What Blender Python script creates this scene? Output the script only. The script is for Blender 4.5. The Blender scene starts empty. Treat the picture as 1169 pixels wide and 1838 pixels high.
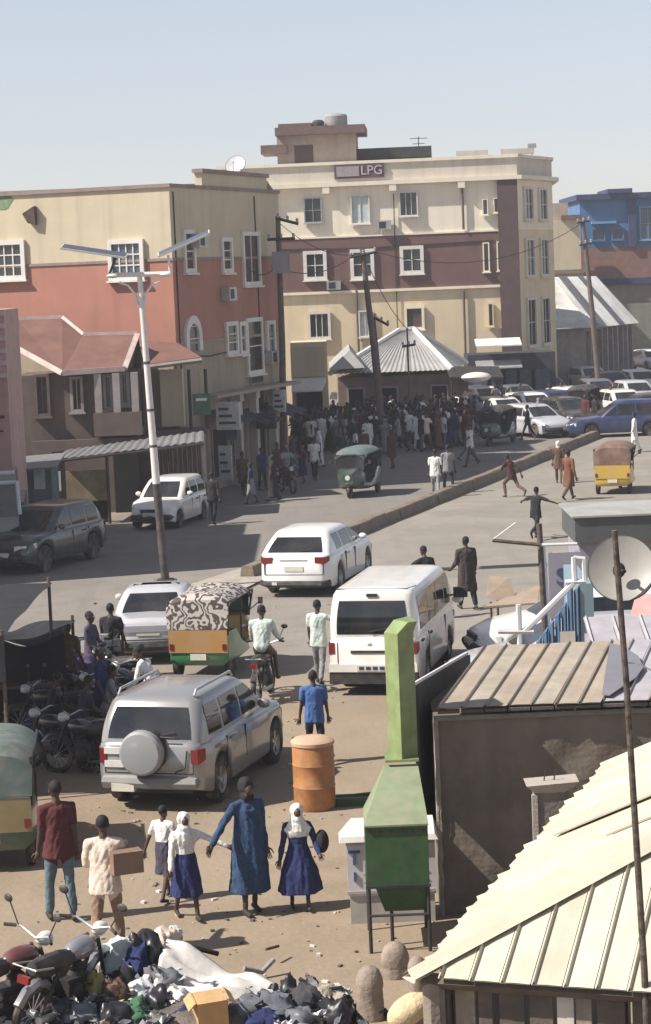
import bpy, bmesh, math, random
import numpy as np
from mathutils import Vector, Matrix, noise

# ------------------------------------------------------------------ camera, sky, sun, exposure
SC = bpy.context.scene
COL = SC.collection
FPX, CX, CY, HOR = 4000.0, 584.5, 919.0, 490.0
CAMH = 7.9
PITCH = math.atan((CY - HOR) / FPX)
ROLL = math.radians(2.3)
_R0, _U0 = Vector((1, 0, 0)), Vector((0, math.sin(PITCH), math.cos(PITCH)))
CF = Vector((0, math.cos(PITCH), -math.sin(PITCH)))
CR = _R0 * math.cos(ROLL) - _U0 * math.sin(ROLL)
CU = _R0 * math.sin(ROLL) + _U0 * math.cos(ROLL)
CAM = Vector((0, 0, CAMH))
cd = bpy.data.cameras.new('camera')
cam = bpy.data.objects.new('camera', cd)
COL.objects.link(cam)
cam.matrix_world = Matrix(((CR.x, CU.x, -CF.x, 0), (CR.y, CU.y, -CF.y, 0), (CR.z, CU.z, -CF.z, CAMH), (0, 0, 0, 1)))
cd.sensor_fit = 'VERTICAL'
cd.sensor_height = 36.0
cd.lens = FPX / 1838.0 * 36.0
cd.clip_start, cd.clip_end = 0.5, 4000
SC.camera = cam

SUN_EL, SUN_OFF = math.radians(46), math.radians(15)   # sun stands to the left, a little behind the camera
TO_SUN = Vector((-math.cos(SUN_OFF) * math.cos(SUN_EL), -math.sin(SUN_OFF) * math.cos(SUN_EL), math.sin(SUN_EL)))
W = bpy.data.worlds.new('World'); SC.world = W; W.use_nodes = True
nt = W.node_tree
bg = nt.nodes['Background']
sky = nt.nodes.new('ShaderNodeTexSky')
sky.sky_type = 'NISHITA'; sky.sun_disc = False
sky.sun_elevation = SUN_EL
sky.sun_rotation = math.atan2(TO_SUN.x, TO_SUN.y)
sky.air_density, sky.dust_density, sky.ozone_density = 1.0, 0.35, 1.6
sky.altitude = 300
hs = nt.nodes.new('ShaderNodeHueSaturation'); hs.inputs['Saturation'].default_value = .5     # a milky, dusty dry-season sky
tn = nt.nodes.new('ShaderNodeMix'); tn.data_type = 'RGBA'; tn.blend_type = 'MULTIPLY'; tn.inputs[0].default_value = 1; tn.inputs[7].default_value = (.955, .935, .98, 1)
nt.links.new(sky.outputs[0], hs.inputs['Color']); nt.links.new(hs.outputs[0], tn.inputs[6]); nt.links.new(tn.outputs[2], bg.inputs[0])
bg.inputs[1].default_value = 0.086
sd = bpy.data.lights.new('sun', 'SUN'); so = bpy.data.objects.new('sun', sd); COL.objects.link(so)
sd.energy = 5.0; sd.angle = math.radians(0.55); sd.color = (1.0, 0.94, 0.85)
so.rotation_euler = TO_SUN.to_track_quat('Z', 'Y').to_euler()
so.location = (-40, 0, 60)
SC.view_settings.view_transform = 'Standard'
SC.view_settings.look = 'None'
SC.view_settings.exposure = 0.66
SC.view_settings.gamma = 1.0
SC.view_settings.use_curve_mapping = False
SC.render.engine = 'CYCLES'
SC.cycles.max_bounces = 6
SC.cycles.volume_bounces = 0
SC.cycles.use_denoising = True

# ------------------------------------------------------------------ places: photo pixel -> point in the world
def ray(px, py):
    return CF + CR * ((px - CX) / FPX) + CU * ((CY - py) / FPX)
def G(px, py, z=0.0):
    r = ray(px, py); return CAM + r * ((z - CAMH) / r.z)
def P(px, py, d):
    r = ray(px, py); return CAM + r * (d / r.y)
ST_A = math.radians(18.8)
SS, SCo = math.sin(ST_A), math.cos(ST_A)
STREET = -ST_A                                       # z-rotation of things square to the street
def S(q, t, z=0.0):                                  # street frame: q across (to the right), t along
    return Vector((q * SCo + t * SS, -q * SS + t * SCo, z))

# ------------------------------------------------------------------ materials
def lin(h):
    h = h.lstrip('#'); o = []
    for i in (0, 2, 4):
        c = int(h[i:i+2], 16) / 255.0
        o.append(c / 12.92 if c <= .04045 else ((c + .055) / 1.055) ** 2.4)
    return tuple(o)
MATS = {}
def M(name, col, rough=.8, metal=0.0, var=.18, scale=2.0, bump=0.0, bscale=30.0, coat=0.0, streak=0.0, spec=.4, dust=0.0, dustcol=(.36, .29, .22)):
    if name in MATS: return MATS[name]
    if isinstance(col, str): col = lin(col)
    m = bpy.data.materials.new(name); m.use_nodes = True
    t = m.node_tree; b = t.nodes['Principled BSDF']; N = t.nodes.new; L = t.links.new
    b.inputs['Roughness'].default_value = rough
    b.inputs['Metallic'].default_value = metal
    b.inputs['Specular IOR Level'].default_value = spec
    b.inputs['Coat Weight'].default_value = coat
    b.inputs['Coat Roughness'].default_value = .08
    tc = N('ShaderNodeTexCoord')
    n = N('ShaderNodeTexNoise'); n.inputs['Scale'].default_value = scale; n.inputs['Detail'].default_value = 6; n.inputs['Roughness'].default_value = .65
    L(tc.outputs['Object'], n.inputs['Vector'])
    mp = N('ShaderNodeMapRange'); mp.inputs[1].default_value = .3; mp.inputs[2].default_value = .7
    L(n.outputs['Fac'], mp.inputs[0])
    mx = N('ShaderNodeMix'); mx.data_type = 'RGBA'
    mx.inputs[6].default_value = tuple(max(0, c * (1 - var)) for c in col) + (1,)
    mx.inputs[7].default_value = tuple(min(.95, c * (1 + var)) for c in col) + (1,)
    L(mp.outputs[0], mx.inputs[0])
    out = mx.outputs[2]
    if streak > 0:
        ma = N('ShaderNodeMapping'); ma.inputs['Scale'].default_value = (1.6, 1.6, .12)
        L(tc.outputs['Object'], ma.inputs['Vector'])
        n2 = N('ShaderNodeTexNoise'); n2.inputs['Scale'].default_value = 1.5; n2.inputs['Detail'].default_value = 5
        L(ma.outputs[0], n2.inputs['Vector'])
        m2 = N('ShaderNodeMapRange'); m2.inputs[1].default_value = .48; m2.inputs[2].default_value = .75; m2.inputs[4].default_value = streak
        L(n2.outputs['Fac'], m2.inputs[0])
        x2 = N('ShaderNodeMix'); x2.data_type = 'RGBA'
        x2.inputs[7].default_value = tuple(c * .45 + .02 for c in col) + (1,)
        L(m2.outputs[0], x2.inputs[0]); L(out, x2.inputs[6]); out = x2.outputs[2]
    if dust > 0:
        n3 = N('ShaderNodeTexNoise'); n3.inputs['Scale'].default_value = scale * 2.3; n3.inputs['Detail'].default_value = 8
        L(tc.outputs['Object'], n3.inputs['Vector'])
        m3 = N('ShaderNodeMapRange'); m3.inputs[1].default_value = .4; m3.inputs[2].default_value = .8; m3.inputs[4].default_value = dust
        L(n3.outputs['Fac'], m3.inputs[0])
        x3 = N('ShaderNodeMix'); x3.data_type = 'RGBA'; x3.inputs[7].default_value = dustcol + (1,)
        L(m3.outputs[0], x3.inputs[0]); L(out, x3.inputs[6]); out = x3.outputs[2]
    L(out, b.inputs['Base Color'])
    if bump > 0:
        n4 = N('ShaderNodeTexNoise'); n4.inputs['Scale'].default_value = bscale; n4.inputs['Detail'].default_value = 4
        L(tc.outputs['Object'], n4.inputs['Vector'])
        bp = N('ShaderNodeBump'); bp.inputs['Strength'].default_value = bump; bp.inputs['Distance'].default_value = .03
        L(n4.outputs['Fac'], bp.inputs['Height']); L(bp.outputs[0], b.inputs['Normal'])
    MATS[name] = m
    return m

# ------------------------------------------------------------------ mesh builder
class MB:
    def __init__(s, mat=None):
        s.v = []; s.f = []; s.mi = []; s.mats = []; s.cur = 0
        if mat is not None: s.use(mat)
    def use(s, m):
        if m not in s.mats: s.mats.append(m)
        s.cur = s.mats.index(m); return s
    def add(s, vs, fs):
        o = len(s.v); s.v.extend([tuple(p) for p in vs]); s.f.extend([tuple(i + o for i in f) for f in fs]); s.mi.extend([s.cur] * len(fs)); return s
    def hexa(s, c):          # 8 corners: bottom ring 0-3, top ring 4-7
        return s.add(c, [(3, 2, 1, 0), (4, 5, 6, 7), (0, 1, 5, 4), (1, 2, 6, 5), (2, 3, 7, 6), (3, 0, 4, 7)])
    def box(s, c, d, rz=0.0, R=None):
        c = Vector(c); x, y, z = d[0] / 2, d[1] / 2, d[2] / 2
        if R is None: R = Matrix.Rotation(rz, 3, 'Z')
        return s.hexa([c + R @ Vector(p) for p in ((-x, -y, -z), (x, -y, -z), (x, y, -z), (-x, y, -z), (-x, -y, z), (x, -y, z), (x, y, z), (-x, y, z))])
    def span(s, a, b):       # box from min corner to max corner
        return s.box([(a[i] + b[i]) / 2 for i in range(3)], [abs(b[i] - a[i]) for i in range(3)])
    def mbox(s, mp, u0, u1, z0, z1, o0, o1):
        return s.hexa([mp(u0, z0, o1), mp(u1, z0, o1), mp(u1, z0, o0), mp(u0, z0, o0), mp(u0, z1, o1), mp(u1, z1, o1), mp(u1, z1, o0), mp(u0, z1, o0)])
    def tube(s, p0, p1, r0, r1=None, n=8):
        return s.path([p0, p1], [r0, r0 if r1 is None else r1], n)
    def path(s, pts, rs, n=8, cap=True):
        pts = [Vector(p) for p in pts]
        if not hasattr(rs, '__len__'): rs = [rs] * len(pts)
        vs = []; prev = None
        for i, p in enumerate(pts):
            t = (pts[min(i + 1, len(pts) - 1)] - pts[max(i - 1, 0)])
            t = t.normalized() if t.length > 1e-9 else Vector((0, 0, 1))
            a = prev if prev is not None else (Vector((1, 0, 0)) if abs(t.x) < .8 else Vector((0, 1, 0)))
            a = (a - t * a.dot(t)).normalized(); b = t.cross(a); prev = a
            for k in range(n):
                w = 2 * math.pi * k / n
                vs.append(p + (a * math.cos(w) + b * math.sin(w)) * rs[i])
        fs = []
        for i in range(len(pts) - 1):
            for k in range(n):
                k2 = (k + 1) % n
                fs.append((i * n + k, i * n + k2, (i + 1) * n + k2, (i + 1) * n + k))
        if cap:
            fs.append(tuple(range(n - 1, -1, -1))); m = (len(pts) - 1) * n; fs.append(tuple(m + k for k in range(n)))
        return s.add(vs, fs)
    def lathe(s, prof, c=(0, 0, 0), n=16, axis='Z', R=None):
        c = Vector(c); vs = []
        for r, z in prof:
            for k in range(n):
                w = 2 * math.pi * k / n; p = Vector((r * math.cos(w), r * math.sin(w), z))
                if axis == 'X': p = Vector((p.z, p.x, p.y))
                elif axis == 'Y': p = Vector((p.y, p.z, p.x))
                if R is not None: p = R @ p
                vs.append(c + p)
        fs = []
        for i in range(len(prof) - 1):
            for k in range(n):
                k2 = (k + 1) % n
                fs.append((i * n + k, i * n + k2, (i + 1) * n + k2, (i + 1) * n + k))
        fs.append(tuple(range(n - 1, -1, -1))); m = (len(prof) - 1) * n; fs.append(tuple(m + k for k in range(n)))
        return s.add(vs, fs)
    def ell(s, c, r, n=12, m=8, R=None):
        pr = [(math.sin(math.pi * (i + .02) / (m + .04)), -math.cos(math.pi * (i + .02) / (m + .04))) for i in range(m + 1)]
        c = Vector(c); vs = []
        for a, z in pr:
            for k in range(n):
                w = 2 * math.pi * k / n; p = Vector((a * math.cos(w) * r[0], a * math.sin(w) * r[1], z * r[2]))
                vs.append(c + (R @ p if R is not None else p))
        fs = [(i * n + k, i * n + (k + 1) % n, (i + 1) * n + (k + 1) % n, (i + 1) * n + k) for i in range(m) for k in range(n)]
        fs.append(tuple(range(n - 1, -1, -1))); fs.append(tuple(m * n + k for k in range(n)))
        return s.add(vs, fs)
    def grid(s, fn, nu, nv):
        vs = [fn(i / nu, j / nv) for j in range(nv + 1) for i in range(nu + 1)]
        fs = [(j * (nu + 1) + i, j * (nu + 1) + i + 1, (j + 1) * (nu + 1) + i + 1, (j + 1) * (nu + 1) + i) for j in range(nv) for i in range(nu)]
        return s.add(vs, fs)
    def prism(s, poly, fn0, fn1):     # poly of 2-D points; fn maps a 2-D point to the near and the far face
        n = len(poly); vs = [fn0(*p) for p in poly] + [fn1(*p) for p in poly]
        return s.add(vs, [tuple(range(n)), tuple(range(2 * n - 1, n - 1, -1))] + [(i, i + n, (i + 1) % n + n, (i + 1) % n) for i in range(n)])
    def mesh(s, name, angle=35):
        me = bpy.data.meshes.new(name); me.from_pydata(s.v, [], s.f)
        for m in s.mats: me.materials.append(m)
        me.polygons.foreach_set('material_index', s.mi)
        bm = bmesh.new(); bm.from_mesh(me); bmesh.ops.recalc_face_normals(bm, faces=bm.faces[:]); bm.to_mesh(me); bm.free()
        if angle:
            me.polygons.foreach_set('use_smooth', [True] * len(me.polygons)); me.set_sharp_from_angle(angle=math.radians(angle))
        me.update(); return me
    def build(s, name, parent=None, loc=None, rz=0.0, angle=35, label=None):
        return put(name, s.mesh(name, angle), parent, loc, rz, label)

def put(name, me, parent=None, loc=None, rz=0.0, label=None):
    o = bpy.data.objects.new(name, me); COL.objects.link(o)
    if parent is not None: o.parent = parent
    if loc is not None: o.location = loc
    if rz: o.rotation_euler = (0, 0, rz)
    if label: o['label'] = label
    return o
def tag(o, label, cat, group=None, kind=None):
    o['label'] = label; o['category'] = cat
    if group: o['group'] = group
    if kind: o['kind'] = kind
    return o
def thing(name, label, cat, loc=(0, 0, 0), rz=0.0, group=None):
    o = bpy.data.objects.new(name, None); COL.objects.link(o); o.location = loc; o.rotation_euler = (0, 0, rz); o.empty_display_size = .2
    return tag(o, label, cat, group)
def structure(o): o['kind'] = 'structure'; return o
KIDS = {}
def kids(o): return [c for c in bpy.data.objects if c.parent == o]
def copy_tree(o, loc, rz, label, parent=None):
    allk = {}
    for c in bpy.data.objects:
        if c.parent: allk.setdefault(c.parent.name, []).append(c)
    def rec(src, par):
        c = src.copy(); COL.objects.link(c)
        if par is not None: c.parent = par
        for ch in allk.get(src.name, []): rec(ch, c)
        return c
    r = rec(o, None); r.location = loc; r.rotation_euler = (0, 0, rz); r['label'] = label
    return r
rnd = random.Random(7)
def local(px, py, loc, rz, plane, off=0.0):    # photo pixel -> (u, z) on a building's front (local y=off) or side (local x=off)
    R = Matrix.Rotation(-rz, 3, 'Z'); o = R @ (CAM - Vector(loc)); d = R @ ray(px, py)
    if plane == 'front': k = (off - o.y) / d.y; p = o + d * k; return p.x, p.z
    k = (off - o.x) / d.x; p = o + d * k; return p.y, p.z
# ------------------------------------------------------------------ ground, roads, kerb
def ground_mat(name, base, alt, crack=.0, seed=0.0, rough=.95, edge=None):
    m = bpy.data.materials.new(name); m.use_nodes = True
    t = m.node_tree; b = t.nodes['Principled BSDF']; N = t.nodes.new; L = t.links.new
    b.inputs['Roughness'].default_value = rough; b.inputs['Specular IOR Level'].default_value = .2
    tc = N('ShaderNodeTexCoord')
    def nz(scale, lo, hi, det=6, rot=None, sc=(1, 1, 1)):
        ma = N('ShaderNodeMapping'); ma.inputs['Location'].default_value = (seed, seed * 2, 0); ma.inputs['Scale'].default_value = sc
        if rot: ma.inputs['Rotation'].default_value = (0, 0, rot)
        L(tc.outputs['Object'], ma.inputs['Vector'])
        n = N('ShaderNodeTexNoise'); n.inputs['Scale'].default_value = scale; n.inputs['Detail'].default_value = det; n.inputs['Roughness'].default_value = .6
        L(ma.outputs[0], n.inputs['Vector'])
        r = N('ShaderNodeMapRange'); r.inputs[1].default_value = lo; r.inputs[2].default_value = hi
        L(n.outputs['Fac'], r.inputs[0]); return r.outputs[0]
    def mix(fac, a, c, amt=None):
        x = N('ShaderNodeMix'); x.data_type = 'RGBA'
        if amt is not None:
            k = N('ShaderNodeMath'); k.operation = 'MULTIPLY'; k.inputs[1].default_value = amt; L(fac, k.inputs[0]); fac = k.outputs[0]
        L(fac, x.inputs[0])
        for s, i in ((a, 6), (c, 7)):
            if isinstance(s, tuple): x.inputs[i].default_value = s + (1,)
            else: L(s, x.inputs[i])
        return x.outputs[2]
    c = mix(nz(.22, .35, .65), base, alt)
    c = mix(nz(.9, .5, .72), c, tuple(k * .74 for k in base), .5)          # damp and oily patches
    c = mix(nz(1.1, .52, .7, 5, ST_A, (1, .06, 1)), c, tuple(k * .8 for k in alt), .8)   # tyre tracks along the street
    c = mix(nz(14, .55, .75), c, tuple(min(1, k * 1.35) for k in alt), .35)   # pale grit
    c = mix(nz(40, .6, .8), c, tuple(k * .5 for k in base), .4)               # pebbles and litter specks
    if edge:      # drifted earth covers the near end and the right-hand edge of the carriageway
        eb, ea, t0, t1, q0, q1 = edge
        sand = mix(nz(.22, .35, .65), eb, ea); sand = mix(nz(.9, .5, .72), sand, tuple(k * .76 for k in eb), .45)
        sx = N('ShaderNodeSeparateXYZ'); L(tc.outputs['Object'], sx.inputs[0])
        def axis(ax, ay, lo, hi):
            m1 = N('ShaderNodeMath'); m1.operation = 'MULTIPLY'; m1.inputs[1].default_value = ax; L(sx.outputs[0], m1.inputs[0])
            m2 = N('ShaderNodeMath'); m2.operation = 'MULTIPLY_ADD'; m2.inputs[1].default_value = ay; L(sx.outputs[1], m2.inputs[0]); L(m1.outputs[0], m2.inputs[2])
            r = N('ShaderNodeMapRange'); r.inputs[1].default_value = lo; r.inputs[2].default_value = hi; L(m2.outputs[0], r.inputs[0]); return r.outputs[0]
        ft, fq = axis(SS, SCo, t1, t0), axis(SCo, -SS, q0, q1)
        mm = N('ShaderNodeMath'); mm.operation = 'MAXIMUM'; L(ft, mm.inputs[0]); L(fq, mm.inputs[1])
        nn = N('ShaderNodeTexNoise'); nn.inputs['Scale'].default_value = .8; nn.inputs['Detail'].default_value = 9; nn.inputs['Roughness'].default_value = .7; L(tc.outputs['Object'], nn.inputs['Vector'])
        ad = N('ShaderNodeMath'); ad.operation = 'MULTIPLY_ADD'; ad.inputs[1].default_value = 1.5; ad.inputs[2].default_value = -.75; L(nn.outputs['Fac'], ad.inputs[0])
        a2 = N('ShaderNodeMath'); a2.operation = 'ADD'; L(mm.outputs[0], a2.inputs[0]); L(ad.outputs[0], a2.inputs[1])
        rr = N('ShaderNodeMapRange'); rr.inputs[1].default_value = .3; rr.inputs[2].default_value = .6; L(a2.outputs[0], rr.inputs[0])
        # always fully earth at the very rim
        m3 = N('ShaderNodeMapRange'); m3.inputs[1].default_value = .88; m3.inputs[2].default_value = .98; L(mm.outputs[0], m3.inputs[0])
        m4 = N('ShaderNodeMath'); m4.operation = 'MAXIMUM'; L(rr.outputs[0], m4.inputs[0]); L(m3.outputs[0], m4.inputs[1])
        c = mix(m4.outputs[0], c, sand)
    L(c, b.inputs['Base Color'])
    n4 = N('ShaderNodeTexNoise'); n4.inputs['Scale'].default_value = 9; n4.inputs['Detail'].default_value = 8
    L(tc.outputs['Object'], n4.inputs['Vector'])
    bp = N('ShaderNodeBump'); bp.inputs['Strength'].default_value = .35; bp.inputs['Distance'].default_value = .04
    L(n4.outputs['Fac'], bp.inputs['Height']); L(bp.outputs[0], b.inputs['Normal'])
    return m
SB, SA = (.24, .186, .132), (.285, .225, .165)
SAND = ground_mat('dusty_earth', SB, SA, seed=3)
ASPH = ground_mat('dusty_asphalt', (.212, .193, .167), (.265, .24, .21), seed=9, edge=(SB, SA, 33, 46, -11.5, -9.2))
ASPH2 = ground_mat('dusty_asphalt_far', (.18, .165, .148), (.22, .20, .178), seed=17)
def sheet(name, pts, z, mat, nu=1, nv=1):
    a, b, c, d = [Vector(p) for p in pts]
    mb = MB(mat); mb.grid(lambda u, v: (a * (1 - u) * (1 - v) + b * u * (1 - v) + c * u * v + d * (1 - u) * v) + Vector((0, 0, z)), nu, nv)
    return structure(mb.build(name))
sheet('ground', [(-300, -20, 0), (300, -20, 0), (300, 560, 0), (-300, 560, 0)], 0, SAND)
# wavy dusty edges: the road sheets are polygons with an uneven outline
def road(name, q0, q1, t0, t1, mat, z, amp=.25):
    mb = MB(mat); n = 90
    def fn(u, v):
        t = t0 + (t1 - t0) * v
        e0 = q0 + amp * noise.noise(Vector((t * .35, q0, 0))); e1 = q1 + amp * noise.noise(Vector((t * .35, q1, 5)))
        return S(e0 + (e1 - e0) * u, t, z)
    mb.grid(fn, 1, n); return structure(mb.build(name))
road('road', -20.5, -8.6, 31, 420, ASPH, .004, .5)
road('road', -30.6, -20.9, 20, 420, ASPH2, .004, .3)
CONC = M('concrete_pale', (.34, .30, .26), var=.22, scale=1.5, bump=.3, streak=.35)
CONCD = M('concrete_dirty', (.16, .14, .12), var=.3, scale=2.2, bump=.4, streak=.5)
KERBM = M('kerb_shaded_stained', (.17, .135, .10), var=.3, scale=2.2, bump=.4, streak=.5, dust=.3)  # stain streaks over a base darkened to carry the shade of the near side
# median kerb wall, one cast length after another
mk = thing('median_kerb', 'low concrete median wall running diagonally up the middle of the street', 'kerb', S(-20.7, 54.2), STREET)
a = G(375, 1066); b = G(1012, 812)
L0 = (b - a).length
for i in range(int(46 / 1.5)):
    mb = MB(KERBM); w = .15 + .02 * rnd.random(); h = .33 + .04 * rnd.random()
    y0 = i * 1.5 + .012; y1 = i * 1.5 + 1.488
    mb.prism([(-w - .05, 0), (w + .05, 0), (w, h - .03), (w - .03, h), (-w + .03, h), (-w, h - .03)], lambda x, z: (x, y0, z), lambda x, z: (x, y1, z))
    mb.build('kerb_stone', mk, (rnd.uniform(-.02, .02), 0, 0), angle=20)
sheet('pavement', [S(-21.9, 50.5), S(-19.9, 50.5), S(-20.2, 56), S(-21.5, 56)], .06, CONC, 6, 6)

# ------------------------------------------------------------------ building helpers
GLASS = M('window_glass', (.03, .037, .045), rough=.12, var=.3, scale=.6, spec=.6)
GLASSB = M('window_glass_blue', (.06, .09, .12), rough=.15, var=.3, scale=.6, spec=.6)
WHITE = M('white_trim', (.66, .63, .58), rough=.6, var=.12, streak=.15)
DARK = M('dark_opening', (.012, .011, .012), rough=.95, var=.3)
CURT = M('brown_curtain', (.09, .06, .05), rough=.95, var=.4, scale=5)
PALEC = M('pale_curtain', (.45, .5, .5), rough=.9, var=.15, scale=4)
IRON = M('dark_iron', (.03, .028, .027), rough=.6, var=.3)
STEEL = M('galvanised_steel', (.42, .42, .42), rough=.45, metal=.5, var=.25, scale=3)
def fmap(u, z, o): return (u, -o, z)
def smap(u, z, o): return (o, u, z)
def window(root, loc, rz, plane, rect, fw=.1, bars=(2, 2), frame=WHITE, pane=GLASS, mp=None, off=0.0, sill=True, name='window', fdepth=.13, label=None):
    x0, y0, x1, y1 = rect; xm, ym = (x0 + x1) / 2, (y0 + y1) / 2
    ua, _ = local(x0, ym, loc, rz, plane, 0); ub, _ = local(x1, ym, loc, rz, plane, 0)
    _, zb = local(xm, y1, loc, rz, plane, 0); _, zt = local(xm, y0, loc, rz, plane, 0)
    ua, ub = min(ua, ub), max(ua, ub)
    return window_uz(root, mp or (fmap if plane == 'front' else smap), ua, ub, zb, zt, fw, bars, frame, pane, off, sill, name, fdepth, label)
def window_uz(root, mp, ua, ub, zb, zt, fw=.1, bars=(2, 2), frame=WHITE, pane=GLASS, off=0.0, sill=True, name='window', fdepth=.13, label=None):
    mb = MB(frame); o0, o1 = off - .02, off + fdepth
    mb.mbox(mp, ua, ua + fw, zb, zt, o0, o1); mb.mbox(mp, ub - fw, ub, zb, zt, o0, o1)
    mb.mbox(mp, ua + fw, ub - fw, zt - fw, zt, o0, o1 - .003); mb.mbox(mp, ua + fw, ub - fw, zb, zb + fw, o0, o1 - .003)
    if sill: mb.mbox(mp, ua - .06, ub + .06, zb - .07, zb - .002, o0, o1 + .08)
    w = mb.build(name, root, angle=0, label=label)
    g = MB(pane); g.mbox(mp, ua + fw, ub - fw, zb + fw, zt - fw, off - .015, off + .02); g.build('pane', w, angle=0)
    if bars != (1, 1):
        br = MB(frame); t = min(.045, fw * .5)
        for i in range(1, bars[0]):
            u = ua + fw + (ub - ua - 2 * fw) * i / bars[0]; br.mbox(mp, u - t / 2, u + t / 2, zb + fw, zt - fw, off + .02, off + .06)
        for j in range(1, bars[1]):
            z = zb + fw + (zt - zb - 2 * fw) * j / bars[1]; br.mbox(mp, ua + fw, ub - fw, z - t / 2, z + t / 2, off + .022, off + .055)
        br.build('glazing_bar', w, angle=0)
    return w
def text(parent, body, size, mat, loc, rot, name='lettering', depth=.02, align='CENTER'):
    c = bpy.data.curves.new(name, 'FONT'); c.body = body; c.size = size; c.extrude = depth; c.align_x = align; c.align_y = 'CENTER'
    c.materials.append(mat); c.offset = .004
    o = bpy.data.objects.new(name, c); COL.objects.link(o)
    bpy.context.view_layer.update()
    me = bpy.data.meshes.new_from_object(o.evaluated_get(bpy.context.evaluated_depsgraph_get())); bpy.data.objects.remove(o)
    o = put(name, me, parent, loc); o.rotation_euler = rot
    return o

# ------------------------------------------------------------------ yellow and red corner building
YL = (-5.1, 80.0, 0.0); YZ = STREET
yb = thing('corner_building', 'three storey yellow and brick red corner building behind the street lamp', 'building', YL, YZ)
YEL = M('yellow_render', (.53, .455, .325), var=.1, scale=.5, streak=.32, bump=.1)
RED = M('red_render', (.37, .17, .125), var=.12, scale=.5, streak=.25, bump=.1)
TAN = M('tan_render', (.33, .27, .20), var=.16, scale=.7, streak=.4, bump=.1)
COP = M('coping_brown', (.26, .20, .18), var=.2, streak=.3)
def bandbox(parent, mat, a, b, name='wall'):
    mb = MB(mat); mb.span(a, b); return mb.build(name, parent, angle=0)
YD = 11.5
for mat, z0, z1 in ((TAN, 0, 5.56), (RED, 5.56, 8.6), (YEL, 8.6, 11.15)):
    bandbox(yb, mat, (-14, 0, z0), (0, YD, z1))
bandbox(yb, COP, (-10.2, -.08, 11.15), (.06, YD + .05, 11.28), 'coping')
bandbox(yb, YEL, (-14, 0, 11.15), (-10.2, .25, 11.62), 'parapet')
bandbox(yb, COP, (-14, -.06, 11.62), (-10.15, .32, 11.72), 'coping')
bandbox(yb, YEL, (-.28, 3.2, 11.28), (0, 10.2, 11.75), 'parapet'); bandbox(yb, COP, (-.34, 3.1, 11.75), (.08, 10.3, 11.9), 'coping')
for z in (5.56, 8.6):
    mb = MB(COP if z > 6 else TAN); mb.mbox(smap, 0, YD, z - .05, z + .05, 0.0, .04); mb.mbox(fmap, -14, .04, z - .05, z + .05, 0.0, .04); mb.build('string_course', yb, angle=0)
window(yb, YL, YZ, 'front', (-28, 432, 47, 503), .16, (4, 3)); window(yb, YL, YZ, 'front', (196, 430, 260, 503), .15, (4, 3), pane=GLASSB)
for r, pn, br in (((328, 412, 348, 490), CURT, (1, 2)), ((396, 426, 415, 490), CURT, (1, 3)), ((434, 416, 465, 513), CURT, (2, 1)),
                  ((404, 577, 425, 637), GLASS, (1, 3)), ((428, 577, 440, 637), GLASSB, (1, 2)), ((441, 570, 470, 672), GLASS, (1, 2)),
                  ((477, 575, 492, 640), GLASSB, (1, 2))):
    window(yb, YL, YZ, 'side', r, .16, br, pane=pn, fdepth=.1)
# arched side window
u0, zb = local(331, 632, YL, YZ, 'side'); u1, zt = local(357, 565, YL, YZ, 'side')
uc, hw = (u0 + u1) / 2, abs(u1 - u0) / 2
arc = lambda k: [(uc - k, zb)] + [(uc - k * math.cos(a * math.pi / 10), zt - hw + k * math.sin(a * math.pi / 10)) for a in range(11)] + [(uc + k, zb)]
mb = MB(WHITE); A, B = arc(hw), arc(hw * .62)
for i in range(len(A) - 1):
    mb.hexa([(.12, A[i][0], A[i][1]), (.12, A[i+1][0], A[i+1][1]), (-.02, A[i+1][0], A[i+1][1]), (-.02, A[i][0], A[i][1]),
             (.12, B[i][0], B[i][1]), (.12, B[i+1][0], B[i+1][1]), (-.02, B[i+1][0], B[i+1][1]), (-.02, B[i][0], B[i][1])])
aw = mb.build('arched_window', yb, angle=0)
g = MB(GLASS); g.prism(arc(hw * .62), lambda u, z: (.03, u, z), lambda u, z: (-.02, u, z)); g.build('pane', aw, angle=0)
g = MB(WHITE)
for z in (zb + .45, zb + .9): g.mbox(smap, uc - hw * .6, uc + hw * .6, z - .02, z + .02, .03, .06)
g.build('glazing_bar', aw, angle=0)
# ground floor shop openings, pillars and canopies on the street side
for r, m_, nm in (((414, 715, 437, 838), DARK, 'shop_door'), ((448, 700, 474, 832), DARK, 'shop_door'), ((479, 690, 498, 820), DARK, 'shop_door'), ((380, 765, 408, 858), DARK, 'shop_door'),
                  ((446, 600, 470, 690), CURT, 'stair_opening')):
    window(yb, YL, YZ, 'side', r, .06, (1, 1), frame=TAN, pane=m_, sill=False, name=nm, fdepth=.06)
PIL = M('pillar_cream', (.50, .46, .40), var=.15, streak=.3)
for px in (411, 441, 475):
    u, _ = local(px, 780, YL, YZ, 'side'); mb = MB(PIL); mb.span((.25, u - .14, 0), (.55, u + .14, 3.5)); mb.span((.2, u - .2, 3.2), (.6, u + .2, 3.5)); mb.build('pillar', yb, angle=0)
mb = MB(TAN); mb.span((0, 1.5, 3.5), (.9, 10.8, 3.62)); mb.build('ledge', yb, angle=0)
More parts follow.
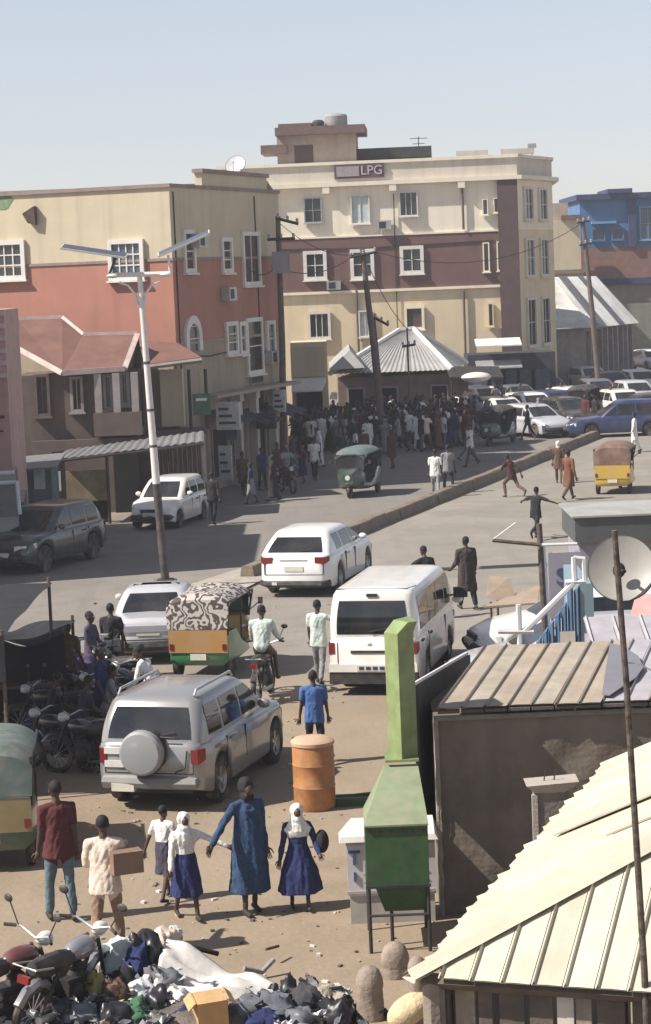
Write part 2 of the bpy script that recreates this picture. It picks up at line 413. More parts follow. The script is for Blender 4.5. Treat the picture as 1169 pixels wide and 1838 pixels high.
# air conditioners and cables on the walls
def aircon(root, mp, u, z, lab=None):
    mb = MB(STEEL); mb.mbox(mp, u - .4, u + .4, z, z + .5, .02, .36); o = mb.build('air_conditioner', root, angle=0)
    g = MB(IRON); g.mbox(mp, u - .28, u + .1, z + .07, z + .43, .36, .372); g.build('fan_grille', o, angle=0)
aircon(yb, smap, 5.0, 7.0); aircon(yb, smap, 9.4, 4.4); aircon(yb, smap, 2.2, 9.0)
for pts in ([(.03, 0, 5.2), (.03, 3, 5.0), (.03, 6, 5.1), (.03, 11, 4.8)], [(.03, 8.6, 11), (.03, 8.65, 6.5), (.03, 8.6, 3.6)], [(.03, .3, 11), (.03, .32, 3.2)]):
    mb = MB(IRON); mb.path(pts, .025, 5); mb.build('wall_cable', yb)
# hanging boards, cloth awnings and cables cluttering the ground floor
SGW = M('sign_white', (.5, .5, .5), var=.2, scale=8, streak=.3); SGK = M('sign_ink', (.05, .05, .06))
for px, y0, y1, w_, m_ in ((384, 722, 772, .9, SGW), (398, 742, 790, .5, GLASSB), (388, 800, 862, .5, SGW), (456, 742, 770, .8, SGK), (486, 700, 740, .5, SGW)):
    u, zt = local(px, y0, YL, YZ, 'side', .5); _, zb = local(px, y1, YL, YZ, 'side', .5)
    mb = MB(m_); mb.span((.6, u - w_ * .1, zb), (.6 + w_, u + w_ * .1, zt)); o = mb.build('hanging_board', yb, angle=0)
    if m_ is SGW:
        for k in range(3): mb = MB(SGK); zz = zb + (zt - zb) * (.25 + .25 * k); mb.span((.6 + w_ * .12, u - w_ * .1 - .012, zz - .05), (.6 + w_ * (.85 - .15 * k), u - w_ * .1, zz + .05)); mb.build('sign_line', o, angle=0)
for u0, u1, z in ((2.2, 4.2, 2.5), (5.2, 7.4, 2.3), (8.0, 10.4, 2.4)):
    mb = MB(M('awning_dark_cloth', (.05, .05, .065), var=.4, scale=4)); mb.grid(lambda a, b_: (.02 + 1.3 * b_, u0 + (u1 - u0) * a, z + .5 - .5 * b_ - .06 * math.sin(a * 12) * b_), 12, 4); mb.build('cloth_awning', yb)
# wall lantern and faded green emblem on the front
u, z = local(58, 388, YL, YZ, 'front')
mb = MB(CURT); mb.hexa([(u - .1, -.01, z - .25), (u + .2, -.01, z - .32), (u + .2, -.2, z - .32), (u - .1, -.2, z - .25), (u - .28, -.01, z + .1), (u + .2, -.01, z + .35), (u + .2, -.25, z + .35), (u - .28, -.25, z + .1)])
mb.build('wall_lantern', yb, angle=0)
u, z = local(4, 362, YL, YZ, 'front'); GRN = M('faded_green_paint', (.16, .24, .13), var=.4, scale=6)
mb = MB(GRN); mb.prism([(u + .42 * math.cos(k) * (1 + .2 * math.sin(3 * k)), z + .3 * math.sin(k)) for k in [i * math.pi / 9 for i in range(18)]], lambda x, zz: (x, -.012, zz), lambda x, zz: (x, -.001, zz)); mb.build('painted_emblem', yb, angle=0)
# roof dish of the corner building
def dish(name, label, loc, dia, aim, mast, mat, parent=None):
    t = thing(name, label, 'satellite dish', loc)
    mb = MB(mat); q = Vector(aim).to_track_quat('Z', 'Y').to_matrix(); R = dia / 2
    pr = [(R * k, .25 * R * k * k) for k in (.02, .25, .5, .75, .93, 1.0)] ; pr = pr + [(R * 1.0, .25 * R + .012), (R * .93, .25 * R * .865 + .014), (R * .5, .25 * R * .25 + .014), (R * .02, .016)]
    c = Vector((0, 0, mast)); mb.lathe([(r, z) for r, z in pr], c, 32, 'Z', q); d_ = mb.build('reflector', t)
    rim = MB(IRON); rim.path([c + q @ Vector((R * math.cos(k * math.pi / 16), R * math.sin(k * math.pi / 16), .25 * R)) for k in range(33)], .008 * dia / .5, 6, False); rim.build('rim', t)
    arm = MB(STEEL); e = c + q @ Vector((0, -.15 * R, R * 1.05)); arm.tube(c + q @ Vector((0, -R * .95, .23 * R)), e, .012, n=6); arm.tube(e, e - q @ Vector((0, 0, .1)), .03, n=8); arm.build('feed_arm', t)
    ms = MB(IRON); ms.tube((0, 0, 0), c - q @ Vector((0, 0, .02)), .025); ms.build('mast', t)
    return t
PALE = M('dish_grey', (.5, .5, .5), rough=.5, var=.15)
p = P(425, 318, 92); dish('satellite_dish', 'grey satellite dish on the yellow corner building roof', (p.x, p.y, 10.9), .85, (-.25, -.8, .55), p.z - 10.9 + .45, PALE)

# next house of the row, mostly hidden behind the corner building: its long shadow lies over the crowd
nb = thing('row_house', 'narrow strip of tan house showing behind the corner building by the crooked pole', 'building', (-1.95, 92.5, 0), 0)
NBM = M('row_house_render', (.36, .29, .20), var=.18, scale=.7, streak=.4)
mb = MB(NBM); mb.prism([(-12, 0), (0, 0), (0.1, 14), (-12, 14)], lambda x, y: (x, y, 0), lambda x, y: (x, y, 11.6)); mb.build('wall', nb, angle=0)
mb = MB(COP); mb.prism([(-12, -.1), (.1, -.1), (0.2, 14.1), (-12, 14.1)], lambda x, y: (x, y, 11.6), lambda x, y: (x, y, 11.75)); mb.build('coping', nb, angle=0)
for y in (2, 8): window_uz(nb, smap, y, y + 2.5, 7, 8.6, .12, (2, 2)); window_uz(nb, smap, y, y + 3, 0.1, 2.5, .12, (1, 1), TAN, DARK, off=.05, sill=False, name='shop_door')

# ------------------------------------------------------------------ beige and brown apartment block
BL = P(940, 700, 127); BL = (BL.x, BL.y, 0.0); BZ = math.radians(-3.0)
bb = thing('apartment_block', 'tall beige apartment block with a wide brown middle band and roof penthouse', 'building', BL, BZ)
BEI = M('beige_render', (.64, .53, .36), var=.1, scale=.4, streak=.2); CRE = M('cream_render', (.76, .69, .56), var=.08, scale=.4, streak=.22)
BRN = M('brown_render', (.15, .085, .075), var=.14, scale=.4, streak=.2); PAR = M('parapet_grey', (.56, .51, .43), var=.12, scale=.5, streak=.3); BRD = M('brown_pillar', (.10, .062, .06), var=.15)
SD = Vector((.355, .935)).normalized()
fp = [(-17, 0), (0, 0), (SD.x * 6.4, SD.y * 6.4), (SD.x * 6.4, 14), (-17, 14)]
for mat, z0, z1 in ((BEI, 0, 9.9), (CRE, 9.9, 12.8), (PAR, 12.8, 14.0)):
    mb = MB(mat); mb.prism(fp, lambda x, y: (x, y, z0), lambda x, y: (x, y, z1)); mb.build('wall', bb, angle=0)
bandbox(bb, BRN, (-17, -.06, 6.85), (-1.15, 0, 9.85), 'wall_band')
def ring(z0, z1, o, mat, nm):
    mb = MB(mat); fo = [(-17, -o), (o * .6, -o), (SD.x * 6.4 + o, SD.y * 6.4 - o * .3), (SD.x * 6.4 + o, 14), (-17, 14)]
    mb.prism(fo, lambda x, y: (x, y, z0), lambda x, y: (x, y, z1)); mb.build(nm, bb, angle=0)
ring(12.72, 12.95, .4, CRE, 'cornice'); ring(13.95, 14.12, .12, CRE, 'coping')
bandbox(bb, CRE, (-17, -.18, 6.7), (-1.15, 0, 6.85), 'string_course'); bandbox(bb, CRE, (-17, -.1, 9.85), (-1.15, 0, 9.95), 'string_course')
bandbox(bb, BRD, (-1.15, -.3, 0), (-.02, .001, 12.7), 'pillar')
for k in range(4):
    u, _ = local((585, 705, 828, 470)[k], 330, BL, BZ, 'front'); bandbox(bb, CRE, (u - .2, -.38, 12.35), (u + .2, 0, 12.72), 'corbel')
for u0, u1 in ((-3.4, -1.6), (-.9, 1.0)): bandbox(bb, PAR, (u0, -.1, 14.12), (u1, .4, 14.42), 'parapet_block')
FR2 = M('window_frame_cream', (.62, .57, .5), var=.12)
for r, fw, br, pn, fr in (((546, 355, 578, 400), .06, (2, 2), GLASS, STEEL), ((630, 350, 664, 402), .06, (2, 1), PALEC, WHITE), ((717, 344, 750, 388), .06, (3, 1), GLASS, WHITE),
        ((866, 357, 876, 386), .05, (1, 1), GLASSB, CRE), ((886, 355, 896, 382), .05, (1, 1), GLASSB, CRE),
        ((545, 450, 587, 503), .2, (2, 2), GLASS, WHITE), ((629, 447, 672, 502), .2, (2, 2), GLASS, WHITE), ((718, 441, 761, 492), .2, (2, 2), GLASS, WHITE),
        ((867, 435, 879, 488), .07, (1, 1), GLASS, CRE), ((892, 433, 904, 486), .07, (1, 1), GLASS, CRE),
        ((553, 559, 594, 609), .15, (3, 1), GLASS, FR2), ((644, 557, 668, 605), .08, (2, 1), PALEC, FR2), ((726, 549, 762, 592), .15, (1, 1), CURT, CRE),
        ((876, 544, 886, 586), .06, (1, 1), GLASS, BEI), ((899, 543, 908, 586), .06, (1, 1), GLASS, BEI)):
    window(bb, BL, BZ, 'front', r, fw, br, fr, pn, off=.06)
PIPE = M('drain_pipe', (.12, .09, .08))
for px, y0, y1 in ((832, 522, 700), (829, 318, 412), (640, 520, 640)):
    u, zt = local(px, y0, BL, BZ, 'front'); _, zb = local(px, y1, BL, BZ, 'front'); mb = MB(PIPE); mb.tube((u, -.14, max(.1, zb)), (u, -.14, zt), .07); mb.build('drain_pipe', bb)
# windows of the short street side
def bmap(u, z, o): return (SD.x * u + SD.y * o, SD.y * u - SD.x * o, z)
for u0, u1 in ((.9, 2.5), (3.6, 5.1)):
    for z0, z1 in ((10.4, 12.3), (7.2, 9.4), (3.2, 6.0)):
        window_uz(bb, bmap, u0, u1, z0, z1, .12, (2, 2), FR2, GLASS if z0 > 4 else DARK, sill=True)
# penthouse, slabs, tank, dark roof sheet
def pbox(px0, px1, y, d, dep, z0, z1, mat, nm, parent=bb):
    a, b = P(px0, y, d), P(px1, y, d); R = Matrix.Rotation(-BZ, 3, 'Z'); a = R @ (a - Vector(BL)); b = R @ (b - Vector(BL))
    return bandbox(parent, mat, (a.x, a.y, z0), (b.x, a.y + dep, z1), nm)
PENT = M('penthouse_render', (.40, .32, .26), var=.12, streak=.3); SLAB = M('slab_brown', (.155, .10, .09), var=.2)
pbox(498, 640, 280, 129, 4, 14.0, 15.75, PENT, 'penthouse_wall'); pbox(468, 515, 268, 128.4, 3, 14.75, 15.25, SLAB, 'roof_slab'); pbox(494, 656, 252, 128.2, 5, 15.75, 16.2, SLAB, 'roof_slab')
pbox(500, 560, 245, 129, 3, 16.2, 16.45, SLAB, 'roof_slab')
pbox(529, 563, 282, 128.93, .12, 14.2, 15.2, BRD, 'penthouse_window')
pbox(622, 775, 276, 129.5, 3, 14.3, 14.9, IRON, 'roof_sheet')
wt = P(604, 238, 130); mb = MB(M('tank_grey', (.30, .29, .28), var=.25)); mb.lathe([(.02, 0), (.62, 0), (.66, .1), (.66, .62), (.58, .72), (.22, .8), (.02, .82)], (0, 0, 0), 20)
tk = mb.build('water_tank', None, (wt.x, wt.y, 16.2)); tag(tk, 'grey water tank on the penthouse roof of the beige block', 'water tank')
mb = MB(M('tank_black', (.05, .05, .05))); mb.lathe([(.02, 0), (.34, 0), (.36, .3), (.25, .42), (.02, .45)], (0, 0, 0), 14); w2 = P(572, 238, 129.6); tk = mb.build('water_tank', None, (w2.x, w2.y, 16.2)); tag(tk, 'small black tank left of the grey water tank on the penthouse', 'water tank')
p = P(955, 282, 129); mb = MB(STEEL); mb.tube((0, 0, 0), (0, 0, .6), .04); mb.box((0, -.1, .55), (.5, .2, .25)); tag(mb.build('floodlight', None, (p.x, p.y, 14.1)), 'small floodlight standing on the beige block roof corner', 'floodlight')
for px, py in ((600, 520), (770, 630), (690, 412)):
    u, z = local(px, py, BL, BZ, 'front'); aircon(bb, lambda a, b_, o: (a, -o - .06, b_), u, z)
for pts in ([(-17, -.1, 9.4), (-9, -.1, 9.2), (-1.4, -.1, 9.35)], [(-7, -.1, 12.2), (-7.05, -.1, 3)]):
    mb = MB(IRON); mb.path(pts, .03, 5); mb.build('wall_cable', bb)
for x, h in ((-13, 2.0), (-5.5, 1.5)):
    mb = MB(IRON); mb.tube((x, 3, 14), (x, 3, 14 + h), .03, n=5); mb.tube((x - .5, 3, 13.9 + h), (x + .5, 3, 13.9 + h), .02, n=5); mb.tube((x - .35, 3, 13.6 + h), (x + .35, 3, 13.6 + h), .02, n=5); mb.build('roof_aerial', bb)
# name board on the parapet (mostly illegible in the photograph)
u0, z1 = local(600, 296, BL, BZ, 'front'); u1, z0 = local(690, 318, BL, BZ, 'front')
SIGNB = M('sign_border', (.10, .055, .07)); SIGNP = M('sign_grey', (.30, .26, .28), var=.2, scale=8)
sg = MB(SIGNB); um = u0 + (u1 - u0) * .5
sg.span((u0, -.16, z0), (u1, -.0, z1)); sb = sg.build('name_board', bb, angle=0)
bandbox(sb, SIGNP, (u0 + .12, -.19, z0 + .12), (um, -.16, z1 - .12), 'sign_panel')
text(sb, 'LPG', (z1 - z0) * .9, M('sign_letter', (.42, .38, .38)), ((um + u1) / 2, -.17, (z0 + z1) / 2), (math.pi / 2, 0, 0))

# ------------------------------------------------------------------ brown roofed house, pink building on the left
ROOFB = M('brown_roof', (.17, .085, .065), var=.22, scale=1.2, streak=.2, bump=.15); ROOFE = M('roof_edge_pale', (.50, .40, .36), var=.2)
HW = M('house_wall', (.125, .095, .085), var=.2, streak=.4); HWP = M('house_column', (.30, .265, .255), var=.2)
hl = P(150, 850, 77); hl = Vector((hl.x, hl.y, 0))
bh = thing('brown_roof_house', 'two storey house with sagging brown roof and pale roof edges, left of the lamp', 'house', hl, 0)
def hp(px, y, d): return P(px, y, d) - hl
E1, E2, E3 = hp(22, 618, 77.5), hp(112, 668, 76), hp(224, 660, 76.4)
R1, R2, R3, R4 = hp(30, 572, 79.5), hp(112, 569, 79.5), hp(150, 600, 78.7), hp(247, 598, 78.7)
dn = Vector((0, 0, -.12))
mb = MB(ROOFB)
for q in ([E1, E2, R3, R2, R1], [E2, E3, R4, R3]):
    n = len(q); mb.add(q + [p + dn for p in q], [tuple(range(n)), tuple(range(2 * n - 1, n - 1, -1))] + [(i, i + n, (i + 1) % n + n, (i + 1) % n) for i in range(n)])
bk = Vector((0, 2.2, -1.2)); mb.add([R1, R2, R2 + bk, R1 + bk], [(0, 1, 2, 3)]); mb.add([R2, R3, R4, R4 + bk, R3 + bk, R2 + bk], [(0, 1, 4, 5), (1, 2, 3, 4)])
mb.build('roof', bh, angle=0)
for p, q in ((E1, E2), (E2, E3), (R3, R4), (R4, E3), (R1, R2), (R2, R3)):
    mb = MB(ROOFE); d = (q - p).normalized(); c = (p + q) / 2 + Vector((0, -.04, -.03)); yax = Vector((0, 1, 0)); zax = d.cross(yax).normalized()
    mb.box(c, ((q - p).length, .1, .18), R=Matrix((d, zax.cross(d), zax)).transposed()); mb.build('barge_board', bh, angle=0)
HZ = 4.78
xw0, xw1 = hp(36, 850, 77).x, hp(250, 850, 77).x
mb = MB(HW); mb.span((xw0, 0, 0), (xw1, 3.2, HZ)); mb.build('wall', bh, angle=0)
mb = MB(HW); mb.add([R4 + dn, E3 + dn, Vector((E3.x, 3, HZ)), Vector((R4.x, 3, HZ))], [(0, 1, 2, 3)]); mb.build('gable', bh, angle=0)
for r, pn in (((62, 672, 90, 748), CURT), ((126, 676, 150, 740), CURT), ((186, 672, 203, 735), GLASS), ((216, 668, 233, 728), GLASS)):
    xa, xb = hp(r[0], 700, 77).x, hp(r[2], 700, 77).x; zt, zb = hp(r[0], r[1], 77).z, hp(r[0], r[3], 77).z
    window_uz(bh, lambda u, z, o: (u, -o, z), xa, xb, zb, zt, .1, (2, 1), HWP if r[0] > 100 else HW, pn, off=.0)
for px in (176, 209, 242):
    x = hp(px, 700, 76.2).x; mb = MB(HWP); mb.span((x - .12, -.85, 2.9), (x + .12, -.62, HZ)); mb.build('column', bh, angle=0)
mb = MB(HW); mb.span((hp(165, 700, 76).x, -.95, 2.65), (hp(252, 700, 76).x, 0, 2.9)); mb.span((hp(165, 700, 76).x, -.95, 2.9), (hp(252, 700, 76).x, -.87, 3.45)); mb.build('balcony', bh, angle=0)
# lean-to porch roof right of the house
pl = P(305, 850, 79); pl = Vector((pl.x, pl.y, 0))
po = thing('porch', 'small brown roofed porch on posts between the brown house and the corner building', 'porch', pl, 0)
def pp(px, y, d): return P(px, y, d) - pl
mb = MB(ROOFB); q = [pp(254, 655, 77.5), pp(362, 641, 78.2), pp(318, 615, 79.8), pp(262, 612, 79.8)]
mb.add(q + [p + dn * 1.6 for p in q], [(0, 1, 2, 3), (7, 6, 5, 4)] + [(i, i + 4, (i + 1) % 4 + 4, (i + 1) % 4) for i in range(4)]); mb.build('roof', po, angle=0)
mb = MB(M('fascia_grey', (.25, .22, .2))); p, q_ = q[0] + Vector((0, -.05, -.1)), q[1] + Vector((0, -.05, -.1)); mb.tube(p, q_, .08, n=4); mb.build('fascia', po, angle=0)
mb = MB(YEL); mb.span((pp(288, 700, 79).x, .0, 2.7), (pp(328, 700, 79).x, .9, 4.7)); mb.build('wall', po, angle=0)
mb = MB(HW); mb.span((pp(258, 700, 78.5).x, -.5, 0), (pp(366, 700, 78.5).x, .8, 2.6)); mb.build('lower_wall', po, angle=0)
for px in (340, 370):
    x = pp(px, 700, 78.6).x; mb = MB(IRON); mb.tube((x, -.35, 2.6), (x, -.35, 4.7), .06); mb.build('post', po)
x0, x1 = pp(344, 700, 78).x, pp(376, 700, 78).x
mb = MB(M('sign_green', (.07, .14, .09), var=.3)); mb.span((0, 0, 0), (x1 - x0, .08, .75)); g = mb.build('shop_sign', None, (pl.x + x0, pl.y - .65, 3.1), angle=0); tag(g, 'small dark green shop sign hanging under the porch', 'sign')
gp = MB(WHITE); gp.span((.12, -.012, .5), (x1 - x0 - .12, 0, .6)); gp.build('painted_stripe', g, angle=0)

PINK = M('pink_render', (.45, .30, .27), var=.12, streak=.3); PINKB = M('pink_board', (.52, .32, .33), var=.15); PINKW = M('pale_board', (.58, .48, .46), var=.15)
fr = P(40, 700, 66.0)
pk = thing('pink_building', 'pink building with horizontal boards at the left edge', 'building', (fr.x - .42, 66.0, 0), 0)
bandbox(pk, PINK, (-9, .03, 0), (0, 3.2, 7.2)); bandbox(pk, PINK, (-9, -7.6, 0), (-.5, .02, 8.3))
for i in range(11):
    z = 5.2 + i * .182
    mb = MB(PINKB if i % 2 else PINKW); mb.hexa([(-.49, -.1, z), (.02, -.1, z), (.02, .03, z), (-.49, .03, z), (-.49, -.02, z + .176), (.02, -.02, z + .176), (.02, .03, z + .176), (-.49, .03, z + .176)]); mb.build('cladding_board', pk, angle=0)
mb = MB(IRON); mb.span((-.4, -.05, 4.0), (-.15, .03, 4.08)); mb.build('vent', pk, angle=0)
mb = MB(IRON); mb.span((-.4, -.05, 3.6), (-.2, .03, 3.64)); mb.build('vent', pk, angle=0)

# ------------------------------------------------------------------ shop row under the houses
CORR = M('rusty_corrugated', (.17, .13, .115), rough=.75, var=.35, scale=1.2, streak=.5); CORG = M('grey_corrugated', (.17, .165, .165), rough=.6, var=.25, scale=1, streak=.4)
def corrugated(mb, A, B, C, D, n, amp):      # A-B eave, D-C ridge, ribs run from eave to ridge
    A, B, C, D = map(Vector, (A, B, C, D)); nrm = (B - A).cross(D - A).normalized()
    pat = (0, 0, 1, 1)
    N = n * 4
    mb.grid(lambda u, v: (A * (1 - u) + B * u) * (1 - v) + (D * (1 - u) + C * u) * v + nrm * amp * pat[int(round(u * N)) % 4], N, 1)
    return mb
so_ = P(200, 850, 74); so_ = Vector((so_.x, so_.y, 0))
sr = thing('shop_row', 'row of dark lock-up shops with corrugated awning below the brown roofed house', 'shops', so_, 0)
def sp(px, y, d): return P(px, y, d) - so_
AW0, AW1 = sp(92, 826, 72.3), sp(366, 793, 73.3)
mb = MB(CORG); corrugated(mb, AW0, AW1, sp(366, 774, 76.2), sp(120, 808, 75.2), 18, .03); mb.build('awning', sr, angle=0)
mb = MB(IRON); mb.tube(AW0 + Vector((0, -.02, -.06)), AW1 + Vector((0, -.02, -.06)), .05, n=6); mb.build('awning_beam', sr)
def shopbox(px0, px1, d, z0, z1, mat, nm, dep=.12):
    a, b = sp(px0, 850, d), sp(px1, 850, d); mb = MB(mat); mb.span((a.x, a.y, z0), (b.x, a.y + dep, z1)); return mb.build(nm, sr, angle=0)
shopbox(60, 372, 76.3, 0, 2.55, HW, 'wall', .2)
shopbox(118, 190, 73.0, .75, 1.75, M('tan_panel', (.22, .17, .10), var=.3, streak=.4), 'counter_panel'); shopbox(118, 190, 73.15, 0, .75, DARK, 'counter')
shopbox(205, 250, 76.1, 0, 2.2, DARK, 'doorway', .18); shopbox(95, 116, 75.9, 0, 2.2, DARK, 'doorway', .18)
a, b = sp(286, 850, 75.8), sp(364, 850, 75.8)
NP = 9
for k in range(NP):
    w = (b.x - a.x) / NP; mb = MB(CORR); corrugated(mb, (a.x + k * w + .01, a.y, 0), (a.x + (k + 1) * w - .01, a.y, 0), (a.x + (k + 1) * w - .01, a.y + .02, 2.45), (a.x + k * w + .01, a.y + .02, 2.45), 2, .045); mb.build('shutter_panel', sr, (0, rnd.uniform(-.03, .03), 0), angle=0)
for px in (100, 190, 272, 364):
    f = (px - 92) / 274; q_ = AW0.lerp(AW1, f); mb = MB(HWP if px > 300 else IRON); mb.tube((q_.x, q_.y + .08, 0), (q_.x, q_.y + .08, q_.z - .05), .055); mb.build('post', sr)
mb = MB(PALEC); q_ = sp(100, 850, 73.2); mb.span((q_.x, q_.y, 1.1), (q_.x + .16, q_.y + .05, 1.75)); mb.build('notice', sr, angle=0)
# dark kiosk at the left end of the row
kp = Vector((P(45, 900, 69.5).x, 69.5, 0))
kk = thing('roadside_kiosk', 'dark blue grey roadside kiosk behind the dark green car', 'kiosk', kp, 0)
KB = M('kiosk_blue_grey', (.10, .13, .15), var=.3, streak=.3)
x0, x1 = P(-20, 850, 69.5).x - kp.x, P(90, 850, 69.5).x - kp.x
mb = MB(KB); mb.span((x0, .3, 0), (x1, 2.2, 2.2)); mb.build('body', kk, angle=0)
mb = MB(CORG); mb.hexa([(x0, -.5, 2.1), (x1 + .25, -.5, 2.2), (x1 + .25, 2.4, 2.4), (x0, 2.4, 2.3), (x0, -.5, 2.16), (x1 + .25, -.5, 2.26), (x1 + .25, 2.4, 2.46), (x0, 2.4, 2.36)]); mb.build('roof', kk, angle=0)
mb = MB(PALEC); mb.span((x1 - .55, .26, 1.5), (x1 - .2, .3, 2.2)); mb.build('poster', kk, angle=0)

# ------------------------------------------------------------------ hip roofed house in front of the block
MROOF = M('metal_roof_grey', (.33, .32, .31), rough=.55, var=.2, scale=.8, streak=.3); MCAP = M('ridge_cap_pale', (.66, .63, .6), rough=.5, var=.15)
hh = P(700, 760, 112); hh = Vector((hh.x, hh.y, 0))
hr = thing('hip_roof_house', 'low house with grey hipped metal roof and white ridge caps', 'house', hh, 0)
def hq(px, y, d): return P(px, y, d) - hh
FL, FR, BR_, BL_ = hq(592, 672, 111), hq(812, 664, 112), hq(838, 652, 121), hq(640, 655, 121)
RA, RB = hq(716, 594, 116), hq(742, 591, 116.5)
def rib_face(mb, a, b, c, d, n):
    corrugated(mb, a, b, c, d, n, .03)
mb = MB(MROOF); rib_face(mb, FL, FR, RB, RA, 24); rib_face(mb, FR, BR_, RB + Vector((.01, 0, 0)), RB, 14); rib_face(mb, BL_, FL, RA, RA - Vector((.01, 0, 0)), 12); mb.add([BR_, BL_, RA, RB], [(0, 1, 2, 3)]); mb.build('roof', hr, angle=0)
mb = MB(MCAP)
for p, q in ((RA, RB), (RB, FR), (RB, BR_), (RA, FL)): mb.tube(p + Vector((0, 0, .04)), q + Vector((0, 0, .04)), .13, n=6)
mb.build('ridge_cap', hr)
g1, g2, g3 = hq(592, 664, 110.5), hq(655, 660, 110.5), hq(628, 628, 111)
mb = MB(MROOF); bk = Vector((0, 4, .2)); mb.add([g1, g3, g3 + bk, g1 + bk, g2, g2 + bk], [(0, 1, 2, 3), (1, 4, 5, 2)]); mb.add([g1, g2, g3], [(0, 1, 2)]); mb.build('gable', hr, angle=0)
mb = MB(M('hip_house_wall', (.20, .145, .12), var=.2, streak=.4)); mb.span((FL.x + .4, .2, 0), (FR.x + .8, 7, 2.62)); mb.build('wall', hr, angle=0)
for px in (640, 700, 790):
    x = hq(px, 720, 111.8).x; window_uz(hr, lambda u, z, o: (u, .2 - o, z), x - .45, x + .45, 0.1 if px == 700 else 1.0, 2.1, .08, (1, 1), HWP, DARK, sill=False)
rx = thing('side_awning', 'flat dark awning with bright edge right of the hipped roof', 'awning', (P(860, 700, 110).x, 110, 0), 0)
x0, x1 = P(808, 700, 110).x - rx.location.x, P(905, 700, 110).x - rx.location.x
mb = MB(IRON); mb.hexa([(x0, 0, 2.45), (x1, 0, 2.35), (x1, 3, 2.75), (x0, 3, 2.85), (x0, 0, 2.55), (x1, 0, 2.45), (x1, 3, 2.85), (x0, 3, 2.95)]); mb.build('canopy', rx, angle=0)
mb = MB(MCAP); mb.ell((x0 + 1.3, -.2, 2.5), (.75, .5, .25)); mb.build('tarpaulin', rx)
for x in (x0 + .1, x1 - .1): mb = MB(IRON); mb.tube((x, .1, 0), (x, .1, 2.45), .05); mb.build('post', rx)
# small cream stall left of it
cs = thing('cream_stall', 'cream shop front with white awning beside the corner building', 'shop', (P(556, 760, 106).x, 106, 0), 0)
x0, x1 = P(524, 700, 106).x - cs.location.x, P(590, 700, 106).x - cs.location.x
bandbox(cs, BEI, (x0, .6, 0), (x1, 5, 4.6), 'wall'); bandbox(cs, YEL, (x0, .45, 3.0), (x1 - .15, .6, 4.4), 'parapet_panel')
mb = MB(MCAP); mb.hexa([(x0, -.9, 2.35), (x1 - .3, -.9, 2.35), (x1 - .1, .45, 2.75), (x0, .45, 2.75), (x0, -.9, 2.43), (x1 - .3, -.9, 2.43), (x1 - .1, .45, 2.95), (x0, .45, 2.95)]); mb.build('awning', cs, angle=0)
bandbox(cs, DARK, (x0 + .2, .55, .1), (x1 - .3, .62, 2.3), 'shop_opening')
# awnings and dark shop fronts at the foot of the block, right
ds = thing('shop_building', 'dark shop fronts with pale awning at the foot of the brown pillar', 'shops', (P(930, 700, 122).x, 122, 0), 0)
x0, x1 = P(842, 700, 122).x - ds.location.x, P(1000, 700, 122).x - ds.location.x
bandbox(ds, M('shop_dark', (.035, .035, .045), var=.4, scale=2), (x0, .4, 0), (x1, 3.5, 3.1), 'wall')
xa, xb = P(858, 700, 121).x - ds.location.x, P(940, 700, 121).x - ds.location.x
for z, m_ in ((3.55, MCAP), (2.35, STEEL)):
    mb = MB(m_); mb.hexa([(xa, -.8, z), (xb, -.8, z), (xb, .4, z + .35), (xa, .4, z + .35), (xa, -.8, z + .07), (xb, -.8, z + .07), (xb, .4, z + .42), (xa, .4, z + .42)]); mb.build('awning', ds, angle=0)
for k in range(5):
    x = x0 + .8 + k * (x1 - x0 - 1.6) / 4; bandbox(ds, M('shutter_blue', (.06, .07, .1), var=.3), (x - .55, .3, .1), (x + .45, .4, 2.2), 'shutter')
# ------------------------------------------------------------------ white roofed shed and far buildings on the right
WROOF = M('white_metal_roof', (.62, .60, .56), rough=.5, var=.2, scale=.7, streak=.35)
ws = P(1060, 690, 142); ws = Vector((ws.x, ws.y, 0)); wz = thing('white_roof_shed', 'long shed with white metal roof and pilastered wall on the right', 'shed', ws, 0)
def wq(px, y, d): return P(px, y, d) - ws
a, b, c, d_, e = wq(984, 590, 139), wq(1062, 589, 140), wq(1147, 580, 158), wq(1070, 496, 162), wq(992, 498, 151)
mb = MB(WROOF); corrugated(mb, a, b, e + Vector((.05, 0, 0)), e, 22, .04); corrugated(mb, b, c, d_, e, 34, .04); mb.build('roof', wz, angle=0)
mb = MB(CORG)
for f0, f1 in ((.12, .3), (.55, .68)):
    n = Vector((0, 0, .07)); mb.add([b.lerp(c, f0) + n, b.lerp(c, f1) + n, e.lerp(d_, f1) + n, e.lerp(d_, f0) + n], [(0, 1, 2, 3)])
mb.build('rusted_sheet', wz, angle=0)
WW = M('shed_wall', (.25, .22, .19), var=.2, streak=.5)
mb = MB(WW); w0, w1 = Vector((b.x - .4, b.y + .6, 0)), Vector((c.x - .5, c.y + .6, 0)); w2 = Vector((a.x + .2, a.y + .8, 0)); up = Vector((0, 0, 3.7))
mb.add([w2, w0, w1, w1 + Vector((-4, 8, 0)), w2 + Vector((0, 14, 0))] + [p + up for p in (w2, w0, w1, w1 + Vector((-4, 8, 0)), w2 + Vector((0, 14, 0)))], [(0, 1, 6, 5), (1, 2, 7, 6), (2, 3, 8, 7), (3, 4, 9, 8), (4, 0, 5, 9), (5, 6, 7, 8, 9)]); mb.build('wall', wz, angle=0)
dw = (w1 - w0); nw = Vector((dw.y, -dw.x, 0)).normalized()
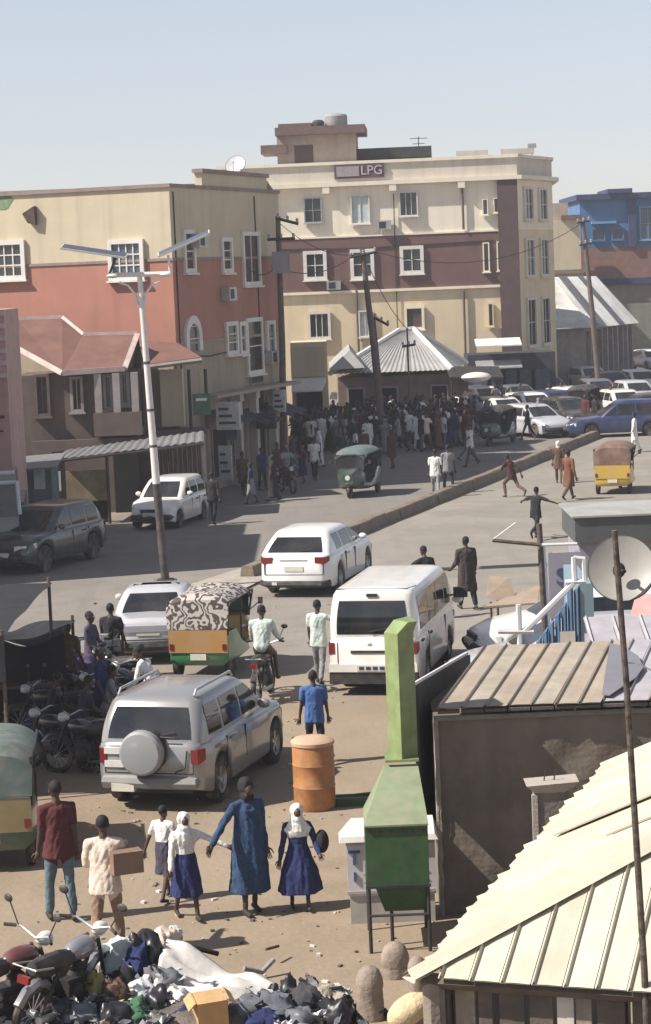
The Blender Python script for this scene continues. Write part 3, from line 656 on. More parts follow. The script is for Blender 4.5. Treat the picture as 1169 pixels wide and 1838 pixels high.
for k in range(9):
    p = w0 + dw * ((k + .4) / 9) + nw * .1; mb = MB(HWP if k % 2 else WW); mb.box((p.x, p.y, 1.8), (.4, .35, 3.5), rz=STREET); mb.build('pilaster', wz, angle=0)
    if k % 2 == 0:
        p2 = w0 + dw * ((k + .9) / 9) + nw * .02; mb = MB(DARK); mb.box((p2.x, p2.y, 1.6), (.12, .9, 2.4), rz=STREET); mb.build('opening', wz, angle=0)
fb = P(1110, 600, 182); bl = thing('blue_building', 'distant blue building with brown lower band at the right edge', 'building', (fb.x, 182, 0), 0)
BLU = M('blue_render', (.075, .17, .33), var=.15, scale=.4, streak=.25); NAVY = M('navy_band', (.045, .06, .13), var=.2); BLUL = M('light_blue', (.17, .33, .5), var=.15)
x0 = P(1047, 600, 182).x - fb.x; x1 = x0 + 14
for mat, z0, z1, nm in ((TAN, 0, 6.0, 'wall'), (M('brown_band_far', (.27, .15, .12), var=.2, streak=.3), 6.0, 9.0, 'wall'), (BLU, 9.0, 12.9, 'wall')):
    bandbox(bl, mat, (x0, 0, z0), (x1, 12, z1), nm)
bandbox(bl, NAVY, (x0 - .3, -.5, 12.9), (x1, 12.5, 13.35), 'roof_slab'); bandbox(bl, NAVY, (x0 + 2.2, -.7, 13.35), (x0 + 4.2, 6, 13.7), 'roof_block'); bandbox(bl, NAVY, (x0 - .1, -.3, 6.0), (x1, 0, 6.5), 'ledge')
bandbox(bl, NAVY, (x0 + 3.9, -.25, 9.0), (x0 + 4.5, 0, 12.9), 'pilaster')
window_uz(bl, fmap, x0 + .9, x0 + 2.0, 9.6, 10.6, .1, (2, 1), BLU, GLASS); bandbox(bl, BLUL, (x0 + .9, -.35, 10.95), (x0 + 2.9, 0, 11.15), 'ledge'); window_uz(bl, fmap, x0 + 2.5, x0 + 3.5, 9.6, 10.6, .1, (2, 1), BLU, GLASS)
window_uz(bl, fmap, x0 + 4.8, x0 + 6.2, 9.5, 12.2, .1, (2, 2), BLUL, GLASSB)
bandbox(bl, M('grey_green_wall', (.21, .22, .18), var=.2, streak=.4), (x0 + 1.5, -9, 0), (x1, -8.7, 4.6), 'yard_wall')
yh = P(1015, 600, 172); yv = thing('yellow_house', 'pale yellow house between the beige block and the blue building', 'house', (yh.x, 172, 0), 0)
x0, x1 = P(975, 600, 172).x - yh.x, P(1046, 600, 172).x - yh.x
bandbox(yv, YEL, (x0, 0, 0), (x1, 9, 11.2)); bandbox(yv, PENT, (x0, .5, 11.2), (x1 - .8, 8, 12.5), 'upper_wall'); bandbox(yv, SLAB, (x0 + 1.6, -.4, 11.2), (x1 + .2, 9, 11.55), 'roof_slab')
bandbox(yv, PENT, (x0, -1.5, 0), (x1, 0, 7.1), 'lower_wall'); bandbox(yv, M('olive_slab', (.2, .17, .1)), (x0, -1.8, 7.1), (x1 + .1, 0, 7.4), 'ledge')
# ------------------------------------------------------------------ vehicles (local +Y is forward, origin on the ground)
def paint(name, col, rough=.28, coat=.6, dust=.25, metal=0.0): return M(name, col, rough=rough, var=.06, scale=1.2, coat=coat, dust=dust, metal=metal, spec=.5)
RUB = M('tyre_rubber', (.02, .019, .018), rough=.85, var=.3, dust=.5); RIM = M('wheel_rim', (.42, .42, .42), rough=.35, metal=.7, var=.15, dust=.3)
TRIM = M('black_plastic', (.02, .02, .021), rough=.55, var=.2, dust=.2); CARGL = M('car_glass', (.012, .015, .018), rough=.06, var=.3, scale=.7, spec=.6, dust=.12)
REDL = M('red_lens', (.17, .018, .018), rough=.15, var=.2, coat=.5); CLEARL = M('clear_lens', (.6, .6, .58), rough=.12, var=.15, coat=.6); AMB = M('amber_lens', (.6, .2, .03), rough=.2)
PLATE = M('number_plate', (.6, .58, .5), rough=.5, var=.1, dust=.4); PLATED = M('plate_ink', (.03, .04, .1), rough=.6)
def lerp1(tab, y):
    if y <= tab[0][0]: return tab[0][1]
    for (a, p), (b, q) in zip(tab, tab[1:]):
        if y <= b:
            k = (y - a) / (b - a); return p + (q - p) * k
    return tab[-1][1]
def wheel(parent, x, y, R, w, side, rimmat=RIM, spokes=5):
    prof = [(R * .62, -w / 2), (R * .9, -w / 2), (R * .985, -w * .38), (R, -w * .2), (R, w * .2), (R * .985, w * .38), (R * .9, w / 2), (R * .62, w / 2), (R * .6, 0), (R * .62, -w / 2)]
    mb = MB(RUB); mb.lathe(prof[:-1], (0, 0, 0), 24, 'X'); o = mb.build('wheel', parent, (x, y, R))
    rm = MB(rimmat); s = side * w * .36
    rm.lathe([(R * .02, s * .8), (R * .14, s * .95), (R * .16, s * .7)] if side > 0 else [(R * .02, s * .8), (R * .14, s * .95), (R * .16, s * .7)], (0, 0, 0), 10, 'X')
    rm.lathe([(R * .55, s * .6), (R * .63, s * 1.25), (R * .64, s * .4)], (0, 0, 0), 24, 'X')
    for k in range(spokes):
        a = 2 * math.pi * k / spokes; Rm = Matrix.Rotation(a, 3, 'X'); rm.box(Rm @ Vector((0, 0, R * .36)) + Vector((s * .8, 0, 0)), (w * .1, R * .16, R * .48), R=Rm)
    rm.build('rim', o)
    dk = MB(TRIM); dk.lathe([(.02, s * .3), (R * .6, s * .3)], (0, 0, 0), 16, 'X'); dk.build('brake_disc', o)
def car(name, label, cat, loc, rz, body, L=4.3, W=1.74, H=1.5, gc=.2, top=None, half=None, wb=(-1.25, 1.3), R=.32, belt=.95, cab=(-2.0, 1.0, -1.7, .1), wr=.6, wbelt=None,
        side=((-1.6, -.7), (-.62, .15), (.22, .75)), rear_t=(.14, .86), front_t=(.1, .88), rails=False, group=None, tail='side', lamp=None, trimmat=None, detail=True, plate=True, glass=CARGL, rim=RIM, bumper=True):
    t = thing(name, label, cat, loc, rz, group)
    h = L / 2; W2 = W / 2
    top = top or [(-h, belt - .12), (-h + .12, belt), (cab[1], belt), (h - .5, belt - .12), (h - .08, belt - .28), (h, belt - .42)]
    half = half or [(-h, W2 * .80), (-h + .1, W2 * .92), (-h + .4, W2), (h - .6, W2), (h - .2, W2 * .9), (h, W2 * .76)]
    ys = set(-h + L * i / 26 for i in range(27)); ys |= {-h + .04, -h + .1, h - .04, h - .1}
    Ra = R * 1.16
    for yw in wb: ys |= {yw + Ra * math.cos(math.pi * k / 10) for k in range(11)} | {yw - Ra - .01, yw + Ra + .01}
    ys = sorted(ys); vs = []; n = 0
    for y in ys:
        w = lerp1(half, y); zt = lerp1(top, y); zb = gc
        arch = 0
        for yw in wb:
            dd = Ra * Ra - (y - yw) ** 2
            if dd > 1e-6: arch = max(arch, R + math.sqrt(dd))
        endk = min(1, min(y + h, h - y) / .35); zb = gc + .1 * (1 - endk)
        za = max(zb, min(arch, zt - .1)); hh_ = zt - za
        half_s = [(0, zb), (w * .70, zb), (w * .72, za), (w * .955, za + .005), (w * .985, za + min(.05, hh_ * .2)), (w, za + hh_ * .35), (w * .995, za + hh_ * .62), (w * .972, zt - .07 * min(1, hh_ / .3)), (w * .93, zt - .015), (w * .8, zt + .012), (0, zt + .03)]
        ring = half_s + [(-x, z) for x, z in half_s[-2:0:-1]]; n = len(ring)
        vs += [(x, y, z) for x, z in ring]
    fs = [(i * n + k, i * n + (k + 1) % n, (i + 1) * n + (k + 1) % n, (i + 1) * n + k) for i in range(len(ys) - 1) for k in range(n)]
    fs += [tuple(range(n)), tuple((len(ys) - 1) * n + k for k in range(n))]
    mb = MB(body); mb.add(vs, fs)
    # cabin
    yb0, yb1, yr0, yr1 = cab; wbe = wbelt or W2 * .93; wro = W2 * wr / .6 * .76 if wr else W2 * .7
    zroof = H; z0 = belt - .03
    def lev(k):
        e = k; b = math.sin(e * math.pi) * .035
        return yb0 + (yr0 - yb0) * e - b, yb1 + (yr1 - yb1) * e + b * .8, wbe + (wro - wbe) * e + b * .8, z0 + (zroof - .05 - z0) * e
    def cring(ya, yb, w, z, c):
        pts = []; c = min(c, w * .6)
        for cx, cy, a0 in ((w - c, yb - c * 1.3, 0), (-w + c, yb - c * 1.3, 90), (-w + c, ya + c * 1.3, 180), (w - c, ya + c * 1.3, 270)):
            for q in range(5):
                a = math.radians(a0 + q * 22.5); pts.append((cx + c * math.cos(a), cy + c * 1.3 * math.sin(a), z))
        return pts
    rings = [cring(*lev(k), .17) for k in (0, .2, .4, .6, .8, .93)]
    a_, b_, w_, z_ = lev(1.0); rings.append(cring(a_ + .03, b_ - .03, w_ - .035, z_ + .022, .2)); rings.append(cring(a_ + .12, b_ - .14, w_ - .14, zroof - .008, .26)); rings.append(cring(a_ + .5, b_ - .5, w_ * .5, zroof + .012, .25))
    m = 20; o = len(mb.v); cv = [p for r in rings for p in r]
    cf = [(i * m + k, i * m + (k + 1) % m, (i + 1) * m + (k + 1) % m, (i + 1) * m + k) for i in range(len(rings) - 1) for k in range(m)] + [tuple((len(rings) - 1) * m + k for k in range(m))]
    mb.add(cv, cf)
    mb.build('body', t, angle=44)
    # window panes lie 5 mm proud of the cabin skin
    for sgn in (-1, 1):
        for ia, (ya, yb) in enumerate(side):
            g = MB(glass)
            def fn(u, v):
                k = .13 + .72 * v; l = lev(k); f = ya + (yb - ya) * u
                # keep inside the raked ends
                lo, hi = l[0] + .16, l[1] - .14
                return (sgn * (l[2] + .006), max(lo, min(hi, f)), l[3])
            g.grid(fn, 4, 4); g.build('side_window', t)
    for nm, q, (k0, k1) in (('rear_window', 0, rear_t), ('windscreen', 1, front_t)):
        g = MB(glass)
        def fn(u, v):
            k = k0 + (k1 - k0) * v; l = lev(k); return ((u - .5) * 2 * (l[2] - .17), l[q] + (-.007 if q == 0 else .007), l[3])
        g.grid(fn, 6, 4); g.build(nm, t)
    for yw in wb:
        for sgn in (-1, 1): wheel(t, sgn * (lerp1(half, yw) - .125), yw, R, .2, sgn, rim)
    u = MB(TRIM); u.span((-W2 * .66, -h + .25, gc - .02), (W2 * .66, h - .25, gc + .12)); u.build('underbody', t, angle=0)
    tm = trimmat or TRIM
    if bumper:
        for q, nm in ((-1, 'rear_bumper'), (1, 'front_bumper')):
            b = MB(tm); ye = q * h; w = lerp1(half, ye)
            b.path([(-w * 1.03, ye - q * .28, gc + .2), (-w * .99, ye - q * .02, gc + .2), (0, ye + q * .03, gc + .2), (w * .99, ye - q * .02, gc + .2), (w * 1.03, ye - q * .28, gc + .2)], .1, 8); b.build(nm, t)
    if plate:
        for q in (-1, 1):
            b = MB(PLATE); zz = gc + .42 if q < 0 else gc + .24; b.span((-.24, q * (h + .015 if q < 0 else h + .1), zz), (.24, q * (h - .02), zz + .12)); b.build('number_plate', t, angle=0)
    for sgn in (-1, 1):
        zt = lerp1(top, -h + .12)
        if tail == 'side': z0_, z1_, xw = zt - .22, zt - .05, .24
        else: z0_, z1_, xw = zt - .33, zt - .10, .10
        wr_ = lerp1(half, -h + .05)
        b = MB(REDL); ww = lerp1(half, -h + .16); b.hexa([(sgn * (wr_ - xw), -h - .012, z0_ + .03), (sgn * (wr_ + .005), -h - .005, z0_), (sgn * (ww + .008), -h + .16, z0_ + .06), (sgn * (wr_ - xw), -h + .12, z0_ + .03),
                                                      (sgn * (wr_ - xw), -h - .012, z1_), (sgn * (wr_ + .005), -h - .005, z1_), (sgn * (ww + .008), -h + .16, z1_), (sgn * (wr_ - xw), -h + .12, z1_)]); b.build('taillight', t)
        zh = lerp1(top, h - .12); b = MB(CLEARL); w1, w2 = lerp1(half, h - .05), lerp1(half, h - .42)
        b.hexa([(sgn * (w1 - .34), h + .005, zh - .2), (sgn * (w1 - .02), h - .06, zh - .2), (sgn * (w2 + .006), h - .42, zh - .1), (sgn * (w1 - .34), h - .2, zh - .2),
                (sgn * (w1 - .34), h - .03, zh - .04), (sgn * (w1 - .02), h - .09, zh - .03), (sgn * (w2 + .006), h - .42, zh + .03), (sgn * (w1 - .34), h - .2, zh - .04)]); b.build('headlight', t)
        if detail:
            l = lev(.18); b = MB(body); b.ell((sgn * (l[2] + .13), l[1] - .35, belt + .1), (.11, .06, .08)); b.build('mirror', t)
            for (ya, yb) in side[:2]:
                b = MB(tm); b.span((sgn * (W2 * .985 - .02), ya + .12, belt - .17), (sgn * (W2 + .015), ya + .3, belt - .13)); b.build('door_handle', t, angle=0)
            for yl in (side[1][0] - .05, side[-1][0] - .03):
                b = MB(TRIM); b.span((sgn * (W2 - .03), yl, gc + .22), (sgn * (W2 + .002), yl + .014, belt - .08)); b.build('door_gap', t, angle=0)
    if detail:
        xs = W2 * .78
        for sgn in (-1, 1): b = MB(TRIM); b.span((sgn * xs - .007, -h - .006, gc + .34), (sgn * xs + .007, -h + .05, belt - .1)); b.build('tailgate_seam', t, angle=0)
        b = MB(TRIM); b.span((-xs, -h - .006, gc + .33), (xs, -h + .05, gc + .344)); b.build('tailgate_seam', t, angle=0)
        l = lev(.2); b = MB(TRIM); b.tube((-.05, l[0] - .03, l[3] - .04), (.42, l[0] - .02, l[3] + .05), .011, n=5); b.build('wiper', t)
        gr = MB(TRIM); gr.span((-W2 * .42, h - .05, gc + .34), (W2 * .42, h + .02, gc + .46)); gr.build('grille', t, angle=0)
    if rails:
        for sgn in (-1, 1):
            b = MB(STEEL); x = sgn * (wro - .1); b.path([(x, yr0 + .1, H - .01), (x, yr0 + .2, H + .07), (x, yr1 - .2, H + .07), (x, yr1 - .1, H - .02)], .022, 6); b.build('roof_rail', t)
    t['L'] = L
    return t
SILV = paint('silver_paint', (.29, .29, .287), metal=.35, dust=.2); WHT = paint('white_paint', (.78, .77, .74), dust=.14); WHT2 = paint('white_paint_dusty', (.70, .68, .64), dust=.3)
GRNP = paint('dark_green_paint', (.022, .036, .037), dust=.22); NAVP = paint('navy_paint', (.02, .03, .10), dust=.15); LIL = paint('pale_silver_paint', (.56, .56, .58), metal=.2, dust=.2)
GREYP = paint('grey_paint', (.13, .135, .14), dust=.25); BLKP = paint('black_paint', (.02, .02, .022), dust=.3)
def head(px0, py0, px1, py1):     # heading (z-rotation of local +Y) from two ground pixels
    d = G(px1, py1) - G(px0, py0); return math.atan2(-d.x, d.y)
# silver SUV with a spare wheel on the tail
c = G(312, 1395)
suv_rz = -math.radians(17)
fwd = Vector((-math.sin(suv_rz), math.cos(suv_rz), 0))
rear_l, rear_r = G(200, 1447), G(410, 1424)
mid = (rear_l + rear_r) / 2
suv = car('silver_suv', 'silver SUV with a round spare wheel cover on its tailgate', 'SUV', mid + fwd * 1.30, suv_rz, SILV, L=4.2, W=1.80, H=1.70, gc=.26, R=.36, wb=(-1.3, 1.33), belt=1.06,
          top=[(-2.1, .98), (-2.04, 1.06), (.95, 1.07), (1.5, 1.02), (1.95, .86), (2.1, .68)], cab=(-2.05, 1.0, -1.78, .15), wr=.62, side=((-1.72, -1.15), (-1.05, -.28), (-.2, .62)), rear_t=(.12, .84), rails=True, tail='tall', trimmat=M('bumper_silver_grey', (.22, .22, .22), var=.15, dust=.3))
sp_ = MB(paint('spare_cover', (.27, .28, .285), rough=.4, coat=.2, dust=.15)); sp_.lathe([(.02, -2.36), (.2, -2.355), (.3, -2.34), (.335, -2.30), (.345, -2.2), (.345, -2.12)], (-.05, 0, .93), 32, 'Y'); sc_ = sp_.build('spare_wheel_cover', suv)
r_ = MB(TRIM); r_.lathe([(.345, -2.2), (.352, -2.2), (.352, -2.08), (.33, -2.08)], (-.05, 0, .93), 32, 'Y'); r_.build('rim_band', sc_)
for x0, x1, z0, z1 in ((-.70, -.40, .68, .78), (-.70, -.43, .88, .98)):
    b = MB(CLEARL); b.span((x0, -2.125, z0), (x1, -2.09, z1)); b.build('chrome_trim', suv, angle=0)
b = MB(TRIM); b.path([(.42, -2.12, .62), (.58, -2.12, .68), (.62, -2.12, .95)], .012, 6); b.build('tailgate_seam', suv)
b = MB(TRIM); b.tube((-.1, -2.14, 1.17), (.45, -2.12, 1.14), .014, n=6); b.build('wiper', suv)
b = MB(M('bumper_reflector_plate', (.55, .52, .46), var=.2)); b.span((-.58, -2.2, .33), (-.22, -2.1, .45)); b.build('towing_plate', suv, angle=0)
# white crossover at the median
rl, rr = G(487, 1068), G(612, 1057)
vz = -math.radians(15.5); fwd = Vector((-math.sin(vz), math.cos(vz), 0))
ven = car('white_crossover', 'white crossover with slim red tail lights driving beside the median', 'car', (rl + rr) / 2 + fwd * 1.35, vz, WHT, L=4.75, W=1.92, H=1.60, gc=.24, R=.37, wb=(-1.35, 1.42), belt=1.06,
          top=[(-2.37, .90), (-2.30, 1.06), (.9, 1.05), (1.7, 1.0), (2.2, .84), (2.37, .62)], half=[(-2.37, .70), (-2.30, .83), (-2.15, .90), (-1.8, .95), (1.6, .95), (2.1, .86), (2.37, .68)], cab=(-2.28, 1.15, -1.60, .1), wr=.55, side=((-1.5, -.95), (-.85, -.05), (.03, .75)), rear_t=(.14, .78), trimmat=M('white_bumper', (.66, .65, .62), var=.05, dust=.2), bumper=False)
b = MB(TRIM); b.path([(-.86, -2.2, .36), (-.7, -2.37, .34), (.7, -2.37, .34), (.86, -2.2, .36)], .085, 8); b.build('lower_bumper', ven)
b = MB(CLEARL); b.span((-.55, -2.46, .33), (-.42, -2.36, .4)); b.build('exhaust_tip', ven, angle=0)
b = MB(STEEL); b.span((-.35, -2.385, .92), (.35, -2.34, .945)); b.build('chrome_strip', ven, angle=0)
# white van
rl, rr = G(616, 1243), G(768, 1216)
az = -math.radians(12.5); fwd = Vector((-math.sin(az), math.cos(az), 0))
van = car('white_van', 'white high roofed passenger van seen from behind on the near carriageway', 'van', (rl + rr) / 2 + fwd * 1.22, az, WHT2, L=4.75, W=1.72, H=2.0, gc=.25, R=.34, wb=(-1.22, 1.38), belt=1.12,
          top=[(-2.37, 1.06), (-2.33, 1.12), (1.6, 1.12), (2.1, 1.05), (2.3, .9), (2.37, .7)], half=[(-2.37, .80), (-2.3, .85), (-2.1, .86), (1.9, .86), (2.2, .82), (2.37, .72)], cab=(-2.35, 2.15, -2.26, 1.35), wr=.7, wbelt=.845, side=((-2.0, -1.15), (-1.08, -.1), (-.02, .75), (.85, 1.45)), rear_t=(.1, .82), tail='tall', plate=False, bumper=False)
for z0, z1, y, m_ in ((.47, .62, -2.42, WHT2), (.24, .45, -2.40, TRIM)):
    b = MB(m_); b.span((-.84, y, z0), (.84, -2.2, z1)); b.build('rear_bumper', van, angle=0)
b = MB(TRIM); b.span((-.42, -2.39, .82), (.32, -2.355, .87)); b.build('tailgate_handle', van, angle=0)
pl_ = MB(PLATE); pl_.span((-.3, -2.435, .49), (.42, -2.42, .60)); pl_ = pl_.build('number_plate', van, angle=0)
for k in range(5): b = MB(PLATED); b.span((-.26 + k * .13, -2.442, .515), (-.17 + k * .13, -2.434, .575)); b.build('plate_mark', pl_, angle=0)
b = MB(STEEL); b.ell((-.05, -2.36, .98), (.08, .02, .05)); b.build('emblem', van)
b = MB(TRIM); b.path([(-.7, -2.1, 1.985), (.62, -2.1, 1.985), (.72, -1.6, 1.97)], .014, 6); b.build('roof_seam', van)
b = MB(TRIM); b.box((0, -2.28, 1.9), (.2, .06, .05)); b.build('brake_lamp', van, angle=0)
b = MB(TRIM); b.box((1.06, 1.55, 1.38), (.28, .1, .2)); b.tube((.8, 1.6, 1.3), (1.0, 1.58, 1.34), .02, n=6); b.build('wing_mirror', van)
# silver saloon behind the zebra tricycle
sz = -math.radians(2)
sal = car('silver_saloon', 'pale silver saloon with long flat boot half hidden by the zebra print tricycle', 'car', G(268, 1192) + Vector((.1, 2.1, 0)), sz, LIL, L=4.5, W=1.74, H=1.42, gc=.2, R=.31, wb=(-1.3, 1.35), belt=.93,
          top=[(-2.25, .84), (-2.15, .95), (-1.3, .97), (1.0, .94), (1.7, .86), (2.25, .62)], cab=(-1.5, 1.15, -.85, .35), wr=.58, side=((-.9, -.55), (-.5, .1), (.18, .65)), rear_t=(.12, .9))
b = MB(M('lilac_trim', (.34, .32, .36), var=.1)); b.span((-.6, -2.275, .70), (.6, -2.23, .83)); b.build('tail_panel', sal, angle=0)
# small white hatchback in the shade across the road
hz = math.radians(180 - 128 + 180 + 0) 
f0, f1 = G(258, 958), G(352, 938)
hatch = car('white_hatchback', 'small white hatchback parked in the shade by the lock-up shops', 'car', (G(238, 955) + G(318, 950) + G(370, 925)) / 3 + Vector((-.1, .6, 0)), head(352, 918, 262, 950) , WHT2, L=3.7, W=1.62, H=1.52, gc=.2, R=.29, wb=(-1.15, 1.2), belt=.93,
          top=[(-1.85, .85), (-1.78, .95), (.8, .93), (1.4, .86), (1.75, .7), (1.85, .55)], cab=(-1.75, .95, -1.5, .15), wr=.62, side=((-1.4, -.75), (-.65, .0), (.08, .55)), rear_t=(.14, .8))
# dark green SUV and pale cab behind, left edge
gsu = car('dark_green_suv', 'dark green dusty SUV parked in the shade at the left edge', 'SUV', G(62, 1024) + Vector((.15, 1.1, 0)), head(158, 1002, 70, 1026), GRNP, L=4.5, W=1.82, H=1.72, gc=.28, R=.38, wb=(-1.35, 1.4), belt=1.08,
          top=[(-2.25, 1.0), (-2.18, 1.08), (.95, 1.08), (1.6, 1.02), (2.1, .9), (2.25, .66)], cab=(-2.1, 1.1, -1.75, .2), wr=.62, side=((-1.7, -1.1), (-1.0, -.2), (-.12, .6)))
trk = thing('parked_truck', 'truck cab with pale windscreen frame parked behind the dark green SUV', 'truck', P(-6, 900, 62.2).xy.to_3d(), math.radians(6))
CABM = paint('cab_blue_grey', (.10, .14, .16), dust=.4); FRM = M('pale_frame', (.46, .52, .55), rough=.5, var=.15)
mb = MB(CABM); mb.hexa([(-1, -.5, .5), (.62, -.5, .5), (.62, 1.4, .5), (-1, 1.4, .5), (-1, -.25, 2.75), (.58, -.25, 2.75), (.58, 1.4, 2.75), (-1, 1.4, 2.75)]); mb.build('cab', trk, angle=0)
mb = MB(FRM)
for a_, b_ in (((-1, -.35, 2.45), (.6, -.35, 2.45)), ((.6, -.38, 2.48), (.64, -.47, 1.55)), ((-1, -.32, 2.72), (.56, -.32, 2.72))): mb.tube(a_, b_, .06, n=6)
mb.build('windscreen_frame', trk)
mb = MB(CARGL); mb.hexa([(-1, -.46, 1.5), (.58, -.46, 1.5), (.58, -.3, 1.5), (-1, -.3, 1.5), (-1, -.36, 2.4), (.56, -.36, 2.4), (.56, -.25, 2.4), (-1, -.25, 2.4)]); mb.build('windscreen', trk, angle=0)
mb = MB(TRIM); mb.span((-1, -.3, .3), (.6, 5, .55)); mb.build('chassis', trk, angle=0)
mb = MB(CABM); mb.span((-1.1, 1.6, .7), (.7, 5.2, 1.7)); mb.build('load_bed', trk, angle=0)
for x in (-.75, .5):
    for y in (.5, 4.0): wheel(trk, x, y, .45, .25, 1)
# white car and silver car nose-in behind the rusty roof
car('white_car', 'white car whose bright bonnet shows above the rusty shed roof by the blue container', 'car', P(1040, 1150, 44.2).xy.to_3d() , math.radians(98), WHT, L=4.4, W=1.76, H=1.45, gc=.2, R=.31, wb=(-1.3, 1.35), belt=.93)
car('pale_silver_car', 'pale silver car nose between the white van and the rusty shed roof', 'car', P(1012, 1190, 40.6).xy.to_3d(), math.radians(95), LIL, L=4.3, W=1.7, H=1.42, gc=.2, R=.3, wb=(-1.25, 1.3), belt=.9)
# queue of cars far down the street
far = [((905, 766), 200, WHT2, 'white car in the far traffic jam left of the navy car', 1.0), ((958, 757), 195, WHT, 'white car directly behind the dark far tricycle', 1.0), ((1112, 782), 285 - 195, NAVP, 'big navy blue car crossing the end of the median', 1.12),
       ((1000, 752), 200, NAVP, 'dark blue car nose beside the far tricycle', 1.0), ((1075, 728), 190, GREYP, 'dark grey car with pale roof edge standing in the far queue', 1.0), ((1142, 732), 190, LIL, 'pale silver car in the far queue at the right edge', 1.0),
       ((1168, 664), 192, WHT, 'white car alone up the street by the shed wall, right edge', 1.0), ((705, 752), 250, WHT2, 'white car roof showing above the crowd near the power pole', 1.0), ((640, 748), 205, GREYP, 'grey car behind the left half of the crowd', 1.0), ((870, 742), 200, WHT2, 'cream white car behind the right end of the crowd', 1.0),
       ((930, 738), 200, GREYP, 'grey car in the far jam between two white cars', 1.0), ((1035, 745), 198, WHT2, 'dusty white car in the far jam behind the navy car', 1.0), ((1100, 712), 192, BLKP, 'black car far up the street near the white shed', 1.0), ((1150, 708), 190, WHT2, 'dusty white car far up the street at the right', 1.0),
       ((840, 756), 230, GREYP, 'grey car half hidden by the right end of the crowd', 1.0), ((1060, 700), 192, LIL, 'pale car far up the street beside the dark pole', 1.0), ((760, 738), 250, BLKP, 'black car behind the crowd under the hipped roof', 1.0), ((1150, 760), 100, BLKP, 'black car just behind the navy car at the right edge', 1.0),
       ((962, 782), 205, LIL, 'pale car squeezed between the dark far tricycle and the navy car', 1.0), ((1022, 768), 196, BLKP, 'black car right behind the navy car bonnet', 1.0), ((875, 728), 205, BLKP, 'black car below the pale shop awning', 1.0), ((945, 722), 198, WHT2, 'dusty white car by the dark shop fronts', 1.0), ((1120, 752), 192, WHT2, 'dusty white car behind the navy car roof', 1.0),
       ((985, 722), 195, BLKP, 'black car parked by the dark shop fronts', 1.0)]
for (px, py), deg, m_, lab, k in far:
    o = car('far_car', lab, 'car', G(px, py), math.radians(deg), m_, L=4.4 * k, W=1.76, H=1.47 * k, gc=.2, R=.31, wb=(-1.3, 1.35), belt=.93, detail=False, plate=False, group='cars in the far traffic')

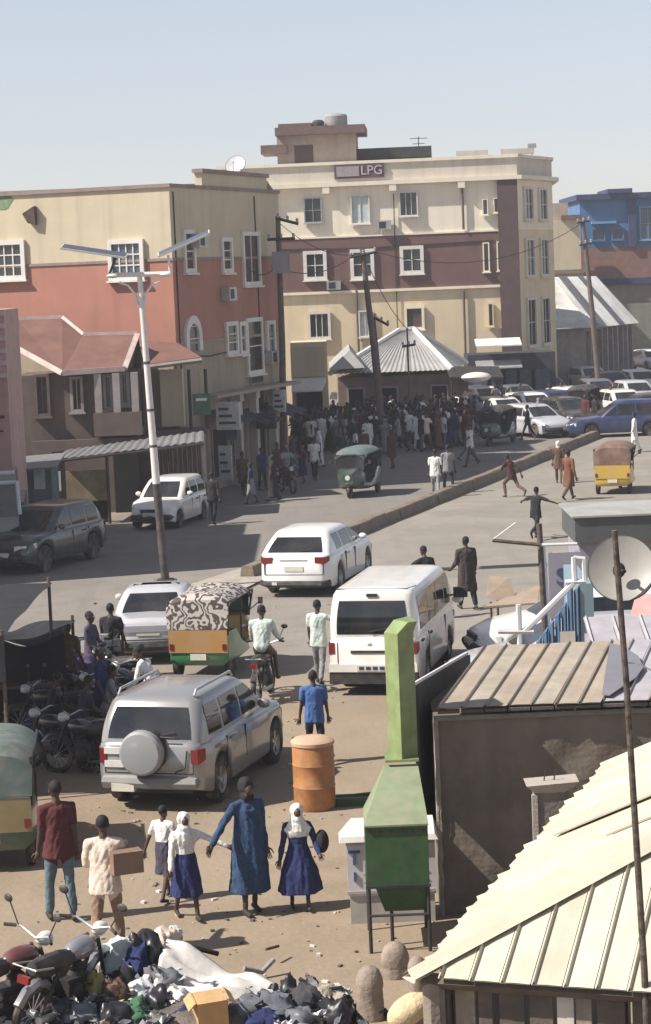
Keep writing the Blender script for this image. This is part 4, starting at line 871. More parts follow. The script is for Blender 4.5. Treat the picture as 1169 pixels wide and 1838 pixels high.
# ------------------------------------------------------------------ motor tricycles
def tricycle(name, label, loc, rz, canopy, upper, lower, group='motor tricycles', zebra=False, screen=True):
    t = thing(name, label, 'tricycle', loc, rz, group)
    L0, L1 = -1.25, 1.3
    def tub(u, v):     # floor tub and rear body
        return None
    # rear body: lofted tub
    st = [(-1.25, .52, .34, .86), (-1.2, .60, .3, .95), (-.6, .64, .28, .95), (-.15, .64, .28, .62), (.35, .62, .28, .48), (.8, .42, .3, .55)]
    vs = []; m = 10
    for y, w, zb, zt in st:
        ring = [(w * .8, zb), (w, zb + .1), (w, zt - .1), (w * .95, zt), (w * .6, zt), (-w * .6, zt), (-w * .95, zt), (-w, zt - .1), (-w, zb + .1), (-w * .8, zb)]
        vs += [(x, y, z) for x, z in ring]
    fs = [(i * m + k, i * m + (k + 1) % m, (i + 1) * m + (k + 1) % m, (i + 1) * m + k) for i in range(len(st) - 1) for k in range(m)] + [tuple(range(m)), tuple((len(st) - 1) * m + k for k in range(m))]
    mb = MB(lower); mb.add(vs, fs); mb.build('body', t)
    mb = MB(upper); mb.span((-.6, -1.275, .56), (.6, -1.235, 1.02)); mb.build('tail_panel', t, angle=0)
    # front cowl
    cw = [(.78, .5, .42, .98), (.98, .46, .4, 1.05), (1.2, .34, .42, 1.0), (1.34, .2, .5, .86)]
    vs = []; m = 8
    for y, w, zb, zt in cw:
        vs += [(x, y, z) for x, z in [(w * .8, zb), (w, zb + .12), (w, zt - .14), (w * .75, zt), (-w * .75, zt), (-w, zt - .14), (-w, zb + .12), (-w * .8, zb)]]
    fs = [(i * m + k, i * m + (k + 1) % m, (i + 1) * m + (k + 1) % m, (i + 1) * m + k) for i in range(3) for k in range(m)] + [tuple(range(m)), tuple(3 * m + k for k in range(m))]
    mb = MB(upper); mb.add(vs, fs); mb.build('front_cowl', t)
    # canopy: arched skin with thickness, rear curtain
    ts = [(-1.28, .62, 1.05), (-1.22, .64, 1.62), (-1.1, .64, 1.70), (-.2, .64, 1.74), (.5, .62, 1.72), (.82, .56, 1.62), (.9, .54, 1.55)]
    def can(u, v, o=0.0):
        f = v * (len(ts) - 1); i = min(int(f), len(ts) - 2); k = f - i
        y, w, z = [ts[i][j] + (ts[i+1][j] - ts[i][j]) * k for j in range(3)]
        a = (u - .5) * 2; d = 0.14 * a ** 4 + .05 * a * a
        sag = .012 * math.sin(v * 23) * (1 - a * a)
        return ((w + o) * a, y, z + o - d * (1 if v > .15 else v / .15) + sag)
    mb = MB(canopy); mb.grid(lambda u, v: can(u, v), 14, 24); mb.grid(lambda u, v: can(u, v, -.025), 14, 24); mb.build('canopy', t, angle=50)
    mb = MB(TRIM)
    for s in (-1, 1):
        mb.path([(s * .60, -1.2, .9), (s * .62, -1.18, 1.55), (s * .60, .8, 1.52), (s * .48, .88, 1.0)], .022, 6)
        mb.tube((s * .6, -.2, .6), (s * .61, -.2, 1.56), .02, n=6)
    mb.build('frame', t)
    if screen:
        mb = MB(CARGL); mb.grid(lambda u, v: ((u - .5) * 2 * (.46 + .05 * v), .93 - .06 * v, .98 + .5 * v), 4, 3); mb.build('windscreen', t)
        mb = MB(TRIM); mb.path([(-.48, .94, .98), (-.53, .88, 1.5), (.53, .88, 1.5), (.48, .94, .98), (-.48, .94, .98)], .02, 6); mb.build('windscreen_frame', t)
    mb = MB(TRIM); mb.span((-.55, -1.0, .6), (.55, -.5, .78)); mb.span((-.55, -1.08, .78), (.55, -.95, 1.25)); mb.build('passenger_seat', t, angle=0)
    mb = MB(TRIM); mb.span((-.3, .0, .48), (.3, .3, .72)); mb.build('driver_seat', t, angle=0)
    for s in (-1, 1): wheel(t, s * .54, -.85, .25, .12, s, TRIM)
    wheel(t, 0, 1.1, .25, .11, 1, TRIM)
    mb = MB(lower); mb.path([(0, .82, .42), (0, .95, .56), (0, 1.15, .6), (0, 1.36, .48)], .075, 8); mb.build('front_mudguard', t)
    mb = MB(CLEARL); mb.lathe([(.02, 1.36), (.09, 1.355), (.1, 1.3)], (0, 0, .74), 14, 'Y'); mb.build('headlight', t)
    for s in (-1, 1):
        mb = MB(REDL); mb.span((s * .5, -1.29, .62), (s * .58, -1.25, .74)); mb.build('taillight', t, angle=0)
        mb = MB(TRIM); mb.tube((s * .52, .9, 1.1), (s * .7, .95, 1.25), .012, n=5); mb.box((s * .72, .95, 1.27), (.1, .02, .14)); mb.build('mirror', t, angle=0)
    mb = MB(PLATE); mb.span((-.16, -1.295, .42), (.16, -1.27, .54)); mb.build('number_plate', t, angle=0)
    return t
def zebra_mat():
    m = bpy.data.materials.new('zebra_fabric'); m.use_nodes = True; t = m.node_tree; b = t.nodes['Principled BSDF']; N = t.nodes.new; L = t.links.new
    tc = N('ShaderNodeTexCoord'); w = N('ShaderNodeTexWave'); w.inputs['Scale'].default_value = 1.6; w.inputs['Distortion'].default_value = 19; w.inputs['Detail'].default_value = 2.0; w.inputs['Detail Scale'].default_value = 2.0
    r = N('ShaderNodeValToRGB'); r.color_ramp.elements[0].position = .42; r.color_ramp.elements[1].position = .5; r.color_ramp.elements[0].color = (.07, .05, .043, 1); r.color_ramp.elements[1].color = (.42, .385, .35, 1)
    L(tc.outputs['Object'], w.inputs['Vector']); L(w.outputs['Fac'], r.inputs[0]); L(r.outputs[0], b.inputs['Base Color']); b.inputs['Roughness'].default_value = .85
    return m
ZEB = zebra_mat(); KY = paint('tricycle_yellow', (.50, .33, .05), dust=.4, rough=.45); KG = paint('tricycle_green', (.04, .16, .07), dust=.35, rough=.45); KDG = paint('tricycle_dark_green', (.03, .055, .05), dust=.3)
CANB = M('canopy_black', (.03, .032, .035), rough=.9, var=.3, dust=.3); CANR = M('canopy_brown', (.15, .09, .07), rough=.9, var=.3, dust=.4); CANG = M('canopy_grey_green', (.14, .19, .18), rough=.7, var=.25, dust=.35)
KORA = paint('tricycle_orange', (.37, .20, .06), dust=.6, rough=.6)
tricycle('tricycle', 'tricycle with black and white zebra print canopy over a green and yellow body', G(386, 1216) + Vector((0, .9, 0)), math.radians(-13), ZEB, KORA, KG)
tricycle('tricycle', 'dark green tricycle coming towards us, alone on the sunlit far carriageway', G(648, 893) + Vector((-.1, .9, 0)), math.radians(180 - 15), KDG if False else M('canopy_teal', (.09, .13, .13), rough=.8, var=.2, dust=.3), KDG, KDG)
tricycle('tricycle', 'yellow tricycle with sagging brown canopy driving away at the right edge', G(1108, 886) + Vector((.1, .8, 0)), math.radians(-14), CANR, KY, KY)
tricycle('tricycle', 'dark tricycle facing us at the end of the median near the traffic queue', G(893, 800) + Vector((0, .8, 0)), math.radians(180 - 22), CANB, KDG, KDG)
tricycle('tricycle', 'tricycle with grey green canopy, cut by the left edge beside the man in red', G(-22, 1552) + Vector((.02, .75, 0)), math.radians(4), M('canopy_dull_grey_green', (.085, .115, .11), rough=.75, var=.3, dust=.35), paint('tricycle_dull_tan', (.20, .155, .07), dust=.5, rough=.6), paint('tricycle_deep_green', (.022, .075, .045), dust=.3))
tricycle('tricycle', 'small dark tricycle behind the traffic jam by the pole near the white shed', G(1046, 752), math.radians(180 - 20), CANB, KDG, KDG)
# ------------------------------------------------------------------ people: one continuous voxel-blended body each, five-fingered hands, faces
SKIN = M('skin_dark', (.075, .042, .028), rough=.55, var=.15, scale=8); HAIR = M('hair_black', (.012, .011, .011), rough=.8); SHOE = M('shoe_dark', (.03, .026, .024), rough=.7); EYE = M('eye_white', (.5, .48, .45), rough=.3)
def cloth(name, col, **k): return M('cloth_' + name, col, rough=.92, var=k.pop('var', .22), scale=k.pop('scale', 9), bump=.5, bscale=16, **k)
CW = cloth('white', (.68, .66, .63)); CNAVY = cloth('navy', (.02, .027, .095)); CBLUE = cloth('blue', (.055, .12, .30)); CTEAL = cloth('teal_blue', (.035, .085, .135)); CMAR = cloth('maroon', (.085, .022, .024))
CJEAN = cloth('faded_jeans', (.10, .14, .165)); CBEI = cloth('pale_beige', (.60, .49, .41)); CBRO = cloth('brown', (.11, .065, .045)); CBLK = cloth('black', (.018, .017, .019)); CGRY = cloth('grey', (.22, .22, .23)); CMINT = cloth('pale_mint', (.46, .52, .48)); CRED = cloth('red', (.27, .035, .03)); CYELL = cloth('mustard', (.4, .26, .06)); CGRN = cloth('green', (.05, .13, .07)); CSKY = cloth('sky_blue', (.12, .23, .45)); CORA = cloth('orange_brown', (.30, .11, .05))
def capsule(mb, p0, p1, r0, r1, n=10):
    p0, p1 = Vector(p0), Vector(p1); d = p1 - p0; L_ = d.length
    if L_ < 1e-6: d = Vector((0, 0, 1)); L_ = 1e-6
    d.normalize(); pts = []; rs = []
    for a in (-80, -50, -20): pts.append(p0 + d * r0 * math.sin(math.radians(a))); rs.append(r0 * math.cos(math.radians(a)))
    for k in (.33, .66): pts.append(p0.lerp(p1, k)); rs.append(r0 + (r1 - r0) * k)
    for a in (20, 50, 80): pts.append(p1 + d * r1 * math.sin(math.radians(a))); rs.append(r1 * math.cos(math.radians(a)))
    mb.path(pts, rs, n)
def dseg(pts, p0, p1, r0, r1):
    p0, p1 = np.array(p0), np.array(p1); d = p1 - p0; l2 = max(d @ d, 1e-9)
    k = np.clip((pts - p0) @ d / l2, 0, 1); q = p0 + k[:, None] * d
    return np.linalg.norm(pts - q, axis=1) - (r0 + (r1 - r0) * k)
def body_mesh(name, els, vox, mats, extra):
    """els: ('c', p0, p1, r0, r1, tag) | ('e', c, radii, tag) | ('l', [(z,cx,cy,rx,ry)..], tag)"""
    mb = MB()
    for e in els:
        if e[0] == 'c': capsule(mb, *e[1:5])
        elif e[0] == 'e': mb.ell(e[1], e[2], 14, 10)
        else:
            vs = []; n = 20
            for z, cx, cy, rx, ry in e[1]:
                for k in range(n):
                    w = 2 * math.pi * k / n; fold = 1 + (e[3] if len(e) > 3 else 0) * math.sin(k * 2 * math.pi * 5 / n + z * 3) * (1 if z < e[1][-1][0] * .6 else .3)
                    vs.append((cx + rx * math.cos(w) * fold, cy + ry * math.sin(w) * fold, z))
            m = len(e[1]); fs = [(i * n + k, i * n + (k + 1) % n, (i + 1) * n + (k + 1) % n, (i + 1) * n + k) for i in range(m - 1) for k in range(n)]
            fs += [tuple(range(n - 1, -1, -1)), tuple((m - 1) * n + k for k in range(n))]; mb.add(vs, fs)
    me = mb.mesh('blend', 0); o = bpy.data.objects.new('blend', me); COL.objects.link(o)
    r = o.modifiers.new('r', 'REMESH'); r.mode = 'VOXEL'; r.voxel_size = vox
    s = o.modifiers.new('s', 'SMOOTH'); s.factor = .5; s.iterations = 2
    bpy.context.view_layer.update()
    ev = bpy.data.meshes.new_from_object(o.evaluated_get(bpy.context.evaluated_depsgraph_get()))
    bpy.data.objects.remove(o); bpy.data.meshes.remove(me)
    nv, nf = len(ev.vertices), len(ev.polygons)
    co = np.empty(nv * 3); ev.vertices.foreach_get('co', co); co = co.reshape(-1, 3)
    cen = np.empty(nf * 3); ev.polygons.foreach_get('center', cen); cen = cen.reshape(-1, 3)
    best = np.full(nf, 1e9); mi = np.zeros(nf, int)
    for e in els:
        if e[0] == 'c': d = dseg(cen, e[1], e[2], e[3], e[4]); tg = e[5]
        elif e[0] == 'e': q = (cen - np.array(e[1])) / np.array(e[2]); d = (np.linalg.norm(q, axis=1) - 1) * min(e[2]); tg = e[3]
        else:
            pr = np.array(e[1]); order = np.argsort(pr[:, 0]); pr = pr[order]; z = cen[:, 2]
            f = lambda j: np.interp(z, pr[:, 0], pr[:, j])
            q = np.sqrt(((cen[:, 0] - f(1)) / f(3)) ** 2 + ((cen[:, 1] - f(2)) / f(4)) ** 2)
            d = (q - 1) * np.minimum(f(3), f(4)) + np.maximum(0, np.maximum(pr[0, 0] - z, z - pr[-1, 0])); tg = e[2]
        k = d < best; best[k] = d[k]; mi[k] = tg
    vs = [tuple(p) for p in co]; fs = [tuple(p.vertices) for p in ev.polygons]; bpy.data.meshes.remove(ev)
    if vox < .03:     # cloth hangs in small vertical folds
        cl_ = np.zeros(nv, bool)
        for p, tg in zip(fs, mi):
            if tg in (1, 2, 5): cl_[list(p)] = True
        for p, tg in zip(fs, mi):
            if tg in (0, 3, 4): cl_[list(p)] = False
        c0 = co - co.mean(0); sd_ = rnd.uniform(0, 50)
        for i in np.nonzero(cl_)[0]:
            x, y, z = co[i]; rr = math.hypot(x, y) + 1e-6; a = .012 * noise.noise(Vector((x * 15, y * 15, z * 1.6 + sd_))) + .006 * noise.noise(Vector((x * 26 + z * 12, y * 26, z * 5 + sd_)))
            vs[i] = (x + x / rr * a * 1.5, y + y / rr * a * 1.5, z)
    out = MB(); out.mats = list(mats); out.v = vs; out.f = fs; out.mi = list(mi)
    for m_, vv, ff in extra: out.cur = m_; out.add(vv, ff)
    me = bpy.data.meshes.new(name); me.from_pydata(out.v, [], out.f)
    for m_ in mats: me.materials.append(m_)
    me.polygons.foreach_set('material_index', [int(i) for i in out.mi]); me.polygons.foreach_set('use_smooth', [True] * len(out.f)); me.update()
    return me
def hand(wr, d, side, s, palm_dir=None):       # palm and five fingers, slightly curled, rooted in the wrist
    mb = MB(); d = Vector(d).normalized(); up = Vector((0, -1, 0)) if abs(d.y) < .8 else Vector((0, 0, 1))
    a = d.cross(up).normalized(); b = a.cross(d).normalized(); wr = Vector(wr)
    def pt(x, y, z): return wr + a * x * s + d * y * s + b * z * s
    mb.path([pt(0, -.01, 0), pt(0, .03, 0), pt(0, .075, .004), pt(0, .088, .006)], [.026 * s, .034 * s, .036 * s, .022 * s], 8)
    for i, (x, l) in enumerate(((-.03, .072), (-.010, .08), (.011, .075), (.031, .058))):
        mb.path([pt(x * .9, .065, .0), pt(x, .09 + .0 * l, .004), pt(x * 1.12, .09 + l * .5, .014), pt(x * 1.12, .09 + l * .92, .034)], [.009 * s, .0092 * s, .008 * s, .006 * s], 6)
    sg = side
    mb.path([pt(sg * .018, .02, .004), pt(sg * .05, .045, .014), pt(sg * .062, .075, .026), pt(sg * .06, .098, .034)], [.014 * s, .011 * s, .009 * s, .007 * s], 6)
    return mb.v, mb.f
ROT = lambda a, ax: Matrix.Rotation(math.radians(a), 3, ax)
def person_mesh(name, H=1.74, legs=((12, 0, 2), (-10, 14, 2)), arms=((8, 6, 12), (-6, 6, 10)), lean=0, turn=0, top=1, style='shirt', mats=None, vox=.014, sleeve='short', hair='short', hem=.62, skirt=.28, bulk=1.0, face=True, fingers=True, nod=0):
    """faces local -Y. material slots: 0 skin 1 top 2 bottom 3 shoe 4 hair 5 veil"""
    s = H / 1.74; els = []; ex = []
    hipz = .92
    def V(x, y, z): return Vector((x, y, z))
    feet = []
    hip = V(0, 0, hipz)
    for i, sg in enumerate((1, -1)):
        sw, kn, ab = legs[i]
        h = hip + V(sg * .085, 0, -.02); R = ROT(-sw, 'X') @ ROT(0, 'Y')
        dth = ROT(-sg * ab, 'Y') @ (ROT(-sw, 'X') @ V(0, 0, -1)); k = h + dth * .43
        dsh = ROT(-sg * ab * .4, 'Y') @ (ROT(-sw + kn, 'X') @ V(0, 0, -1)); an = k + dsh * .42
        fd = (ROT(-sw + kn, 'X') @ V(0, -1, 0)); fd = V(0, fd.y, fd.z * .6).normalized()
        toe = an + fd * .15 + V(0, 0, -.045); heel = an + fd * -.045 + V(0, 0, -.045)
        feet.append((h, k, an, toe, heel))
    zmin = min(min(f[3].z, f[4].z) for f in feet) - .035
    off = V(0, 0, -zmin)
    B = bulk; trouser = style in ('shirt', 'kaftan')
    for h, k, an, toe, heel in feet:
        h, k, an, toe, heel = [(p + off) for p in (h, k, an, toe, heel)]
        t = 2 if trouser else 0
        els.append(('c', h, k, .088 * B, .066 * B if trouser else .058, t)); els.append(('c', k, k.lerp(an, .85), .062 * B if trouser else .053, .056 * B if trouser else .036, t))
        els.append(('c', k.lerp(an, .8), an, .04, .036, 0)); els.append(('c', heel, toe, .038, .032, 3))
    hip = hip + off
    Rl = ROT(lean, 'X') @ ROT(turn, 'Z')            # positive lean = forward (-Y)
    def T(x, y, z): return hip + Rl @ V(x, y, z)
    els.append(('e', tuple(hip + V(0, .005, 0)), (.155 * B, .115 * B, .12), 2 if trouser else 1))
    # torso as stacked ellipsoids/capsules
    rg = []
    for z, rx, ry in ((-.02, .15, .115), (.1, .148, .112), (.2, .152, .112), (.3, .164, .114), (.38, .17, .112), (.44, .155, .10), (.475, .11, .08)):
        c = T(0, 0, z); rg.append((c.z, c.x, c.y, rx * B, ry * B))
    els.append(('l', rg, 1))
    for sg in (1, -1): els.append(('c', T(sg * .06, 0, .47), T(sg * .165, .005, .445), .06, .062 * B, 1))
    els.append(('c', T(0, .012, .48), T(0, -.005, .57), .05, .048, 0))
    Rh = Rl @ ROT(nod, 'X')
    hc = T(0, -.012, .665)
    def HD(x, y, z): return hc + Rh @ V(x, y, z)
    els.append(('e', tuple(HD(0, .005, .02)), (.078, .095, .10), 0)); els.append(('e', tuple(HD(0, -.03, -.05)), (.058, .06, .065), 0))
    if face:
        els.append(('e', tuple(HD(0, -.095, -.012)), (.014, .02, .024), 0)); els.append(('e', tuple(HD(0, -.082, -.055)), (.026, .014, .012), 0))
        for sg in (1, -1): els.append(('e', tuple(HD(sg * .08, .01, -.01)), (.012, .02, .03), 0))
        for sg in (1, -1):
            mb = MB(); mb.ell(HD(sg * .03, -.086, .012), (.012, .008, .008), 8, 5); ex.append((6, mb.v, mb.f))
            mb = MB(); mb.ell(HD(sg * .03, -.0925, .012), (.005, .004, .005), 6, 4); ex.append((4, mb.v, mb.f))
    if hair == 'short': els.append(('e', tuple(HD(0, .02, .04)), (.083, .093, .092), 4))
    elif hair == 'cap': els.append(('l', [((hc.z + .04) , hc.x, hc.y + .005, .09, .10), (hc.z + .135, hc.x, hc.y + .005, .085, .095)], 5))
    elif hair == 'veil':
        els.append(('e', tuple(HD(0, .02, .02)), (.105, .105, .125), 5)); els.append(('e', tuple(HD(0, -.045, -.11)), (.10, .075, .07), 5))
        els.append(('c', T(0, .01, .55), T(0, .01, .42), .10, .17, 5))
        els.append(('c', T(.05, .0, .46), T(.17, .01, .38), .10, .09, 5)); els.append(('c', T(-.05, .0, .46), T(-.17, .01, .38), .10, .09, 5))
        els.append(('e', tuple(T(0, .02, .34)), (.20, .15, .16), 5))
        els.append(('e', tuple(HD(0, -.075, -.005)), (.052, .05, .07), 0))
    elif hair == 'scarf':
        els.append(('e', tuple(HD(0, .02, .03)), (.10, .11, .115), 5)); els.append(('e', tuple(HD(0, .0, -.1)), (.085, .085, .07), 5)); els.append(('e', tuple(HD(0, -.07, -.01)), (.05, .048, .066), 0))
    # arms
    for i, sg in enumerate((1, -1)):
        fw, ab, el = arms[i]
        sh = T(sg * .185, .0, .445)
        du = Rl @ (ROT(-sg * ab, 'Y') @ (ROT(-fw, 'X') @ V(0, 0, -1))); e = sh + du * .29
        df = Rl @ (ROT(-sg * ab, 'Y') @ (ROT(-fw - el, 'X') @ V(0, 0, -1))); w = e + df * .25
        long_ = sleeve == 'long'
        els.append(('c', sh, sh.lerp(e, .62), .06 * B, .056 * B, 1)); els.append(('c', sh.lerp(e, .55), e, .052 * B if long_ else .042, .05 * B if long_ else .038, 1 if long_ else 0))
        els.append(('c', e, w, .05 * B if long_ else .038, .043 if long_ else .026, 1 if long_ else 0)); els.append(('c', e.lerp(w, .9), w + df * .05, .026, .026, 0))
        if fingers:
            vv, ff = hand(w + df * .02, df, -sg, 1.0); ex.append((0, vv, ff))
        else: els.append(('c', w, w + df * .12, .028, .022, 0))
    # loose cloth
    if style == 'kaftan' or style == 'shirt':
        zb = hip.z + (-.16 if style == 'shirt' else hem - .92 + (0)); k = 1.0 if style == 'shirt' else 1.12
        els.append(('l', [(zb, 0, .0, .19 * B * k, .145 * B * k), (hip.z, 0, 0, .178 * B, .13 * B), (hip.z + .12, hip.x + (T(0, 0, .12) - hip).x, (T(0, 0, .12)).y, .165 * B, .12 * B), (hip.z + .2, T(0, 0, .2).x, T(0, 0, .2).y, .16 * B, .115 * B)], 1, .05))
    elif style == 'skirt':
        els.append(('l', [(hem, 0, .0, skirt, skirt * .82), (hem + (hip.z - hem) * .5, 0, 0, skirt * .86, skirt * .7), (hip.z, 0, 0, .19, .145), (hip.z + .14, T(0, 0, .14).x, T(0, 0, .14).y, .15, .115)], 2, .09))
    elif style == 'robe':
        els.append(('l', [(hem, 0, .0, skirt, skirt * .8), (hem + .35, 0, 0, skirt * .88, skirt * .7), (hip.z, 0, 0, .21, .16), (hip.z + .2, T(0, 0, .2).x, T(0, 0, .2).y, .19, .145), (hip.z + .4, T(0, 0, .4).x, T(0, 0, .4).y, .17, .13)], 1, .07))
    me = body_mesh(name, els, vox, mats, ex)
    if abs(s - 1) > 1e-3:
        me.transform(Matrix.Scale(s, 4))
    return me
def mats_of(top, bot, veil=CW, shoe=SHOE, skin=SKIN): return [skin, top, bot, shoe, HAIR, veil, EYE]
def person(label, loc, rz, group=None, top=CW, bot=CJEAN, veil=CW, cat='person', **k):
    me = person_mesh('person', mats=mats_of(top, bot, veil), **k)
    o = put('person', me, None, loc, rz); tag(o, label, cat, group); return o
def foot(px, py): return G(px, py)
R_ = math.radians
WALK = ((22, 4, 2), (-18, 22, 2))
# --- the foreground group
person('man in maroon shirt and faded jeans standing seen from behind at lower left', foot(112, 1652), R_(200), top=CMAR, bot=CJEAN, H=1.78, legs=((5, 0, 4), (-6, 4, 3)), arms=((4, 5, 14), (-4, 5, 12)), sleeve='short', bulk=1.03)
pb = foot(196, 1712)
person('man in pale beige kaftan walking in front of the rubbish heap', pb, R_(170), top=CBEI, bot=cloth('dusty_brown', (.24, .155, .11)), H=1.70, legs=((-14, 20, 2), (16, 2, 2)), arms=((20, 8, 70), (30, 6, 75)), style='shirt', sleeve='long', bulk=1.08, turn=12)
person('child in white top and dark grey skirt behind the girl in the white veil', foot(300, 1616), R_(150), top=CW, bot=cloth('dark_slate', (.055, .05, .075)), H=1.14 * 1.1, style='skirt', hem=.5, skirt=.21, legs=((16, 0, 2), (-14, 10, 2)), arms=((-14, 20, 8), (10, 10, 10)))
person('girl in long white veil and navy skirt holding the hand of the woman in blue', foot(338, 1650), R_(20), top=CW, bot=CNAVY, H=1.36, style='skirt', hem=.40, skirt=.27, hair='veil', legs=((14, 0, 2), (-12, 14, 2)), arms=((10, 62, 8), (6, 10, 10)), sleeve='long')
person('woman in blue robe and dark headscarf leading a girl by the hand', foot(452, 1640), R_(25), top=cloth('deep_blue', (.028, .055, .115), var=.35), bot=CNAVY, veil=CBLK, H=1.72, style='robe', hem=.30, skirt=.27, hair='scarf', legs=((-8, 2, 2), (10, 12, 2)), arms=((-2, 4, 14), (6, 40, 10)), sleeve='long')
person('girl in white veil and navy dress with a bag on her shoulder', foot(540, 1632), R_(8), top=CNAVY, bot=CNAVY, H=1.34, style='skirt', hem=.30, skirt=.36, hair='veil', legs=((10, 0, 3), (-8, 4, 3)), arms=((10, 16, 40), (4, 14, 14)), sleeve='long')
# --- middle ground
person('boy in sky blue shirt standing behind the orange drum', G(568, 1372), R_(185), top=CBLUE, bot=CBLK, H=1.55, vox=.017, arms=((6, 8, 10), (6, 8, 10)))
person('rider in pale mint gown sitting on the motorcycle beside the zebra tricycle', G(474, 1252) + Vector((0, 0, .28)), R_(170), top=CMINT, bot=CMINT, H=1.72, vox=.017, legs=((62, 78, 24), (62, 78, 24)), arms=((42, 14, 30), (42, 14, 30)), lean=10, sleeve='long', style='none', bulk=1.1)
person('thin man with one arm stretched out between the motorcycle and the white van', G(575, 1228), R_(160), top=CMINT, bot=CGRY, H=1.66, vox=.018, arms=((10, 6, 12), (20, 62, 4)))
person('man in white gown standing beyond the silver SUV roof', G(282, 1322), R_(250), top=CW, bot=CW, H=1.66, vox=.018, style='kaftan', hem=.5, sleeve='long', lean=26, veil=CW, arms=((40, 8, 30), (30, 8, 30)))
person('man in dark jacket leaning with arm out beyond the white van', G(772, 1112), R_(210), top=CBLK, bot=CBRO, H=1.70, vox=.02, arms=((30, 60, 10), (10, 10, 20)), lean=15)
person('man in dark striped gown standing alone on the near carriageway', G(840, 1094), R_(200), top=cloth('dark_grey_brown', (.05, .038, .036)), bot=CBLK, H=1.72, vox=.02, style='kaftan', hem=.42, sleeve='long', bulk=1.15, arms=((14, 10, 40), (4, 8, 20)))
person('man in white shirt and grey trousers walking along the median', G(783, 893), R_(175), top=CW, bot=CGRY, H=1.74, vox=.022, legs=WALK, fingers=True)
person('man in dark grey clothes walking beside the man in white by the median', G(806, 886), R_(190), top=CGRY, bot=CBLK, H=1.76, vox=.022, legs=((16, 2, 3), (-14, 16, 3)))
run = ((48, 60, 4), (-30, 40, 4))
person('person in dark red clothes stepping over the median wall', G(920, 893), R_(215), top=cloth('dark_red_brown', (.06, .022, .02)), bot=CBRO, H=1.64, vox=.022, legs=run, arms=((50, 20, 40), (-30, 20, 40)), lean=20)
person('person in black running with arms thrown wide on the near carriageway', G(963, 968), R_(150), top=CBLK, bot=CBLK, H=1.66, vox=.02, legs=run, arms=((20, 75, 30), (10, 70, 40)), lean=8)
person('tall person in long brown gown striding by the end of the median', G(1022, 898), R_(140), top=cloth('rust_brown', (.17, .065, .04)), bot=CBRO, H=1.80, vox=.022, legs=((30, 6, 3), (-26, 24, 3)), style='kaftan', hem=.5, sleeve='long', arms=((20, 14, 20), (-10, 10, 20)))
person('person with white headscarf and brown dress beside the tall striding person', G(1004, 868), R_(170), top=CBRO, bot=CBRO, veil=CW, H=1.58, vox=.022, legs=WALK, hair='scarf', style='kaftan', hem=.6)
person('man in white shirt and black trousers walking near the dark green tricycle', G(566, 862), R_(170), top=CW, bot=CBLK, H=1.72, vox=.022, legs=WALK)
person('man in grey shirt riding a motorcycle in the shade of the corner building', G(516, 884) + Vector((0, 0, .28)), R_(20), top=CGRY, bot=CBLK, H=1.7, vox=.024, legs=((62, 78, 22), (62, 78, 22)), arms=((42, 14, 30), (42, 14, 30)), lean=8, style='none')
person('man in black leaning beside the white hatchback', G(384, 942), R_(160), top=CBLK, bot=CBLK, H=1.72, vox=.024)
person('man in dark blue shirt standing by the tan counter of the lock-up shops', G(205, 905), R_(190), top=cloth('dull_blue', (.05, .06, .10)), bot=CBLK, H=1.68, vox=.026)
person('person in dark gown walking by the pillars of the corner building', G(438, 890), R_(165), top=CBRO, bot=CBLK, H=1.66, vox=.026, style='kaftan', hem=.5, legs=WALK)
for (px, py, lab, c) in ((150, 1352, 'trader in dark purple cloth seated by the black stall', cloth('dark_purple', (.04, .03, .06))), (192, 1330, 'trader in grey cloth seated by the silver SUV', CGRY), (96, 1345, 'trader in black seated under the black canopy', CBLK)):
    person(lab, G(px, py), R_(rnd.uniform(100, 200)), top=c, bot=CBLK, H=1.6, vox=.022, legs=((70, 75, 10), (70, 75, 8)), arms=((30, 10, 50), (30, 10, 50)), lean=14)
# --- the crowd in the shaded street: shared bodies, individual people
VAR = [person_mesh('person', mats=mats_of(CW, CBLK), vox=.034, face=False, fingers=False, H=h, **k) for h, k in (
    (1.74, dict(legs=WALK)), (1.68, dict(legs=((4, 0, 3), (-4, 2, 3)))), (1.7, dict(style='kaftan', hem=.5, sleeve='long')), (1.6, dict(style='robe', hem=.15, skirt=.25, hair='veil')), (1.78, dict(legs=((20, 2, 3), (-22, 24, 3)), arms=((40, 10, 30), (-20, 10, 20)))), (1.55, dict(style='skirt', hem=.4, skirt=.24, hair='scarf')))]
COLS = [('white', CW, 10), ('black', CBLK, 22), ('dark brown', CBRO, 10), ('navy', CNAVY, 7), ('maroon', CMAR, 5), ('grey', CGRY, 5), ('sky blue', CSKY, 1), ('pale beige', CBEI, 4)]
bag = [c for c in COLS for _ in range(c[2])]
r2 = random.Random(21)
def crowd_person(px, py, group, where, ci=None):
    nm, m_, _ = ci or r2.choice(bag); vi = r2.randrange(6)
    o = bpy.data.objects.new('person', VAR[vi]); COL.objects.link(o); o.location = G(px, py); o.rotation_euler = (0, 0, r2.uniform(0, 6.28)); k = r2.uniform(.93, 1.05); o.scale = (k * r2.uniform(.95, 1.1), k, k)
    kind = ('shirt', 'shirt', 'kaftan', 'robe and veil', 'shirt', 'dress')[vi]
    bot = r2.choice((CBLK, CJEAN, CBRO, CGRY, CNAVY))
    for i, mm in enumerate((SKIN, m_, m_ if vi in (2, 3) else bot, SHOE, HAIR, r2.choice((CW, CBLK, CBRO)) if vi == 5 else m_)):
        o.material_slots[i].link = 'OBJECT'; o.material_slots[i].material = mm
    tag(o, 'person in %s %s %s' % (nm, kind, where), 'person', group)
n = 0
